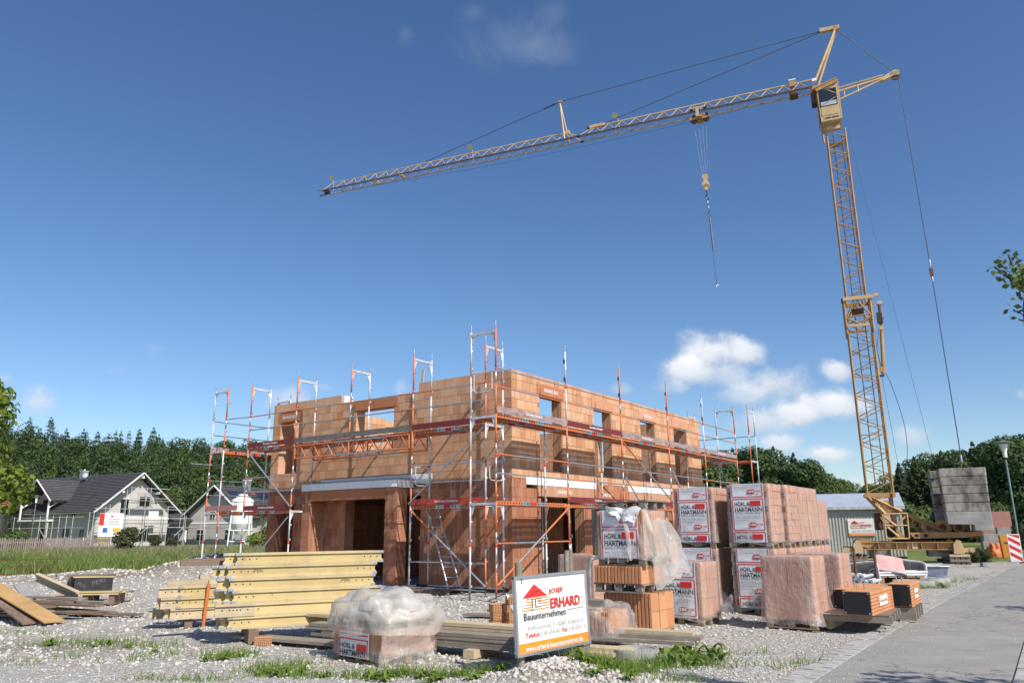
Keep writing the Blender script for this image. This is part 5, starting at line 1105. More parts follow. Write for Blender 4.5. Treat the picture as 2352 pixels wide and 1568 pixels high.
def print_label(par, base, w, z_top, z_bot, wave=.0):
    # white printed sheet with frames and lines; base maps (x right, y up, z out)
    h = z_top - z_bot; NXg, NYg = 12, 26
    def bend(x, y): return .003 * math.sin(x * 6 + y * 4) + .003 * math.sin(y * 9 + 1.2)
    V = [(x, y, bend(x, y)) for j in range(NYg + 1) for i in range(NXg + 1) for x, y in [(-w / 2 + w * i / NXg, z_bot + h * j / NYg)]]
    F = [(j * (NXg + 1) + i, j * (NXg + 1) + i + 1, (j + 1) * (NXg + 1) + i + 1, (j + 1) * (NXg + 1) + i) for j in range(NYg) for i in range(NXg)]
    me = bpy.data.meshes.new('printed_film'); me.from_pydata(V, [], F); me.materials.append(MAT['label_film'])
    for pl in me.polygons: pl.use_smooth = True
    sheet = link('printed_film', me, par, base)
    red = MB()
    def strip(x0, y0, x1, y1, t=.014):
        n_ = max(2, int(max(abs(x1 - x0), abs(y1 - y0)) / .05)); P_ = [(x0 + (x1 - x0) * i / n_, y0 + (y1 - y0) * i / n_) for i in range(n_ + 1)]
        if max(y0, y1) > z_top + .001 or min(y0, y1) < z_bot - .001: return
        for (a, b), (c, d_) in zip(P_[:-1], P_[1:]):
            hx, hy = (0, t / 2) if abs(y1 - y0) < 1e-6 else (t / 2, 0)
            Q = [(a - hx, b - hy), (c + (hx if hx == 0 else -hx), d_ - hy), (c + hx, d_ + hy), (a + hx if hx else a, b + hy)]
            if hx: Q = [(a - hx, b), (c - hx, d_), (c + hx, d_), (a + hx, b)]
            red.add([(x, y, bend(x, y) + .005) for x, y in Q], [(0, 1, 2, 3)])
    def clipv(y): return min(max(y, z_bot + .004), z_top - .004)
    fw_ = w * .46
    txt = []
    for f0 in (z_top - .31 + .0, ):
        pass
    frames = [(z_top - .245, z_top + .30), (z_top - .855, z_top - .285), (z_top - 1.47, z_top - .895)]
    for b0, b1 in frames:
        y0, y1 = clipv(b0), clipv(b1)
        if y1 - y0 < .03: continue
        strip(-fw_, y0, -fw_, y1); strip(fw_, y0, fw_, y1)
        if b0 > z_bot: strip(-fw_, y0, fw_, y0)
        if b1 < z_top: strip(-fw_, y1, fw_, y1)
        def put(body, y, x, wd, mat, hh, bold=0.):
            if y + hh / 2 < z_top - .002 and y - hh / 2 > z_bot + .002:
                m_, sx, sy, ox, oy = text_fit(body, wd, mat, hh, bold); link('lettering', m_, sheet, Matrix.Translation((x + ox, y + oy, bend(x + wd / 2, y) + .014)) @ Matrix.Diagonal((sx, sy, 1, 1)))
        put('HÖRL &', b1 - .085, -fw_ + .04, fw_ * .98, 'black_print', .088, .022); put('HARTMANN', b1 - .195, -fw_ + .04, fw_ * 1.78, 'black_print', .075, .022)
        put('ZIEGELTECHNIK GMBH', b1 - .272, -fw_ + .045, fw_ * 1.72, 'grey_print', .036)
        put('Dachau:      Tel. 0 81 31/5 55-0 · Fax 0 81 31/5 55-111', b1 - .325, -fw_ + .05, fw_ * 1.7, 'grey_print', .022, .02); put('Gersthofen:  Tel. 08 21/47 86-0 · Fax 08 21/47 86-290', b1 - .355, -fw_ + .05, fw_ * 1.7, 'grey_print', .022, .02); put('www.hoerl-hartmann.de', b1 - .387, -fw_ + .05, fw_ * .85, 'grey_print', .022, .02)
        yu = b0 + .095
        if yu - .045 > z_bot and yu + .045 < z_top:
            for (xa, xb, ya, yb) in ((-.0 + .01, fw_ * .46, yu - .042, yu + .042),): red.add([(x, y, bend(x, y) + .008) for x, y in ((xa, ya), (xb, ya), (xb, yb), (xa, yb))], [(0, 1, 2, 3)])
            m_, sx, sy, ox, oy = text_fit('UNI', fw_ * .36, 'white_print', .045, .03); link('lettering', m_, sheet, Matrix.Translation((.025 + ox, yu + oy, bend(.1, yu) + .016)) @ Matrix.Diagonal((sx, sy, 1, 1)))
            m_, sx, sy, ox, oy = text_fit('POR', fw_ * .44, 'red_print', .045, .02); link('lettering', m_, sheet, Matrix.Translation((fw_ * .49 + ox, yu + oy, bend(.2, yu) + .016)) @ Matrix.Diagonal((sx, sy, 1, 1)))
        yr = b1 - .085
        if yr - .045 > z_bot and yr + .045 < z_top: red.add([(x, y, bend(x, y) + .008) for x, y in ((fw_ * .14, yr - .047), (fw_ * .84, yr - .047), (fw_ * .84, yr + .05), (fw_ * .14, yr + .05))], [(0, 1, 2, 3)])
    link('red_print', red.mesh('red_print', MAT['red_print'], recalc=False), sheet)
FRONT = Matrix.Rotation(math.pi / 2, 4, 'X')
def holed_front(r, x, z, w, h, y):          # chambers on the cut face of a brick
    k = ('holes', round(w, 2), round(h, 2))
    if k not in CACHE:
        b = MB(); nx_ = max(3, int(w / .035)); nz_ = max(2, int(h / .045))
        for i in range(nx_):
            for j in range(nz_): b.box((-w / 2 + w * (i + .5) / nx_, 0, -h / 2 + h * (j + .5) / nz_), (w / nx_ * .45, .006, h / nz_ * .5))
        CACHE[k] = b.mesh('chambers', MAT['hole'])
    return link('chambers', CACHE[k], r, Matrix.Translation((x, y, z)))
def pack(name, label, fl, w, d, z0, h, style, seed, group, pal=True, film=True, labelled=False, rz=PZ, flare=.05, palmat='pallet'):
    # fl: front left corner on the ground plan; local x to the right along the front, y to the back
    g = random.Random(seed); ux = Vector((math.cos(rz), math.sin(rz), 0)); c = Vector((fl[0], fl[1], 0)) + ux * w / 2
    r = thing(name, label, 'brick pack', (c.x, c.y, z0), rz, group); ph = .13 if pal else 0.
    if pal: pallet_parts(r, w, d, 0, palmat)
    zb, zt = ph, ph + h
    if style == 'rows':            # thin rows, cut faces in every second row
        n_ = round(h / .125); nb = 3
        for k in range(n_):
            zc = zb + (k + .5) * h / n_; hh = h / n_ - .006
            for i in range(nb): pr = g.uniform(-.008, .008); box('brick', (-w / 2 + (i + .5) * w / nb, .12 + pr, zc), (w / nb - .006, .24, hh), 'brick_pack', r)
            if k % 2 == 0:
                for i in (0, 2): holed_front(r, -w / 2 + (i + .5) * w / nb, zc, w / nb - .05, hh - .02, -.012)
            for i in range(2):
                pr = g.uniform(-.006, .006)
                for s_ in (1, -1): box('brick', (s_ * (w / 2 - .06 + (.012 if k % 2 else -.004) + pr), .24 + (d - .24) * (i + .5) / 2, zc), (.12, (d - .24) / 2 - .006, hh), 'brick_pack', r)
    else:                          # bricks standing upright, grooved fronts
        n_ = round(h / .25)
        for k in range(n_):
            zc = zb + (k + .5) * h / n_; hh = h / n_ - .005; nb = 2 if style == 'smooth' else 3
            for i in range(nb): pr = g.uniform(-.004, .004); box('brick', (-w / 2 + (i + .5) * w / nb, .12 + pr, zc), (w / nb - .006, .24, hh), 'brick_pack' if style != 'bare' else 'brick_loose', r)
            for i in range(2):
                pr = g.uniform(-.004, .004)
                for s_ in (1, -1): box('brick', (s_ * (w / 2 - .12) + pr, .243 + (d - .243) * (i + .5) / 2, zc), (.24, (d - .243) / 2 - .005, hh), 'brick_pack' if style != 'bare' else 'brick_loose', r)
        fin = MB(); nf = int(w / (.055 if style == 'bare' else .035))
        for i in range(nf): fin.box((-w / 2 + .03 + (w - .05) * i / (nf - 1), -.007 if style == 'bare' else -.001, (zb + zt) / 2), (.030 if style == 'bare' else .02, .018 if style == 'bare' else .009, h - .01))
        stuff(fin.obj('brick_grooves', MAT['brick_pack' if style != 'bare' else 'brick_loose'], r))
    box('brick_core', (0, d / 2 + .05, (zb + zt) / 2 - .004), (w - .30, d - .36, h - .012), 'mortar', r)
    box('brick_core', (0, d / 2, zt - .03), (w - .05, d - .05, .05), 'brick_pack' if style != 'bare' else 'brick_loose', r)
    if labelled: print_label(r, Matrix.Translation((0.0, -.030, 0)) @ FRONT, w * .80, zt + .01, zb - .02)
    if film: fm_ = film_mesh(w + .01, d + .01, zb - .06, zt + .004, flare, seed); fm_.materials.append(MAT['film']); link('film', fm_, r)
    return r
GP = 'shrink wrapped brick packs stacked beside the house'
P2 = Vector((4.15, 14.88, 0)); P1 = Vector((3.26, 15.52, 0))
pack('brick_pack', 'lower wrapped brick pack with printed label, second stack from the house, under another pack', P2, .79, .74, 0, 1.03, 'rows', 1, GP, labelled=True)
pack('brick_pack', 'upper wrapped brick pack whose whole printed label shows, second stack from the house', P2 - UX * .01, .79, .74, 1.17, 1.05, 'rows', 2, GP, labelled=True)
pack('brick_pack', 'lower wrapped brick pack nearest the house, half hidden by a torn open pack', P1, .79, .78, 0, 1.03, 'rows', 3, GP, labelled=True)
pack('brick_pack', 'upper wrapped brick pack of the stack nearest the house, in front of the scaffold brace', P1 - UX * .01, .79, .78, 1.17, 1.02, 'rows', 4, GP, labelled=True)
names = ['directly behind the pack with the fully visible label', 'fourth along the row, pale upright bricks catching the sun', 'fifth along the row, near the site shed', 'last of the row, lower one next to the site shed']
for k in range(1, 5):
    o_ = P2 + VY * (.79 * k) + UX * (.08 if k == 1 else .05); st = 'rows' if k == 1 else 'smooth'
    pack('brick_pack', 'lower wrapped brick pack, ' + names[k - 1], o_, .79, .74, 0, 1.03, st, 10 + k, GP, labelled=(k == 1))
    if k < 5: pack('brick_pack', 'upper wrapped brick pack, ' + names[k - 1], o_, .79, .74, 1.17, 1.05 if k < 4 else .82, st, 20 + k, GP, labelled=(k in (1, 2)))
pack('brick_pack', 'wrapped brick pack standing alone in front, its film flared over a pallet', Vector((4.0, 12.70, 0)), .78, .74, .02, .95, 'smooth', 31, GP, flare=.16)
pack('brick_pack', 'wrapped brick pack right behind the front one, beside the red lintel beams', Vector((4.92, 13.86, 0)), .78, .74, .02, .95, 'smooth', 32, GP, flare=.12)
pack('brick_pack', 'low wrapped brick pack with torn film hanging over it, right of the open stack', Vector((2.45, 13.55, 0)), .80, .72, 0, .86, 'smooth', 33, GP, labelled=True)
# rear packs seen between house and stack
pack('brick_pack', 'pale wrapped brick pack by the doorway behind the site board', Vector((.86, 14.9, 0)), .75, .7, 0, .95, 'smooth', 34, GP)
# open stack behind the board: three pallets on each other
SA = Vector((1.36, 11.86, 0))
pack('open_brick_pallet', 'bottom pallet of bare bricks with dark grooved fronts, right of the site board', SA, .76, .74, 0, .51, 'bare', 41, 'open brick pallets behind the site board', film=False)
pack('open_brick_pallet', 'middle pallet with one layer of bare grooved bricks', SA - UX * .10 - VY * .12, .78, .74, .64, .25, 'bare', 42, 'open brick pallets behind the site board', film=False, palmat='grey_wood')
pk = pack('open_brick_pallet', 'top brick pack with torn white printed film under grey pallets', SA - UX * .04 - VY * .10, .78, .74, 1.02, .66, 'bare', 43, 'open brick pallets behind the site board', film=True, labelled=True, palmat='grey_wood')
r = thing('pallet', 'empty grey pallet lying on top of the torn brick pack', 'pallet', tuple(SA + UX * .35 - VY * .06 + Vector((0, 0, 1.84))), PZ); pallet_parts(r, .82, .74, 0, 'grey_wood', .12)
r = thing('pallet', 'grey pallet standing upright at the left side of the torn pack', 'pallet', tuple(SA - UX * .14 + VY * .25 + Vector((0, 0, 1.15))), PZ); box('deck_board', (0, 0, .35), (.04, .5, .68), 'grey_wood', r); box('runner', (-.03, -.2, .35), (.05, .07, .68), 'grey_wood', r); box('runner', (-.03, .2, .35), (.05, .07, .68), 'grey_wood', r)
# torn film hanging off
def sheet(name, label, pts, nu, nv, mat, seed, amp=.05, cat='plastic sheet', top=True, par=None):
    # pts: four corner points (00, 10, 11, 01) of a hanging sheet
    a, b, c, d = [Vector(p) for p in pts]; g = np.random.default_rng(seed); V = []
    for j in range(nv + 1):
        for i in range(nu + 1):
            u, v = i / nu, j / nv; p = a.lerp(b, u).lerp(d.lerp(c, u), v); k = amp * (math.sin(u * 11 + v * 3 + seed) * .6 + math.sin(u * 23 - v * 7 + seed * 2) * .3 + float(wob(np.array([u * 4, v * 4, seed]), seed)) * .6)
            n = (b - a).cross(d - a).normalized(); V.append(tuple(p + n * k + Vector((g.uniform(-.006, .006), 0, (g.uniform(-.03, .03) if j in (0, nv) else 0)))))
    F = [(j * (nu + 1) + i, j * (nu + 1) + i + 1, (j + 1) * (nu + 1) + i + 1, (j + 1) * (nu + 1) + i) for j in range(nv) for i in range(nu)]
    me = bpy.data.meshes.new(name); me.from_pydata(V, [], F); me.materials.append(MAT[mat])
    for pl in me.polygons: pl.use_smooth = True
    o = link(name, me)
    return tag(o, label, cat)
q = lambda u, v, z: tuple(SA + UX * u + VY * v + Vector((0, 0, z)))
sheet('torn_film', 'torn milky film draped over the right corner of the top brick pack', (q(.42, -.16, 1.82), q(.80, -.05, 1.84), q(.90, -.02, 1.18), q(.52, -.16, 1.12)), 14, 16, 'film_thick', 3, .05)
sheet('torn_film', 'loose film hanging from the torn pack down onto the low pack beside it', (q(.72, -.02, 1.66), q(.80, .60, 1.70), q(1.06, .78, .95), q(.80, .16, .66)), 12, 16, 'film_thick', 5, .05)
sheet('printed_sheet', 'crumpled white film end with red print lying over the torn brick pack', (q(.12, -.15, 1.86), q(.72, -.12, 1.86), q(.62, -.17, 1.62), q(.30, -.18, 1.72)), 10, 8, 'label_film', 8, .03)
def heap(name, label, c, rx, ry, rz_, mat, seed, cat='plastic sheet', amp=.18, rot=0., flat=.0, n=(36, 18), skirt=0.):
    V = []; F = []; nu, nv = n
    for j in range(nv + 1):
        ph_ = math.pi / 2 * j / nv
        for i in range(nu):
            t = 2 * math.pi * i / nu; e = .55; cxn = math.copysign(abs(math.cos(t)) ** e, math.cos(t)); syn = math.copysign(abs(math.sin(t)) ** e, math.sin(t)); co = math.cos(ph_) ** .5 if j < nv else 0
            p = np.array([cxn * co, syn * co, math.sin(ph_) ** .8]); w_ = 1 + amp * float(wob(p * np.array([3, 3, 2.2]), seed)) * (.4 + .6 * p[2]) + amp * .22 * float(wob(p * 6, seed + 3)); V.append((rx * p[0] * w_ * 1., ry * p[1] * w_, max(0, rz_ * p[2] * w_) - (skirt * (.10 + .16 * (.5 + .5 * math.sin(3 * t + 1.1)) * (.6 + .4 * math.sin(7 * t))) * max(0, 1 - j / 3))))
    for j in range(nv):
        for i in range(nu): F.append((j * nu + i, j * nu + (i + 1) % nu, (j + 1) * nu + (i + 1) % nu, (j + 1) * nu + i))
    me = bpy.data.meshes.new(name); me.from_pydata(V, [], F); me.materials.append(MAT[mat])
    for pl in me.polygons: pl.use_smooth = True
    o = link(name, me); o.location = c; o.rotation_euler = (0, 0, rot); return tag(o, label, cat)
# film covered bricks in front of the open stack
r = pack('open_brick_pallet', 'small brick pile under clear film directly right of the site board', SA - UX * .34 - VY * .95, .92, .55, .10, .36, 'bare', 44, None, pal=False, film=False); 
heap('film_heap', 'clear crumpled film over the small brick pile beside the site board', tuple(SA + UX * .32 - VY * .68 + Vector((0, 0, .08))), .44, .40, .48, 'film', 7, amp=.16, rot=PZ)
r = thing('squared_timber', 'grey squared timber lying on the film covered brick pile', 'timber', tuple(SA - UX * .10 - VY * .85 + Vector((0, 0, .50))), PZ + .06); box('timber', (0, 0, .05), (1.15, .10, .09), 'grey_wood', r); box('timber', (.40, .12, .05), (.36, .09, .08), 'grey_wood', r)
b = MB(); b.path([(0, 0, 0), (0, 0, 1.02), (.03, 0, 1.10), (.12, 0, 1.13), (.22, 0, 1.12)], .022, 0, 8); o = b.obj('bent_pipe', MAT['galv']); o.location = tuple(SA - UX * .16 - VY * .16); tag(o, 'bent steel pipe standing left of the open brick stack', 'pipe')
# single loose bricks
def loose_brick(x, y, z, rz, label, group=None, s_=(.24, .115, .115), holes=True, tilt=0.):
    r = thing('loose_brick', label, 'brick', (x, y, z), rz, group); box('clay_body', (0, 0, s_[2] / 2), s_, 'brick_loose', r); 
    if holes:
        b = MB(); nx_, nz_ = 9, 5
        for i in range(nx_):
            for j in range(nz_): b.box((-s_[0] / 2 + s_[0] * (i + .5) / nx_, -s_[1] / 2, s_[2] * (j + .5) / nz_), (s_[0] / nx_ * .5, .006, s_[2] / nz_ * .55))
        b.obj('chambers', MAT['hole'], r)
    return r
loose_brick(-3.55, 11.36, thz(-3.55, 11.36), .25, 'single perforated orange brick lying on the white pebbles below the yellow beams')
for i, (dx, dz, rz_) in enumerate([(0, 0, .35), (.02, .125, .30), (.0, .25, .38), (.28, 0, .42), (.30, .125, .35), (.26, .25, .4), (.30, .375, .30)]):
    loose_brick(-.26 + dx * .9, 13.05 - dx * .3, thz(-.2, 13) + dz, rz_, ['lowest left', 'second left', 'third left', 'lowest right', 'second right', 'third right', 'topmost'][i] + ' brick of the small dark red pile left of the site board', 'brick pile left of the site board', (.26, .20, .12))
sheet('printed_sheet', 'white printed film with orange edge lying over the small brick pile', ((-.12, 12.86, .52), (.30, 12.80, .46), (.34, 12.74, .02), (.06, 12.80, .02)), 8, 10, 'label_film', 12, .03)
for i, (px_, py_, z, rz_) in enumerate([(1630, 1404, 0, .3), (1633, 1403, .125, .5), (1628, 1401, .25, .2), (1646, 1402, 0, .9)]): p = at(px_, py_); loose_brick(p.x, p.y, z, PZ + rz_, ['lowest', 'second', 'topmost', 'outermost'][i] + ' loose brick between the open stack and the wrapped packs', 'loose bricks between the packs', (.25, .2, .12))
p = at(1674, 1403); heap('film_heap', 'crumpled clear film on the gravel at the foot of the wrapped stack', (p.x, p.y, 0), .30, .26, .30, 'film_thick', 9, amp=.3, rot=PZ)
p = SA - UX * .32 + VY * .9; loose_brick(p.x, p.y, .44, PZ, 'flat orange brick lying behind the site board on the timber', None, (.3, .2, .1), False)
# ready made lintel boxes
def lintel_box(x, y, z, rz, L_, w_, h_, label, text=True, group='clay lintel boxes beside the path'):
    r = thing('lintel_box', label, 'lintel', (x, y, z), rz, group); n_ = 7
    rows = int(h_ / .045)
    b = MB(); b.box((L_ / 2, w_ / 2, h_ / 2), (L_ - .01, w_ - .01, h_ - .01)); b.obj('clay_body', MAT['mortar'], r)
    for i in range(n_): box('clay_shell', (L_ * (i + .5) / n_, w_ / 2, h_ / 2), (L_ / n_ - .006, w_, h_), 'brick_loose', r)
    gr = MB()
    for k in range(1, rows): gr.box((L_ / 2, -.002, k * h_ / rows), (L_, .008, .010))
    stuff(gr.obj('clay_grooves', MAT['lintel'], r))
    box('end_board', (-.010, w_ / 2, h_ / 2), (.02, w_ - .02, h_ - .02), 'black', r)
    for yy in (.03, w_ - .03):
        for zz in (.03, h_ - .03): bar('screw', (-.028, yy, zz), (-.018, yy, zz), .011, 'galv', r)
    ring('lifting_loop', (.35 * L_, w_ * .5, h_ + .04), .035, .06, .006, 'galv', r, .3); ring('lifting_loop', (.28 * L_, w_ * .7, h_ + .04), .035, .06, .006, 'galv', r, .3)
    if text:
        pl = box('print_field', (L_ * .52, -.008, h_ * .52), (L_ * .36, .006, h_ * .42), 'white_print', r); letters('lettering', 'Erhard Bau', r, Matrix.Translation((L_ * .36, -.013, h_ * .52)) @ FRONT, 0, 0, L_ * .32, 'lintel', h_ * .16, .02)
    return r
ld_ = math.atan2(13.05 - 11.90, 6.22 - 5.33)
lintel_box(5.34, 11.90, .26, ld_, 1.44, .40, .34, 'front red clay lintel box with black end board nearest the path')
lintel_box(6.60, 13.20, .25, ld_ + .06, 1.15, .34, .36, 'second red clay lintel box farther along the path, black end board towards the camera')
lintel_box(5.62, 12.95, .25, ld_ - .02, 1.6, .40, .30, 'clay lintel box lying behind the front one, only its top showing', False)
r = thing('pallet', 'pallet of grey planks carrying the front lintel boxes', 'pallet', (5.62, 12.45, 0), ld_ - math.pi / 2 + .12)
for k in range(4): box('runner', (-.22, -.40 + k * .42, .195), (1.02, .09, .10), 'grey_wood', r)
box('deck_board', (-.50, -.1, .252), (.38, .8, .014), 'pale_wood', r); box('deck_board', (.0, .2, .252), (.5, 1.3, .014), 'old_wood', r)
r = thing('pallet', 'grey timber bearer under the second lintel box', 'pallet', (6.85, 13.6, 0), ld_ - math.pi / 2 + .08)
for k in range(4): box('runner', (-.16, -.42 + k * .33, .14), (.42, .08, .20), 'grey_wood', r)
o = bar('log', (4.93, 12.52, .075), (5.35, 13.1, .075), .075, 'pale_wood', None, 14); tag(o, 'round log end peeping out under the lintel pallet', 'log')
# pallet with bagged goods under a milky sheet, front centre
BGZ = math.atan2(9.48 - 10.17, -1.54 + 2.27)
r = pack('brick_pack', 'low torn brick pack with red framed label in the foreground', Vector((-2.27, 10.17, 0)), 1.0, .80, .0, .27, 'bare', 51, None, film=True, rz=BGZ, labelled=False)
lab = Matrix.Translation((-.05, -.035, .0)) @ FRONT
lab = lab @ Matrix.Translation((0, -.055, 0)); sh_ = None; me = MB(); me.box((0, .29, 0), (.62, .34, .004)); sh_ = link('printed_film', me.mesh('printed_film', MAT['label_film']), r, lab @ Matrix.Translation((0, .012, 0)) @ Matrix.Diagonal((1, .86, 1, 1))); rd = MB()
for c_, s_ in (((0, .42, .006), (.60, .018, .002)), ((0, .36, .006), (.60, .018, .002)), ((-.29, .23, .006), (.016, .26, .002)), ((.29, .23, .006), (.016, .26, .002)), ((.17, .255, .008), (.19, .10, .002))): rd.box(c_, s_)
link('red_print', rd.mesh('red_print', MAT['red_print']), sh_); 
for body, x, y, w_, h_ in (('HÖRL &', -.26, .275, .30, .085), ('HARTMANN', -.26, .175, .52, .08)):
    m_, sx, sy, ox, oy = text_fit(body, w_, 'black_print', h_, .022); link('lettering', m_, sh_, Matrix.Translation((x + ox, y + oy, .012)) @ Matrix.Diagonal((sx, sy, 1, 1)))
ux = Vector((math.cos(BGZ), math.sin(BGZ), 0)); vy = Vector((-math.sin(BGZ), math.cos(BGZ), 0)); cB_ = Vector((-2.27, 10.17, 0)) + ux * .5
r = thing('pallet', 'small brown pallet on top of the low foreground brick pack', 'pallet', tuple(cB_ - ux * .04 + Vector((0, 0, .40))), BGZ); pallet_parts(r, 1.1, .8, 0, 'pallet', .10)
for i, (x, y, z, rz_) in enumerate([(-.22, .25, 0, .05), (.28, .27, 0, -.04), (-.2, .58, 0, .1), (.28, .58, 0, 0), (.0, .3, .125, .3), (.25, .5, .125, .1)]):
    p = cB_ + ux * x + vy * y; h_ = heap('cement_bag', ['front left', 'front right', 'rear left', 'rear right', 'upper', 'upper rear'][i] + ' pale bag under the milky sheet on the foreground pallet', (p.x, p.y, .50 + z * .72), .25, .19, .12, 'bag', 60 + i, 'bag', .06, BGZ + rz_); h_['group'] = 'bags under the milky sheet'
sh_ = heap('plastic_cover', 'big milky plastic sheet thrown over the bags in the foreground', tuple(cB_ - ux * .02 + vy * .40 + Vector((0, 0, .40))), .70, .52, .40, 'film_thick', 24, 'plastic sheet', .19, BGZ, n=(60, 26), skirt=.38)
for k, (x, bl) in enumerate(((.18, 'blue_print'), (.36, 'blue_print'))): pass
sheet('torn_film', 'ragged strip of film hanging from the left end of the milky sheet', (tuple(cB_ - ux * .56 + vy * .1 + Vector((0, 0, .52))), tuple(cB_ - ux * .40 - vy * .06 + Vector((0, 0, .54))), tuple(cB_ - ux * .46 - vy * .08 + Vector((0, 0, .28))), tuple(cB_ - ux * .50 - vy * .02 + Vector((0, 0, .26)))), 5, 8, 'film_thick', 15, .02)
sheet('torn_film', 'torn film skirt at the right front corner of the low brick pack', (tuple(cB_ + ux * .50 - vy * .03 + Vector((0, 0, .38))), tuple(cB_ + ux * .58 + vy * .62 + Vector((0, 0, .40))), tuple(cB_ + ux * .66 + vy * .66 + Vector((0, 0, .03))), tuple(cB_ + ux * .54 - vy * .10 + Vector((0, 0, .01)))), 10, 8, 'film', 16, .03)
# planks on the ground between pack and board
def plank(p, q, z, w_, t, mat, label, group, blue=None, name='plank', cat='plank'):
    p = Vector((p[0], p[1], z)); q = Vector((q[0], q[1], z)); d = q - p; a = math.atan2(d.y, d.x)
    k = ('plank', mat, round(d.length, 2), w_, t, bool(blue))
    if k not in CACHE:
        b = MB(); 
        if blue: b.box((-d.length * blue / 2, 0, t / 2), (d.length * (1 - blue), w_, t), 0); b.box((d.length * (1 - blue) / 2, 0, t / 2), (d.length * blue, w_ + .002, t + .001), 1)
        else: b.box((0, 0, t / 2), (d.length, w_, t), 0)
        CACHE[k] = b.mesh(name, [MAT[mat], MAT['tub_blue']])
    o = link(name, CACHE[k]); o.matrix_world = Matrix.Translation((p + q) / 2) @ Matrix.Rotation(a, 4, 'Z'); return tag(o, label, cat, group)
pl_d = Vector((.62 + 2.75, 9.53 - 11.45, 0)).normalized(); pn = Vector((-pl_d.y, pl_d.x, 0)); pr_ = Vector((.62, 9.50, 0)); gpl = 'planks stacked on the ground by the site board'
k = 0
ordn = ['lowest', 'second', 'third', 'fourth', 'fifth', 'sixth']
for lay in range(6):
    for c_ in range(2):
        e = RND.uniform(-.12, .12) + (.10 if lay in (1, 3) else 0) - (.45 if lay == 5 else 0); L_ = 4.0 + RND.uniform(-.2, .2); base = pr_ + pn * (.13 + c_ * .27 + RND.uniform(-.01, .01)) + pl_d * e
        if lay > 3 and c_ == 0: continue
        plank(base - pl_d * L_, base, .10 + lay * .043, .25, .040, 'grey_wood' if lay < 4 else 'pale_wood', ordn[lay] + (' front' if c_ == 0 else ' rear') + ' plank of the long stack behind the site board', gpl, .17 if lay in (1, 2, 3) and c_ == 0 else None)
for i, (t, s_) in enumerate(((-1.3, .12), (-3.1, .1))): c_ = pr_ + pl_d * t + pn * .25; o = box('timber_block', (c_.x - .12 * i, c_.y, .05), (.16, .75, .10), 'pale_wood', None, Matrix.Rotation(math.atan2(pl_d.y, pl_d.x), 3, 'Z')); tag(o, ['pale squared timber bearing the plank stack near the front', 'squared timber bearing the far left end of the plank stack'][i], 'timber')
for i, (p, q_, z, w_, mt, lb) in enumerate([((.55, 11.35), (2.35, 10.45), .20, .24, 'pale_wood', 'pale plank on top right of the site board'), ((.5, 11.2), (2.42, 10.36), .155, .24, 'grey_wood', 'second plank right of the site board'), ((.45, 11.1), (2.30, 10.26), .11, .24, 'grey_wood', 'dark plank with blue mark right of the site board'), ((.4, 10.6), (1.5, 10.05), .06, .26, 'pale_wood', 'pale short plank near the concrete ring'), ((.5, 10.35), (1.25, 9.98), .02, .2, 'pale_wood', 'lowest short plank near the concrete ring')]): plank(p, q_, z, w_, .042, mt, lb, 'short planks right of the site board')
plank((-.9, 14.7), (.2, 14.25), .02, .25, .04, 'grey_wood', 'single plank lying at the scaffold corner foot', None); plank((-.5, 15.3), (.3, 15.55), .02, .22, .04, 'pale_wood', 'pale short board beside the scaffold corner foot', None); plank((-4.2, 11.95), (-2.4, 11.0), .04, .3, .04, 'grey_wood', 'board end sticking out left behind the foreground pallet', None)
# concrete ring
def cring(x, y, r0, h, label): b = MB(); b.lathe([(r0 * .80, h * .9), (r0 * .82, h), (r0, h), (r0 * 1.02, h * .8), (r0 * 1.04, 0), (r0 * .8, 0)], (0, 0, 0), 28); b.bar((0, 0, h * .5), (0, 0, h * .93), r0 * .8, 0, 24); o = b.obj('concrete_ring', MAT['concrete']); o.location = (x, y, thz(x, y)); return tag(o, label, 'concrete ring')
cring(1.52, 10.12, .29, .13, 'concrete manhole ring in the gravel right of the site board'); cring(10.75, 21.3, .50, .14, 'concrete ring in the weeds in front of the blue tub'); cring(12.0, 22.9, .55, .12, 'concrete ring lying next to the blue tub')
# ------------------------------------------------------------------ yellow formwork girders
def girder_mesh(L_, h, kind):
    k = ('girder', round(L_, 2), h, kind)
    if k in CACHE: return CACHE[k]
    b = MB(); fw2 = .04; ft = .034 
    e = .028 if kind == 'y' else .0
    for z in (ft / 2, h - ft / 2): b.box((0, 0, z), (L_, .08, ft), 1)
    wb = MB(); n_ = 6; prof = [(-L_ / 2 + e * math.sin(math.pi * i / n_), ft + (h - 2 * ft) * i / n_) for i in range(n_ + 1)] + [(L_ / 2 - e * math.sin(math.pi * i / n_), h - ft - (h - 2 * ft) * i / n_) for i in range(n_ + 1)]
    b.prism(prof, -.014, .014, 0)
    for sg in (-1, 1):
        for i in range(3): b.bar((sg * (L_ / 2 - .10 - .10 * i), -.0155, h * .5), (sg * (L_ / 2 - .10 - .10 * i), -.0145, h * .5), .011, 3, 8)
        for z in (ft / 2, h - ft / 2):
            if kind == 'y': b.box((sg * (L_ / 2 - .035), 0, z), (.072, .083, ft + .003), 2)
    CACHE[k] = b.mesh('girder', [MAT['yellow'] if kind == 'y' else MAT['pale_wood'], MAT['yellow_flange'] if kind == 'y' else MAT['pale_wood'], MAT['galv'], MAT['hole']]); return CACHE[k]
YD = Vector((.89, .456, 0)).normalized(); YN = Vector((-YD.y, YD.x, 0)); Y0 = Vector((-4.12, 11.46, 0)); GH = .174; ya = math.atan2(YD.y, YD.x)
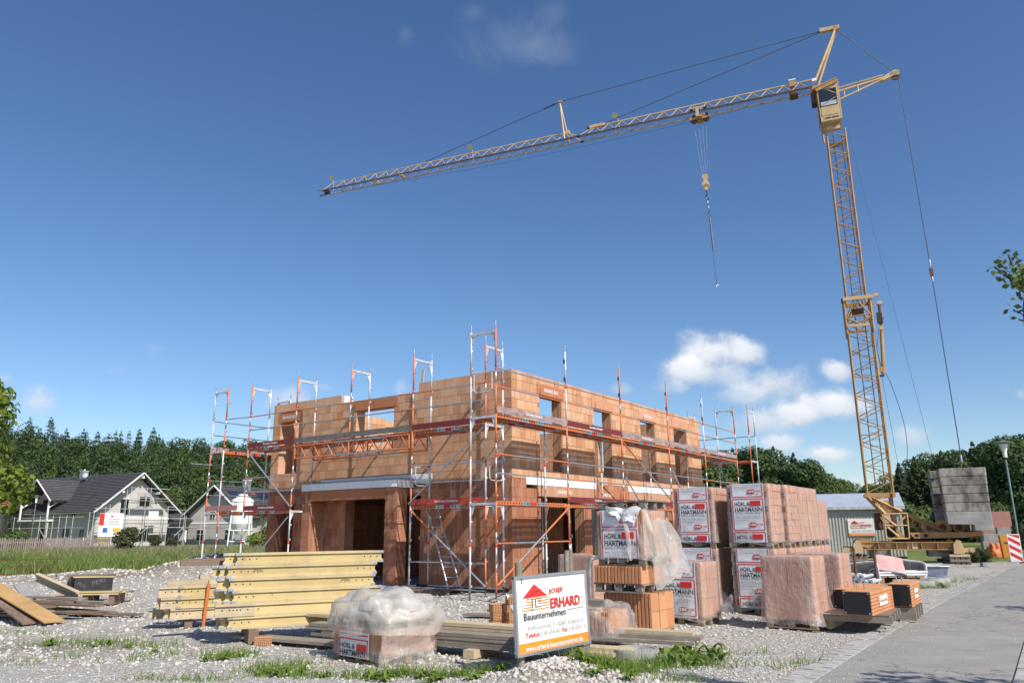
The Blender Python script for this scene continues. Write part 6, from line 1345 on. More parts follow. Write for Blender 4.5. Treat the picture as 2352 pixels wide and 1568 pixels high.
def girder(off, back, z, L_, kind, label, mark=False):
    c = Y0 + YD * (off + L_ / 2) + YN * back; o = link('formwork_girder', girder_mesh(L_, GH, kind)); o.matrix_world = Matrix.Translation((c.x, c.y, z)) @ Matrix.Rotation(ya, 4, 'Z'); tag(o, label, 'girder', 'yellow formwork girders')
    if mark: letters('lettering', '|PERI', o, Matrix.Translation((0, -.0165, GH / 2)) @ FRONT, -.75 if mark == 1 else .55, 0, .14, 'black_print', .05, .0)
rows_ = ['bottom', 'second', 'third', 'fourth', 'fifth', 'top']; offs = [.0, .12, .04, -.02, -.06, .05]
for k in range(6):
    nm = rows_[k]
    girder(offs[k], 0, .19 + k * .176, 2.20 + (.04 if k in (4,) else -.02 if k == 3 else .03), 'y', nm + ' front yellow girder of the tall stack', 1 if k == 4 else 2 if k == 3 else False)
    girder(offs[k] - .10 - (.06 if k % 2 else 0), .095, .19 + k * .176, 2.25, 'y', nm + ' girder of the second layer in the tall yellow stack')
    if k < 5: girder(offs[k] - .14 - .05 * (k % 3), .19, .19 + k * .176, 2.2, 'y', nm + ' rear girder of the tall yellow stack, its end standing out on the left')
girder(-.18, -.012, .19 + 1 * .176 + .0, .55, 'p', 'short pale girder end pushed in low at the left of the tall yellow stack')
c = Y0 + YD * -.35 + YN * .32; o = box('timber', (c.x + .12, c.y + .05, .19 + 5 * .176 + .05), (.9, .12, .10), 'old_wood', None, Matrix.Rotation(ya, 3, 'Z')); tag(o, 'brown squared timber on top of the rear yellow girders', 'timber')
for t in (.35, 2.0): c = Y0 + YD * t + YN * .15; o = box('timber', (c.x, c.y, .095), (.14, .7, .19), 'old_wood', None, Matrix.Rotation(ya, 3, 'Z')); tag(o, ['left', 'right'][t > 1] + ' dark bearer under the tall yellow girder stack', 'timber')
Y1 = Vector((-5.72, 13.24, 0)); s2 = Y1 - Y0; o2, b2 = s2.dot(YD), s2.dot(YN)
for k, (do, L_, kd, bk, nm) in enumerate([(0, 1.5, 'p', -.05, 'pale bottom'), (-.10, 1.6, 'y', .05, 'bottom rear'), (-.22, 1.7, 'p', .15, 'bottom third row'), (-.32, 1.8, 'y', .25, 'bottom last row'), (-.16, 1.6, 'p', -.04, 'middle'), (.08, 1.4, 'y', -.055, 'yellow middle front'), (-.22, 1.7, 'y', .06, 'middle rear'), (-.20, 1.6, 'p', -.03, 'top pale'), (.10, 1.4, 'y', -.05, 'yellow top front'), (-.16, 1.7, 'y', .07, 'top rear')]):
    z = .14 + (0 if k < 4 else .176 if k < 7 else .352) + (.002 if kd == 'p' else 0); girder(o2 + do, b2 + bk + (0 if kd == 'y' else .012), z, L_, kd, nm + ' girder of the low stack left of the tall yellow stack')
for i, (do, bk, z, L_) in enumerate([(.0, .2, .672, .75), (.25, .45, .672, .8), (.5, .15, .674, .45), (.4, .5, .745, .5)]): c = Y0 + YD * (o2 + do + .3) + YN * (b2 + bk); o = box('squared_timber', (c.x, c.y, z + .035), (L_, .12, .07), 'pale_wood', None, Matrix.Rotation(ya + .05 * i, 3, 'Z')); tag(o, ['left pale', 'rear pale', 'right pale', 'topmost pale'][i] + ' squared timber lying on the low girder stack', 'timber', 'pale timbers on the low girder stack')
p = Y0 + YD * (o2 + .52) + YN * (b2 - .12); o = bar('steel_stake', (p.x, p.y, -.05), (p.x + .04, p.y, .70), .028, 'orange', None, 10); tag(o, 'rusty orange stake standing against the low girder stack', 'stake')
p = Y0 + YD * (o2 + .3) + YN * (b2 + .1); p = p + YN * .12; o = box('timber', (p.x, p.y, .07), (.12, .5, .14), 'old_wood', None, Matrix.Rotation(ya, 3, 'Z')); tag(o, 'dark bearer under the low girder stack', 'timber')
# ------------------------------------------------------------------ boards and scrap on the left
gsc = 'scrap boards on the left'
sc = [((-11.3, 16.3), (-8.2, 15.05), .30), ((-11.2, 15.9), (-8.35, 15.0), .24), ((-11.6, 16.4), (-8.6, 14.75), .18), ((-10.9, 15.6), (-8.5, 14.6), .12), ((-11.0, 16.6), (-8.0, 15.35), .14), ((-10.4, 15.5), (-8.0, 14.85), .07), ((-10.2, 15.15), (-8.2, 14.55), .03), ((-9.9, 16.4), (-7.6, 15.1), .04), ((-10.6, 16.8), (-8.8, 16.0), .22), ((-9.6, 16.2), (-8.0, 15.6), .18), ((-9.0, 15.5), (-7.0, 14.9), .02)]
lbs = ['top', 'second', 'third', 'fourth', 'rear', 'front lower', 'front lowest', 'long low', 'rear upper', 'short rear', 'far right flat']
for i, (p, q_, z) in enumerate(sc): plank(p, q_, z + .02, .16 + .03 * (i % 3), .035, 'old_wood' if i % 3 else 'grey_wood', lbs[i] + ' weathered board in the scrap pile on the left', gsc)
def slab_board(name, p, q, w_, t, mat, label):
    p = Vector(p); q = Vector(q); d = q - p; o = link(name, unit('box', MAT[mat])); o.matrix_world = Matrix.Translation((p + q) / 2) @ d.to_track_quat('X', 'Z').to_matrix().to_4x4() @ Matrix.Diagonal((d.length, w_, t, 1)); return tag(o, label, 'board')
slab_board('osb_board', (-10.6, 15.6, .72), (-8.05, 14.0, .04), .36, .022, 'osb', 'long orange chipboard plank leaning over the scrap boards on the left'); slab_board('old_board', (-10.5, 15.4, .62), (-8.45, 14.0, .02), .30, .03, 'old_wood', 'dark board lying just under the chipboard plank'); slab_board('gauze_strip', (-10.2, 16.3, .52), (-9.4, 15.4, .30), .22, .02, 'concrete', 'whitish plastic strip leaning on the scrap boards')
r = thing('pallet', 'low pallet with a black form box and yellow boards on the left gravel', 'pallet', (-9.55, 17.9, 0), .15)
for x in (-.55, 0, .55): box('block', (x, 0, .10), (.12, .7, .2), 'old_wood', r)
for i in range(3): box('deck_board', (.05 * i, -.28 + i * .28, .225 + .02 * (i == 1)), (1.4, .22, .03), 'yellow_flange' if i != 2 else 'old_wood', r)
box('deck_board', (.1, -.3, .27), (1.25, .2, .03), 'yellow', r)
r = thing('form_box', 'open black formwork box with printed side and yellow edge', 'box', (-9.75, 18.15, .26), .1)
box('side_board', (.20, -.28, .15), (.82, .025, .30), 'form_ply', r); box('side_board', (-.2, .25, .15), (.8, .025, .30), 'old_wood', r); box('end_board', (-.32, 0, .15), (.025, .52, .30), 'form_ply', r); box('lid_board', (-.02, .05, .335), (.95, .45, .03), 'old_wood', r); box('edge_strip', (.18, -.285, .315), (.86, .035, .03), 'yellow', r); letters('lettering', 'PERI', r, Matrix.Translation((0, -.295, .13)) @ FRONT @ Matrix.Rotation(.25, 4, 'Z'), .18, 0, .28, 'form_print', .09, .0); letters('lettering', 'PERI', r, Matrix.Translation((-.12, -.295, .20)) @ FRONT @ Matrix.Rotation(-.5, 4, 'Z'), 0, -.02, .2, 'form_print', .07, .0)
o = link('formwork_girder', girder_mesh(2.0, GH, 'p')); o.matrix_world = Matrix.Translation((-9.75, 16.9, .36)) @ Matrix.Rotation(-.62, 4, 'Z') @ Matrix.Rotation(.16, 4, 'Y') @ Matrix.Rotation(.25, 4, 'X'); tag(o, 'single pale girder lying slanted in front of the black form box', 'girder')
plank((-8.05, 18.95), (-5.9, 18.75), .25, .75, .03, 'concrete', 'flat grey formwork sheet floating on bearers behind the low girder stack', None, name='formwork_sheet', cat='board'); 
for x in (-7.7, -6.2): o = box('timber', (x, 18.85, .12), (.12, .6, .24), 'old_wood'); tag(o, 'bearer under the flat grey formwork sheet, ' + ('left' if x < -7 else 'right'), 'timber')
b = MB()
for i in range(9): b.bar((i * .35, 0, 0), (i * .35, .15, .75 + .1 * math.sin(i * 2)), .012, 0, 5)
for z in (.15, .4, .62): b.bar((0, 0, z), (2.9, .1, z + .05), .012, 0, 5)
o = b.obj('rebar_mesh', MAT['rust']); o.location = (-18.6, 27.2, 0); tag(o, 'rusty reinforcement mesh standing at the meadow edge on the far left', 'rebar')
# pallet below the ladder
r = thing('pallet', 'weathered pallet under the aluminium ladder at the doorway', 'pallet', tuple(bw(1.05, 2.75, -.02)), BZ + .25 + math.pi / 2); 
for i in range(8): box('deck_board', (-.55 + i * .157, 0, .115), (.10, .95, .022), 'old_wood', r)
for y in (-.4, .4): box('runner', (0, y, .055), (1.2, .09, .09), 'old_wood', r)
# ------------------------------------------------------------------ site board
def company_sign(par, base, w, h, fine=True):
    # base: x right, y up, z out, origin at the lower left corner
    def P_(name, poly, mat, z=.004): b = MB(); b.add([(x * w, y * h, z) for x, y in poly], [tuple(range(len(poly)))]); return link(name, b.mesh(name, MAT[mat], recalc=False), par, base)
    P_('orange_band', [(.008, .012), (.992, .012), (.992, .155), (.008, .155)], 'orange_print')
    P_('roof_print', [(.095, .715), (.43, .72), (.255, .885)], 'red_print')
    b = MB()
    for i, (x0, x1, y) in enumerate([(.15, .45, .69), (.14, .455, .655), (.125, .455, .62), (.11, .455, .585), (.10, .455, .55)]): b.add([(x0 * w, y * h, .004), (x1 * w, (y + .006) * h, .004), (x1 * w, (y + .018) * h, .004), (x0 * w, (y + .012) * h, .004)], [(0, 1, 2, 3)])
    link('stripe_print', b.mesh('stripe_print', MAT['orange_print'], recalc=False), par, base)
    b = MB(); arc = [(.085 + .36 * (1 - math.cos(t)), .53 + .285 * math.sin(t)) for t in [math.pi / 2 * i / 14 for i in range(15)]]
    for (x0, y0), (x1, y1) in zip(arc[:-1], arc[1:]): b.add([(x0 * w, y0 * h, .007), (x1 * w, y1 * h, .007), (x1 * w + .0, y1 * h + .008 * h, .007), (x0 * w - .006 * w, y0 * h, .007)], [(0, 1, 2, 3)])
    b.add([(.70 * w, .492 * h, .006), (.95 * w, .50 * h, .006), (.95 * w, .506 * h, .006), (.70 * w, .498 * h, .006)], [(0, 1, 2, 3)])
    link('line_print', b.mesh('line_print', MAT['black_print'], recalc=False), par, base)
    lt = lambda body, x, y, ww, mat, hh, bold=0., z=.009: letters('lettering', body, par, base @ Matrix.Translation((0, 0, z)), x * w, y * h, ww * w, mat, hh * h, bold)
    lt('JE', .19, .625, .155, 'black_print', .145, .02, .008); lt('JE', .197, .625, .142, 'sign_white', .125, .0, .010)
    lt('JOSEF', .45, .765, .205, 'red_print', .085, .018); lt('ERHARD', .465, .61, .435, 'red_print', .135, .026); 
    lt('Bauunternehmen', .10, .48, .58, 'black_print', .095, .005)
    letters('lettering', 'GmbH', par, base @ Matrix.Translation((.935 * w, .60 * h, .009)) @ Matrix.Rotation(math.pi / 2, 4, 'Z'), -.05 * h, 0, .13 * h, 'red_print', .022 * w)
    lt('Raiffeisenstraße 9 – 82401 Rottenbuch', .15, .335, .79, 'grey_print', .062); lt('Telefon', .11, .245, .185, 'red_print', .065, .012); lt('0 88 67/4 40', .315, .245, .26, 'grey_print', .06); lt('Fax', .615, .245, .075, 'red_print', .062, .012); lt('0 88 67/81 52', .71, .245, .26, 'grey_print', .06)
    lt('www.erhard-bauunternehmen.de', .10, .082, .80, 'white_print', .070, .015)
SG0 = Vector((.04, 8.70, 0)); sdir = Vector((.86, .93, 0)).normalized(); sz_ = math.atan2(sdir.y, sdir.x)
r = thing('site_sign', 'white company board with red roof logo and orange web address band on round posts', 'sign', tuple(SG0), sz_)
SW, SH_ = 1.265, .83
Mb = Matrix.Translation((-.01, 0, .215)) @ Matrix.Rotation(-.045, 4, 'X') @ Matrix.Rotation(-.014, 4, 'Y')
link('panel', unit('box', MAT['sign_white']), r, Mb @ Matrix.Diagonal((SW, .02, SH_, 1)) @ Matrix.Translation((.5, .5, .5)))
for c_, s_ in (((SW / 2, .0, .012), (SW + .03, .036, .03)), ((SW / 2, .0, SH_ - .012), (SW + .03, .036, .03)), ((.0, 0, SH_ / 2), (.030, .04, SH_)), ((SW, 0, SH_ / 2), (.030, .04, SH_))): link('frame', unit('box', MAT['alu']), r, Mb @ Matrix.Translation(c_) @ Matrix.Diagonal((s_[0], s_[1], s_[2], 1)))
company_sign(r, Mb @ Matrix.Translation((.0, -.003, .0)) @ FRONT, SW, SH_)
for x, z0, dx in ((.12, -.05, .03), (1.03, -.05, .02)): bar('post', (x, .07, z0), (x + dx - .05, .075, 1.19 if x < .5 else .9), .042, 'grey_wood', r, 12)
bar('post', (1.0, .12, .6), (1.02, .12, 1.30), .03, 'grey_wood', r, 10); bar('post', (1.09, .13, .6), (1.10, .13, 1.29), .03, 'grey_wood', r, 10)
# ------------------------------------------------------------------ mortar tubs, props and pallet by the path
def tub(name, x, y, z, L_, w_, h_, mat, label, rz, tilt=(0, 0)):
    r = thing(name, label, 'mortar tub', (x, y, z), rz); r.rotation_euler = (tilt[0], tilt[1], rz)
    b = MB(); a = .80; P_ = []
    def ringv(sx, sy, z_): return [(sx * math.copysign(abs(math.cos(t)) ** .35, math.cos(t)), sy * math.copysign(abs(math.sin(t)) ** .35, math.sin(t)), z_) for t in [2 * math.pi * i / 32 for i in range(32)]]
    rings = [ringv(L_ / 2 * a, w_ / 2 * a, 0), ringv(L_ / 2, w_ / 2, h_), ringv(L_ / 2 - .02, w_ / 2 - .02, h_), ringv(L_ / 2 * a - .02, w_ / 2 * a - .02, .03)]; V = [v for q_ in rings for v in q_]; F = []
    for k in range(3): F += [(k * 32 + i, k * 32 + (i + 1) % 32, (k + 1) * 32 + (i + 1) % 32, (k + 1) * 32 + i) for i in range(32)]
    F += [tuple(range(31, -1, -1)), tuple(range(96, 128))]; b.add(V, F); o = b.obj('basin', MAT[mat], r, smooth=False)
    b = MB(); pts_ = ringv(L_ / 2 + .015, w_ / 2 + .015, h_); b.path(pts_ + [pts_[0]], .022, 0, 6); b.obj('rim', MAT['pale'], r); return r
px0 = Vector((10.3, 21.9, 0))
tub('mortar_tub', 9.85, 22.25, .06, .92, .66, .42, 'tub', 'grey mortar tub standing tilted, its inside facing the camera', PZ + .1, (1.05, -.12)); tub('mortar_tub', 10.62, 22.35, .60, .92, .70, .50, 'tub_red', 'reddish mortar tub lying upside down behind the prop pallet', PZ + .30, (2.62, .16)); tub('mortar_tub', 11.28, 22.55, .12, .85, .6, .36, 'tub', 'grey mortar tub right of the reddish one, rim towards the path', PZ + .15, (.75, .1))
tub('mortar_tub', 12.25, 23.5, .0, 1.25, .75, .40, 'tub_blue', 'blue grey mortar tub standing on the ground by the crane', PZ + .33)
r = thing('pallet', 'pallet stacked with steel slab props beside the mortar tubs', 'pallet', (10.72, 21.8, 0), PZ + .70); pallet_parts(r, 1.25, .75, 0, 'pallet', .20)
for i in range(8):
    y = .05 + (i % 4) * .19; z = .235 + (i // 4) * .07; o = bar('slab_prop', r.matrix_basis @ Vector((-.68, y, z)), r.matrix_basis @ Vector((.72 + .06 * (i % 3), y, z)), .030, 'pale', None, 10)
    o.location = o.location; tag(o, 'long grey steel prop on the pallet beside the mortar tubs', 'prop', 'steel props on the pallet by the mortar tubs')
def dup(o, M, label=None):
    c = o.copy(); COL.objects.link(c); c.matrix_world = M @ o.matrix_world
    if label: c['label'] = label
    return c
for i in range(14):
    row, c_ = divmod(i, 5); p = Vector((8.45 + .15 * c_ * .8 + .06 * (row % 2), 20.35 - .10 * c_, .07 + row * .115)); d = Vector((.62, .78, 0)); q_ = p + d * (1.0 + .1 * (i % 3))
    r = thing('slab_prop', 'steel prop with square end plate in the pile left of the tubs', 'prop', tuple(p), 0, 'steel props piled left of the mortar tubs'); bar('tube', (0, 0, 0), tuple(q_ - p), .042, 'pale', r, 10); 
    link('end_plate', unit('box', MAT['pale']), r, Matrix.Translation((-.005, -.006, 0)) @ Matrix.Rotation(math.atan2(d.y, d.x), 4, 'Z') @ Matrix.Rotation(.5 * (i % 3), 4, 'X') @ Matrix.Diagonal((.012, .13, .13, 1))); link('plate_hole', unit('cyl', MAT['hole'], 8), r, Matrix.Translation((-.014, -.018, 0)) @ d.to_track_quat('Z', 'Y').to_matrix().to_4x4() @ Matrix.Diagonal((.022, .022, .004, 1)))
for i, (x, y) in enumerate(((8.75, 20.2), (9.6, 20.9))): o = bar('steel_stake', (x, y, -.05), (x + .02, y, 1.02), .035, 'rust', None, 8); tag(o, ['left', 'right'][i] + ' rusty stake holding the pile of steel props', 'stake')
heap('sandbag', 'white bag lying in the weeds behind the second lintel box', (8.35, 17.4, 0), .16, .34, .26, 'pale', 77, 'bag', .08, .5)
# ------------------------------------------------------------------ houses across the meadow
def hbox(r, name, lo, hi, mat):
    lo = Vector(lo); hi = Vector(hi); return box(name, (lo + hi) / 2, hi - lo, mat, r)
def window(r, face, u, z, w, h, glass='glass', frame='white_paint', off=.03):
    # face 'x': wall in the plane x = 0 looking to -x; face 'y': plane y = 0 looking to -y
    if face == 'y': f = box('window', (u, -off / 2, z), (w, .06, h), frame, r); p = [(u - w / 4, -off - .02, z), (u + w / 4, -off - .02, z)]; s_ = (w / 2 - .09, .03, h - .16)
    else: f = box('window', (-off / 2, u, z), (.06, w, h), frame, r); p = [(-off - .02, u - w / 4, z), (-off - .02, u + w / 4, z)]; s_ = (.03, w / 2 - .09, h - .16)
    for q_ in p:
        M = f.matrix_basis.inverted() @ (Matrix.Translation(q_) @ Matrix.Diagonal((s_[0], s_[1], s_[2], 1))); link('pane', unit('box', MAT[glass]), f, M)
def slope(r, name, p00, p10, p11, p01, t, mat, rows=0):
    # roof slab through four corners (eave left, eave right, ridge right, ridge left); rows of tiles as steps
    a, b, c, d = [Vector(p) for p in (p00, p10, p11, p01)]; n = (b - a).cross(d - a).normalized()
    if n.z < 0: n = -n
    m_ = MB(); R_ = max(1, rows)
    for k in range(R_):
        u0, u1 = k / R_, (k + 1) / R_; A, B = a.lerp(d, u0), b.lerp(c, u0); C, D = b.lerp(c, u1), a.lerp(d, u1); lift = n * (t * (1.45 if rows else 1)); lo = n * t * .95
        Q = [A, B, C, D, A + lift, B + lift, C + lo, D + lo]; m_.add([tuple(q_) for q_ in Q], BOXF)
    return m_.obj(name, MAT[mat], r)
c_ = on_sight(218, 95); H1Z = math.atan2(.863, .495)
r = thing('house', 'grey rendered house with dark tiled roof, dormer balcony and satellite dish across the meadow', 'house', (c_[0], c_[1], thz(*c_)), H1Z)
W1, L1, E1, R1 = 8.8, 16.4, 4.35, 8.0
hbox(r, 'wall', (0, 0, -.3), (W1, L1, E1), 'render_wall')
b = MB(); b.prism([(0, E1 - .01), (W1, E1 - .01), (W1 / 2, R1 - .25)], .003, .34); b.prism([(0, E1 - .01), (W1, E1 - .01), (W1 / 2, R1 - .25)], L1 - .34, L1 - .003); b.obj('gable', MAT['render_wall'], r)
eo, go = .95, 1.05; ez = E1 - (R1 - E1) / (W1 / 2) * eo
slope(r, 'roof', (-eo, -go, ez), (-eo, L1 + go, ez), (W1 / 2, L1 + go, R1), (W1 / 2, -go, R1), .16, 'roof', 24); slope(r, 'roof', (W1 + eo, -go, ez), (W1 + eo, L1 + go, ez), (W1 / 2, L1 + go, R1), (W1 / 2, -go, R1), .16, 'roof', 24)
for sx in (0, 1):
    x0 = -eo if sx == 0 else W1 + eo
    bar('verge_board', (x0, -go - .03, ez + .02), (W1 / 2, -go - .03, R1 + .02), .09, 'white_paint', r, 4); bar('verge_board', (x0, L1 + go, ez), (W1 / 2, L1 + go, R1), .09, 'white_paint', r, 4)
for x, z in ((-.0, 0), (W1, 0), (W1 / 2, R1 - .45)): zz = E1 + .05 if z == 0 else z; box('purlin', (x, -go / 2, zz), (.24, go, .26), 'white_paint', r)
for x in (2.2, W1 - 2.2): box('purlin', (x, -go / 2, E1 + 1.5), (.2, go, .22), 'white_paint', r)
bar('gutter', (-eo - .05, -go, ez + .02), (-eo - .05, L1 + go, ez + .02), .07, 'galv', r); bar('downpipe', (-eo, .3, ez), (-.05, .2, ez - .7), .05, 'galv', r); bar('downpipe', (-eo, L1 - .3, ez), (-.05, L1 - .3, ez - .7), .05, 'galv', r)
window(r, 'y', 3.1, 4.25, 1.0, 1.9); hbox(r, 'loggia', (4.6, -.05, 4.3), (6.6, .2, 5.9), 'render_wall2'); window(r, 'y', 5.6, 4.9, 1.5, 1.2); window(r, 'y', 2.9, 1.3, 1.1, 1.3); window(r, 'y', 5.9, 1.2, 1.1, 1.5); hbox(r, 'string_course', (-.03, -.06, 2.9), (W1 + .03, .02, 3.15), 'white_paint')
for u, z, w_, h_ in ((2.2, 1.3, .9, 1.3), (5.2, 1.5, 1.3, 1.3), (9.6, 1.2, 1.2, 2.0), (14.2, 1.5, 1.2, 1.3), (4.2, 3.4, .8, .8)): window(r, 'x', u, z, w_, h_)
# dormer with balcony
D0, D1 = 6.7, 12.6; DM = (D0 + D1) / 2; DZ, DE = 7.35, 5.15
b = MB(); b.prism([(D0 + .3, E1 - .3), (D1 - .3, E1 - .3), (D1 - .3, DE), (DM, DZ - .3), (D0 + .3, DE)], .25, .45, 0, 'x'); b.obj('dormer_wall', MAT['render_wall'], r)
for y0 in (D0 - .35, D1 + .35): slope(r, 'dormer_roof', (-1.5, y0, DE - .25), (3.4, y0, DE - .25), (3.4, DM, DZ), (-1.5, DM, DZ), .14, 'roof', 12); bar('verge_board', (-1.53, y0, DE - .22), (-1.53, DM, DZ + .02), .09, 'white_paint', r, 4)
box('lead_strip', (1.7, D0 - .30, 5.55), (4.4, .10, .05), 'pale', r, Matrix.Rotation(-.6, 3, 'Y'))
hbox(r, 'balcony', (-1.5, D0, 2.75), (.1, D1, 2.95), 'white_paint')
for y0 in (D0 + .2, D1 - .2): bar('post', (-1.35, y0, 2.95), (-1.35, y0, DE - .1), .13, 'white_paint', r, 4); bar('post', (-1.2, y0, -.2), (-1.2, y0, 2.75), .1, 'render_wall', r, 4); bar('brace', (-1.35, y0, 4.2), (-.2, y0, 5.0), .08, 'white_paint', r, 4)
box('window', (.22, DM + .3, 4.1), (.06, 1.9, 2.2), 'glass', r); box('window', (.21, DM - 1.7, 3.9), (.06, .9, 1.9), 'glass', r)
def on_roof(y, t): return (-eo + (W1 / 2 + eo) * t, y, ez + (R1 - ez) * t)
sl = math.atan2(R1 - ez, W1 / 2 + eo)
p = on_roof(2.6, .36); box('skylight', (p[0], p[1], p[2] + .2), (1.3, .8, .08), 'glass', r, Matrix.Rotation(-sl, 3, 'Y')); p = on_roof(10.2, .96); hbox(r, 'chimney', (p[0] - .35, p[1] - .35, p[2] - .4), (p[0] + .3, p[1] + .35, p[2] + .85), 'galv'); hbox(r, 'chimney_cap', (p[0] - .4, p[1] - .4, p[2] + .85), (p[0] + .35, p[1] + .4, p[2] + .92), 'pale'); bar('flue', (p[0], p[1], p[2] + .92), (p[0], p[1], p[2] + 1.1), .10, 'pale', r)
p = on_roof(8.4, .84); b = MB(); b.lathe([(.001, .09), (.18, .045), (.38, -.07), (.40, -.05), (.18, .065), (.001, .11)], (0, 0, 0), 18); link('satellite_dish', b.mesh('satellite_dish', MAT['pale'], True), r, Matrix.Translation((p[0] - .4, p[1], p[2] + .75)) @ Matrix.Rotation(-1.2, 4, 'Y') @ Matrix.Rotation(.4, 4, 'X')); bar('dish_arm', (p[0], p[1], p[2]), (p[0] - .3, p[1], p[2] + .7), .05, 'galv', r)
# garage on its right
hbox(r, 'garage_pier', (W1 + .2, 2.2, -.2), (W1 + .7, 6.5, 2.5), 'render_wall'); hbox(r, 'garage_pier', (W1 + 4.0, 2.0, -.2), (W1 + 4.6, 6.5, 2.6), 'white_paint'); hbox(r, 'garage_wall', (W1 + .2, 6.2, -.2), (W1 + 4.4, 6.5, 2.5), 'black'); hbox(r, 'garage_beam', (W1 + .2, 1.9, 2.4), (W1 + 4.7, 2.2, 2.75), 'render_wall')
slope(r, 'garage_roof', (W1 - .2, 1.0, 2.7), (W1 + 5.6, 1.0, 2.7), (W1 + 1.0, 5.2, 5.6), (W1 - .4, 5.2, 5.6), .14, 'roof', 14)
# its scaffolding
s_ = thing('scaffolding', 'thin grey scaffold round the grey house across the meadow', 'scaffolding', (c_[0], c_[1], thz(*c_)), H1Z)
for x in (-1.2, .5, 2.8, 5.2, 7.6, 9.9):
    zt = 3.6 if x < 0 or x > 9 else 6.4 if 2 < x < 6 else 4.4; bar('post', (x, -1.5, -.2), (x, -1.5, zt), .035, 'pale', s_, 5); bar('post', (x, -.75, -.2), (x, -.75, zt), .035, 'pale', s_, 5)
for z in (2.0, 3.0, 4.0): bar('guard_rail', (-1.2, -1.5, z), (9.9, -1.5, z), .03, 'pale', s_, 5)
for z in (5.2, 6.3): bar('guard_rail', (2.8, -1.5, z), (7.6, -1.5, z), .03, 'pale', s_, 5)
hbox(s_, 'deck', (-1.2, -1.5, 2.0), (9.9, -.8, 2.06), 'grey_wood'); hbox(s_, 'deck', (2.8, -1.5, 4.9), (7.6, -.8, 4.96), 'grey_wood'); hbox(s_, 'panel', (5.2, -1.55, 2.95), (6.4, -1.5, 3.8), 'white_paint')
for y in (1.5, 4, 6.5, 13, 15.5, 18): bar('post', (-2.3, y, -.2), (-2.3, y, 3.3), .035, 'pale', s_, 5); bar('post', (-1.6, y, -.2), (-1.6, y, 3.3), .035, 'pale', s_, 5)
for z in (2.0, 3.1): bar('guard_rail', (-2.3, -1.5, z), (-2.3, 18, z), .03, 'pale', s_, 5)
bar('brace', (-2.3, 4, .1), (-2.3, 6.5, 2), .03, 'pale', s_, 5); bar('brace', (2.8, -1.5, 0), (5.2, -1.5, 2), .03, 'pale', s_, 5); bar('brace', (7.6, -1.5, .1), (9.9, -1.5, 2), .03, 'pale', s_, 5)
# right house
c_ = on_sight(424, 104); H2Z = math.atan2(-.35, .94)
r = thing('house', 'smaller grey house with solar panels seen through the leftmost scaffold bays', 'house', (c_[0], c_[1], thz(*c_)), H2Z); W2_, L2_, E2, R2 = 9.6, 9.5, 3.4, 6.9
hbox(r, 'wall', (0.6, 0, -.3), (W2_ - .6, L2_, E2), 'render_wall2'); b = MB(); b.prism([(.4, E2 - .01), (W2_ - .4, E2 - .01), (W2_ / 2, R2 - .3)], .003, .3); b.obj('gable', MAT['render_wall'], r)
for x0 in (-.3, W2_ + .3): slope(r, 'roof', (x0, -.9, E2 - .5), (x0, L2_ + .9, E2 - .5), (W2_ / 2, L2_ + .9, R2), (W2_ / 2, -.9, R2), .16, 'roof', 18); bar('verge_board', (x0, -.93, E2 - .48), (W2_ / 2, -.93, R2 + .02), .1, 'white_paint', r, 4)
sl = math.atan2(R2 - E2 + .5, W2_ / 2 + .3)
for i, y in enumerate((.1, 1.75, 5.2, 6.85)):
    for k in range(2): t = .42 + .25 * k; box('solar_panel', (W2_ + .3 - (W2_ / 2 + .3) * t, y + .8, E2 - .5 + (R2 - E2 + .5) * t + .26), (1.5, 1.55, .05), 'solar', r, Matrix.Rotation(sl, 3, 'Y'))
hbox(r, 'chimney', (W2_ / 2 + .2, 4.0, R2 - .9), (W2_ / 2 + .9, 4.7, R2 + .9), 'galv'); hbox(r, 'chimney_cap', (W2_ / 2 + .15, 3.95, R2 + .9), (W2_ / 2 + .95, 4.75, R2 + 1.0), 'white_paint')
window(r, 'y', 4.2, 3.4, .8, 1.1); window(r, 'y', 2.6, 1.1, 1.2, 1.4); window(r, 'y', 6.9, 1.1, 1.2, 1.4); hbox(r, 'string_course', (.5, -.05, 2.4), (W2_ - .5, .02, 2.6), 'white_paint'); hbox(r, 'porch', (W2_ - .6, 2.2, -.3), (W2_ + 1.2, 5.0, 3.4), 'render_wall'); b = MB(); b.prism([(2.0, 3.4), (5.2, 3.4), (3.6, 5.0)], W2_ - 1.2, W2_ + 1.3, 0, 'x'); b.obj('porch_gable', MAT['render_wall'], r); slope(r, 'porch_roof', (W2_ - 2.2, 1.6, 3.3), (W2_ + 1.6, 1.6, 3.3), (W2_ + 1.6, 3.6, 5.2), (W2_ - 2.2, 3.6, 5.2), .12, 'roof', 8)
s_ = thing('scaffolding', 'thin scaffold in front of the house with solar panels', 'scaffolding', (c_[0], c_[1], thz(*c_)), H2Z)
for x in (-1, 1.4, 3.8, 6.2, 8.6, 11): bar('post', (x, -1.4, -.2), (x, -1.4, 3.4), .035, 'pale', s_, 5)
for z in (1.2, 2.0, 3.1): bar('guard_rail', (-1, -1.4, z), (11, -1.4, z), .03, 'pale', s_, 5)
hbox(s_, 'deck', (-1, -1.4, 1.9), (11, -.8, 1.96), 'grey_wood')
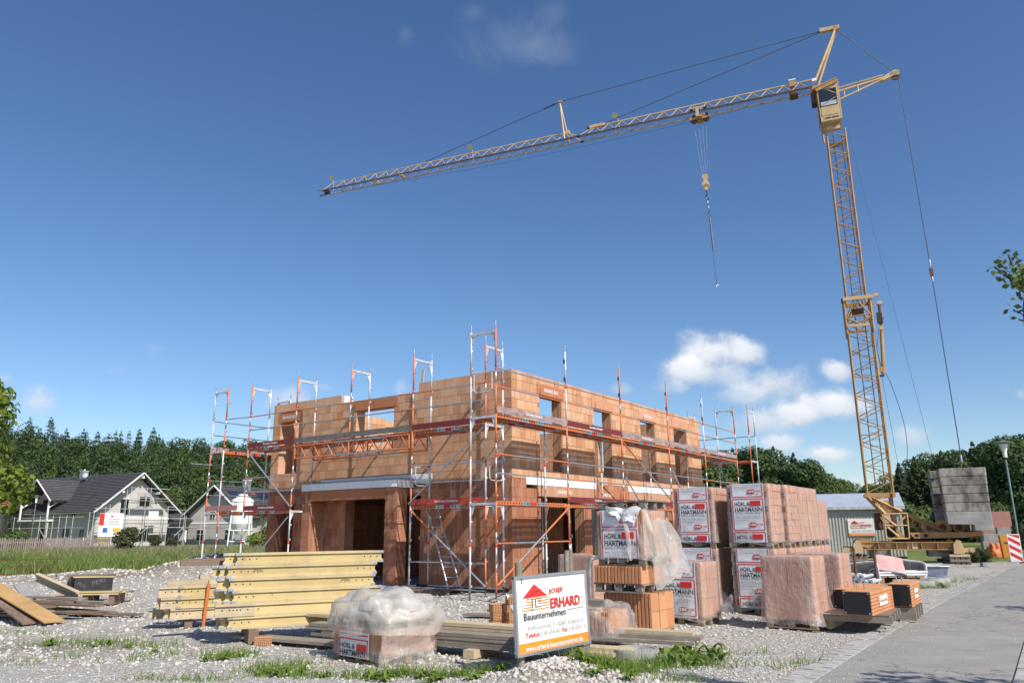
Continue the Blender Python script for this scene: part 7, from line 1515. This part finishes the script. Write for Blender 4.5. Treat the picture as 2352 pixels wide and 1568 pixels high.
# silo in front of it
x, y = on_sight(553, 78); r = thing('silo', 'white mortar silo on legs seen between the left scaffold posts', 'silo', (x, y, thz(x, y)), .2)
b = MB(); b.lathe([(.25, 1.0), (1.0, 2.2), (1.0, 4.2), (1.05, 4.22), (1.05, 4.35), (.45, 4.75), (.40, 4.95), (.05, 5.0)], (0, 0, 0), 20); b.obj('vessel', MAT['white_paint'], r)
for sx in (-1, 1):
    for sy in (-1, 1): bar('leg', (sx * .95, sy * .95, 0), (sx * .75, sy * .75, 4.2), .07, 'white_paint', r)
for z in (.6, 1.6): 
    for sy in (-1, 1): bar('cross_bar', (-.93, sy * .93, z), (.93, sy * .93, z), .05, 'white_paint', r); bar('cross_bar', (sy * .93, -.93, z), (sy * .93, .93, z), .05, 'white_paint', r)
box('control_box', (0, -1.0, 1.0), (.5, .3, .5), 'galv', r)
# red roofed house cut by the left edge
x, y = on_sight(-22, 100); r = thing('house', 'red tiled roof corner just showing at the left edge behind the maple', 'house', (x, y, thz(x, y)), .4); hbox(r, 'wall', (-7, 0, -.2), (0, 8, 4.2), 'white_paint'); slope(r, 'roof', (1.1, -1, 3.9), (1.1, 9, 3.9), (-3.5, 9, 7.4), (-3.5, -1, 7.4), .15, 'tile_red', 12)
x, y = on_sight(1948, 128); r = thing('house', 'small distant roof above the right packs', 'house', (x, y, thz(x, y)), .2); hbox(r, 'wall', (-3, 0, -.2), (3, 5, 2.6), 'white_paint'); slope(r, 'roof', (-3.6, -.5, 2.5), (3.6, -.5, 2.5), (3.6, 2.5, 4.6), (-3.6, 2.5, 4.6), .15, 'tile_red', 8)
# developer board
x, y = on_sight(254, 84); r = thing('notice_board', 'red and white developer board standing in front of the grey house', 'sign', (x, y, thz(x, y)), .22)
box('panel', (0, 0, 2.2), (2.1, .06, 2.2), 'white_paint', r); box('red_field', (-.83, -.036, 2.72), (.42, .012, 1.1), 'red_print', r); box('blue_field', (-.45, -.036, 1.72), (.42, .012, .45), 'blue_print', r); box('yellow_field', (.55, -.036, 1.72), (.62, .012, .40), 'yellow_print', r); box('logo_field', (.05, -.036, 3.0), (.18, .012, .16), 'red_print', r)
for i in range(4): box('text_row', (.25, -.036, 2.75 - .16 * i), (.95, .012, .05), 'grey_print', r)
box('panel', (-.55, 0, .75), (1.0, .06, .55), 'yellow_print', r); box('text_row', (-.55, -.036, .77), (.85, .012, .22), 'black_print', r); box('panel', (.5, 0, .70), (.95, .06, .7), 'white_paint', r)
for sx in (-.8, .8): bar('post', (sx, .08, -.2), (sx, .08, 3.2), .05, 'grey_wood', r)
# picket fence
A = Vector(on_sight(-60, 62) + (0,)); B = Vector(on_sight(276, 68) + (0,)); d = (B - A); fz = math.atan2(d.y, d.x); n_ = int(d.length / .15); r = thing('picket_fence', 'weathered wooden picket fence at the back of the meadow', 'fence', (A.x, A.y, thz(A.x, A.y)), fz)
for i in range(n_):
    h_ = 1.16 + RND.uniform(-.05, .05); link('picket', unit('box', MAT['fence_wood']), r, Matrix.Translation((i * .15, 0, h_ / 2)) @ Matrix.Rotation(RND.uniform(-.03, .03), 4, 'Y') @ Matrix.Diagonal((.085, .025, h_, 1)))
for z in (.35, .9): box('rail', (d.length / 2, .04, z), (d.length, .05, .08), 'fence_wood', r)
for i in range(6): box('post', (i * d.length / 5, .09, .6), (.1, .1, 1.25), 'fence_wood', r)
# street lamps: same type, three of them
def lamp(px, py, zt, label):
    p = at(px, py, zt); k_ = zt / 4.4; r = thing('street_lamp', label, 'street lamp', (p.x, p.y, thz(p.x, p.y)), 0, 'mushroom street lamps'); b = MB()
    b.lathe([(.05 * k_, 0), (.05 * k_, 1.0), (.040 * k_, 1.02), (.036 * k_, zt - .62 * k_)], (0, 0, 0), 12); b.obj('pole', MAT['lamp_pole'], r, smooth=False); b = MB(); b.lathe([(.075 * k_, zt - .66 * k_), (.08 * k_, zt - .46 * k_), (.12 * k_, zt - .30 * k_), (.17 * k_, zt - .12 * k_), (.08 * k_, zt - .10 * k_)], (0, 0, 0), 16); b.obj('lamp_glass', MAT['white_paint'], r); b = MB(); b.lathe([(.08 * k_, zt - .11 * k_), (.34 * k_, zt - .085 * k_), (.35 * k_, zt - .06 * k_), (.10 * k_, zt - .0 * k_), (.04 * k_, zt + .02)], (0, 0, 0), 20); b.obj('lamp_shade', MAT['lamp_pole'], r); b = MB(); b.lathe([(.05 * k_, zt - .74 * k_), (.068 * k_, zt - .72 * k_), (.068 * k_, zt - .66 * k_), (.05 * k_, zt - .64 * k_)], (0, 0, 0), 12); b.obj('collar', MAT['black'], r)
lamp(2303, 1013, 6.2, 'tall street lamp at the right edge beside the striped beacon'); lamp(2127, 1117, 6.2, 'farther street lamp between crane mast and counterweight'); lamp(85, 1137, 5.6, 'street lamp in front of the grey house on the left')
# site shed
A = Vector(on_sight(1862, 43.5) + (0,)); sd = Vector((.93, -.37, 0)).normalized(); r = thing('site_shed', 'grey corrugated metal shed with pale blue roof behind the brick packs', 'shed', (A.x, A.y, 0), math.atan2(sd.y, sd.x)); SL = 4.35
hbox(r, 'wall', (0, .06, .12), (SL, 2.6, 2.52), 'corrugated')
for i in range(int(SL / .15)): box('rib', (i * .15 + .08, .045, 1.25), (.075, .05, 2.25), 'corrugated', r)
slope(r, 'roof', (-.15, -.15, 2.52), (SL + .15, -.15, 2.52), (SL + .1, 1.4, 3.25), (-.1, 1.4, 3.25), .06, 'sheet_roof'); slope(r, 'roof', (-.15, 2.9, 2.52), (SL + .15, 2.9, 2.52), (SL + .1, 1.4, 3.25), (-.1, 1.4, 3.25), .06, 'sheet_roof'); box('eave_strip', (SL / 2, -.17, 2.50), (SL + .3, .05, .12), 'pale', r); hbox(r, 'base_rail', (0, .0, .0), (SL, 2.6, .12), 'black')
bs = Matrix.Translation((1.80, -.02, 1.12)); link('company_panel', unit('box', MAT['sign_white']), r, bs @ Matrix.Translation((.61, .0, .43)) @ Matrix.Diagonal((1.22, .03, .86, 1))); company_sign(r, bs @ Matrix.Translation((0, -.02, 0)) @ FRONT, 1.22, .86)
r.location = (A.x, A.y, -.05)
# things at the right edge
p = at(2337, 1292); r = thing('warning_beacon', 'red and white striped traffic beacon at the right edge of the view', 'traffic beacon', (p.x, p.y, 0), -.35); box('panel', (0, 0, .82), (.62, .05, 1.55), 'white_paint', r); r.scale = (.74, .74, .74); b = MB(); 
for i in range(4): z = .08 + i * .42; b.add([(-.28, -.03, z + .34), (.28, -.03, z), (.28, -.03, z + .20), (-.28, -.03, z + .54)], [(0, 1, 2, 3)])
V_ = b.v; b.v = [np.clip(v, [-1, -1, .07], [1, 1, 1.57]) for v in V_]; b.obj('red_stripe', MAT['red_print'], r); box('foot', (0, 0, .03), (.8, .4, .07), 'black', r)
p = at(2316, 1281); r = thing('cable_box', 'orange yellow power box leaning beside the striped beacon', 'box', (p.x, p.y, 0), -.3); r.scale = (.76, .76, .76); box('cabinet', (0, 0, .72), (.62, .4, 1.42), 'cabinet', r, Matrix.Rotation(-.05, 3, 'Y')); box('latch', (0, -.21, .95), (.3, .03, .05), 'dark_steel', r)
p = at(2290, 1279); heap('orange_netting', 'crumpled orange safety netting on the ground left of the power box', (p.x, p.y, 0), .46, .35, .60, 'orange', 91, 'netting', .3, .2)
p = at(2300, 1262); dd = 1.12; r = thing('foam_stack', 'stack of pink foam boards behind the counterweight', 'foam boards', (p.x * dd, p.y * dd, 0), -.35)
for i in range(5): box('foam_board', (-.1 + .02 * i, .3 * i, 1.25), (2.0, .26, 2.5), 'insul', r, Matrix.Rotation(-.03, 3, 'Y'))
for i, (px_, py_, s_, z0, lb) in enumerate([(2290, 1268, (1.25, .5, .42), .62, 'grey concrete block, upper one behind the orange power box'), (2283, 1272, (1.0, .5, .42), .2, 'grey concrete block, lower one behind the orange power box'), (2312, 1268, (.7, .5, .8), .62, 'grey concrete element right behind the orange power box')]): p = at(px_, py_); o = box('concrete_block', (p.x * 1.04, p.y * 1.04, z0 + s_[2] / 2), s_, 'concrete', None, Matrix.Rotation(-.35, 3, 'Z')); tag(o, lb, 'concrete block', 'concrete blocks at the right edge')
for i, (x0, y0, x1, y1, lb) in enumerate([(2255, 1299, 2340, 1298, 'kerb stone below the striped beacon'), (2106, 1300, 2164, 1300, 'kerb stone below the timber crib'), (2155, 1288, 2222, 1290, 'kerb stone behind the timber crib')]): p, q_ = at(x0, y0), at(x1, y1); o = box('kerb_stone', ((p.x + q_.x) / 2, (p.y + q_.y) / 2, .06), ((q_ - p).length, .18, .14), 'concrete', None, Matrix.Rotation(math.atan2(q_.y - p.y, q_.x - p.x), 3, 'Z')); tag(o, lb, 'kerb stone', 'loose kerb stones')
p = at(2053, 1272); o = box('board', (p.x, p.y, .62), (.62, .03, 1.15), 'rust', None, Matrix.Rotation(-.3, 3, 'Z')); tag(o, 'brown board leaning under the crane chassis', 'board'); p = at(2066, 1272); o = box('board', (p.x, p.y, .36), (.22, .05, .70), 'pale_wood', None, Matrix.Rotation(-.3, 3, 'Z')); tag(o, 'pale board standing right of the brown board under the crane', 'board'); p = at(2020, 1276); o = bar('red_tube', (p.x - .6, p.y, .62), (p.x + .95, p.y - .4, .80), .06, 'red_print', None, 8); tag(o, 'red tube lying under the crane chassis', 'tube')

# ------------------------------------------------------------------ bushes, weeds and grass
for i, (px_, dist, sc, lf, lb) in enumerate([(292, 60, .78, 'bush', 'brownish dark bush in front of the fence end and the grey gable'), (38, 66, .75, 'broad', 'green bush behind the fence beside the left street lamp'), (10, 68, .7, 'bush', 'brownish bush at the left edge behind the fence'), (360, 78, .55, 'bush', 'low bush before the garage of the grey house'), (400, 74, .5, 'bush', 'low brown bush between the two grey houses'), (612, 62, .8, 'lime_leaf', 'light green bush at the left corner of the brick house'), (585, 70, .6, 'weed', 'green bush behind the silo legs')]):
    x, y = on_sight(px_, dist); tree('bush', 'shrub', x, y, sc, lf, lb, None, 'bush', i * 1.1)
for i, (px_, dist, sc, lf, lb) in enumerate([(2225, 39.5, .26, 'bush', 'grey brown dry bush under the counterweight'), (2248, 40, .28, 'bush', 'dry bush right of the crane chassis'), (2345, 60, .7, 'bush', 'dry bush behind the street lamp at the right edge')]): x, y = on_sight(px_, dist); tree('bush', 'shrub', x, y, sc, lf, lb, None, 'bush', i * 1.7)
FOREST['s'] = TREE['shrub']; its = []
for i in range(44):
    px_ = 1590 + i * 18.5
    if 1955 < px_ < 2050 and i % 2: continue
    x, y = on_sight(px_, 84 + (i * 17) % 9); its.append(('s', x, y, thz(x, y) - .1, 1.1 + .5 * ((i * 7) % 5) / 5, i, i % 2))
forest('undergrowth', its, [MAT['broad_dark'], MAT['broad']])
def blades(n, pick, h0, h1, w_, lean=.35):
    V = []; 
    P = np.array([pick() for _ in range(n)]); a = NR.uniform(0, 6.28, n); h_ = NR.uniform(h0, h1, n); l = NR.normal(0, lean, (n, 2)) * h_[:, None]; z = th(P[:, 0], P[:, 1]) - .01
    dx = np.cos(a) * w_ / 2; dy = np.sin(a) * w_ / 2
    A = np.stack([P[:, 0] - dx, P[:, 1] - dy, z], -1); B = np.stack([P[:, 0] + dx, P[:, 1] + dy, z], -1); m1 = np.stack([P[:, 0] + l[:, 0] * .4, P[:, 1] + l[:, 1] * .4, z + h_ * .6], -1); C = np.stack([P[:, 0] + l[:, 0], P[:, 1] + l[:, 1], z + h_], -1)
    dd = np.stack([dx, dy, 0 * dx], -1) * .7; V = np.stack([A, B, m1 + dd, m1 - dd, C], 1).reshape(-1, 3); k = np.arange(n)[:, None] * 5
    return V, np.concatenate([k + np.array([[0, 1, 2]]), k + np.array([[0, 2, 3]]), k + np.array([[3, 2, 4]])])
def meadow_pick(y0, y1, pw=1.6):
    def f():
        while True:
            y = y0 + (y1 - y0) * NR.random() ** pw; x = NR.uniform(-.80 * y, -.02 * y)
            q_ = BM.inverted() @ Vector((x, y, 0))
            if (q_.x > -.5 and -1 < q_.y < 14.5 and q_.x < 18): continue
            if NR.random() < float(grass_w(np.array([x]), np.array([y]))[0]): return (x, y)
    return f
V, F = blades(52000, meadow_pick(26.5, 60), .25, .62, .05); stuff(link('meadow_grass', np_mesh('meadow_grass', V, F, MAT['grass'])))
V, F = blades(20000, meadow_pick(40, 61, .8), .28, .66, .06, .25); stuff(link('dry_grass', np_mesh('dry_grass', V, F, MAT['dry_grass'])))
def spot_pick(spots):
    w__ = np.array([s_[4] for s_ in spots], float); w__ /= w__.sum()
    def f():
        s_ = spots[NR.choice(len(spots), p=w__)]; a = NR.normal(0, .5, 2); return (s_[0] + a[0] * s_[2], s_[1] + a[1] * s_[3])
    return f
def wp(px_, py_): p = at(px_, py_); return p.x, p.y
tu = []
for px_, py_, rx_, ry_, k in [(60, 1452, .5, .3, 8), (110, 1478, .6, .3, 9), (190, 1470, .8, .35, 14), (250, 1480, .8, .4, 26), (320, 1478, .7, .4, 18), (170, 1505, .3, .2, 5), (60, 1520, .4, .2, 4), (300, 1515, .5, .2, 5), (380, 1500, .5, .25, 7), (520, 1505, .35, .2, 22), (560, 1500, .3, .2, 12), (610, 1540, .4, .2, 26), (660, 1525, .5, .2, 24), (700, 1550, .6, .2, 24), (460, 1560, .4, .15, 10), (340, 1560, .4, .1, 5),
        (860, 1550, .5, .15, 34), (940, 1545, .5, .15, 30), (1040, 1548, .5, .15, 34), (1130, 1545, .35, .12, 20), (1370, 1545, .30, .2, 80), (1430, 1540, .4, .25, 80), (1500, 1525, .4, .25, 60), (1580, 1520, .4, .25, 50), (1640, 1530, .4, .2, 10), (1790, 1530, .3, .15, 6), (1720, 1500, .4, .2, 4), (1850, 1520, .3, .15, 5), (1560, 1560, .4, .1, 10),
        (2120, 1345, .9, .5, 60), (2090, 1350, .8, .4, 40), (2150, 1335, .8, .4, 40), (2250, 1283, 1.2, .5, 90), (2200, 1285, 1.0, .5, 60), (2060, 1300, 1.4, .5, 40), (2000, 1300, 1., .5, 20), (2240, 1330, .6, .3, 14)]:
    x, y = wp(px_, py_); tu.append((x, y, rx_, ry_, k))
V, F = blades(8500, spot_pick(tu), .03, .13, .012, .6); stuff(link('grass_tufts', np_mesh('grass_tufts', V, F, MAT['weed'])))
V, F = blades(700, spot_pick(tu[:29]), .12, .28, .006, .3); stuff(link('tall_grass', np_mesh('tall_grass', V, F, MAT['grass'])))
def weed_mesh(seed, n, L_, w_, up):
    g = random.Random(seed); b = MB()
    for i in range(n):
        a = g.uniform(0, 6.28); l = L_ * g.uniform(.6, 1.15); e = up * g.uniform(.5, 1.3); ca, sa = math.cos(a), math.sin(a); P_ = []; K = 5
        for k in range(K + 1):
            t = k / K; rr = l * t * (.55 + .45 * t); z = l * (e * t - .75 * e * t * t * t); ww = w_ * math.sin(math.pi * min(1, .12 + .88 * t)) ** .8 * (1 + .25 * math.sin(9 * t + i)); P_ += [(rr * ca - ww * sa, rr * sa + ww * ca, z + .012), (rr * ca + ww * sa, rr * sa - ww * ca, z + .012)]
        b.add(P_, [(2 * k, 2 * k + 1, 2 * k + 3, 2 * k + 2) for k in range(K)])
    return b.mesh('leaves', MAT['weed'], recalc=False)
WM = [weed_mesh(1, 16, .24, .030, 1.1), weed_mesh(2, 22, .20, .036, .9), weed_mesh(3, 28, .17, .022, 1.3), weed_mesh(4, 18, .30, .034, 1.4)]
wd = [('on the grass strip below the foreground brick pack', [(850, 1552), (905, 1548), (960, 1550), (1010, 1553), (1060, 1545), (1105, 1550), (1150, 1552), (885, 1562), (990, 1563), (1090, 1562)]), ('in the grass beside the right post of the site board', [(1350, 1535), (1385, 1548), (1420, 1535), (1455, 1550), (1370, 1560), (1440, 1562), (1340, 1552)]), ('in the big leafy clump right of the concrete ring', [(1545, 1508), (1580, 1500), (1600, 1512), (1625, 1508), (1560, 1520), (1595, 1525), (1530, 1518), (1650, 1512)]), ('among the pebbles left of the foreground brick pack', [(520, 1508), (555, 1503), (620, 1542), (660, 1535), (700, 1545), (640, 1552), (745, 1552), (590, 1548), (480, 1512)]), ('in the grass in front of the far scrap boards', [(245, 1478), (215, 1485), (300, 1486), (120, 1480), (360, 1490)]), ('in the green patch in front of the mortar tubs', [(2110, 1348), (2140, 1338), (2085, 1352), (2160, 1345)])]
for wi, (where, L_) in enumerate(wd):
    for i, (px_, py_) in enumerate(L_):
        x, y = wp(px_ + RND.uniform(-8, 8), py_ + RND.uniform(-3, 3)); big_ = wi == 2 or (wi == 5); r = thing('weed_plant', 'broad leaved green weed growing ' + where, 'weed', (x, y, thz(x, y) - .01), RND.uniform(0, 6.3), 'weeds ' + where)
        s_ = RND.uniform(.62, 1.0) * (.92 if big_ else .6 if wi in (3, 4) else .72); link('leaves', WM[(i + wi) % 4 if not big_ else 3], r, Matrix.Diagonal((s_, s_, s_, 1)))
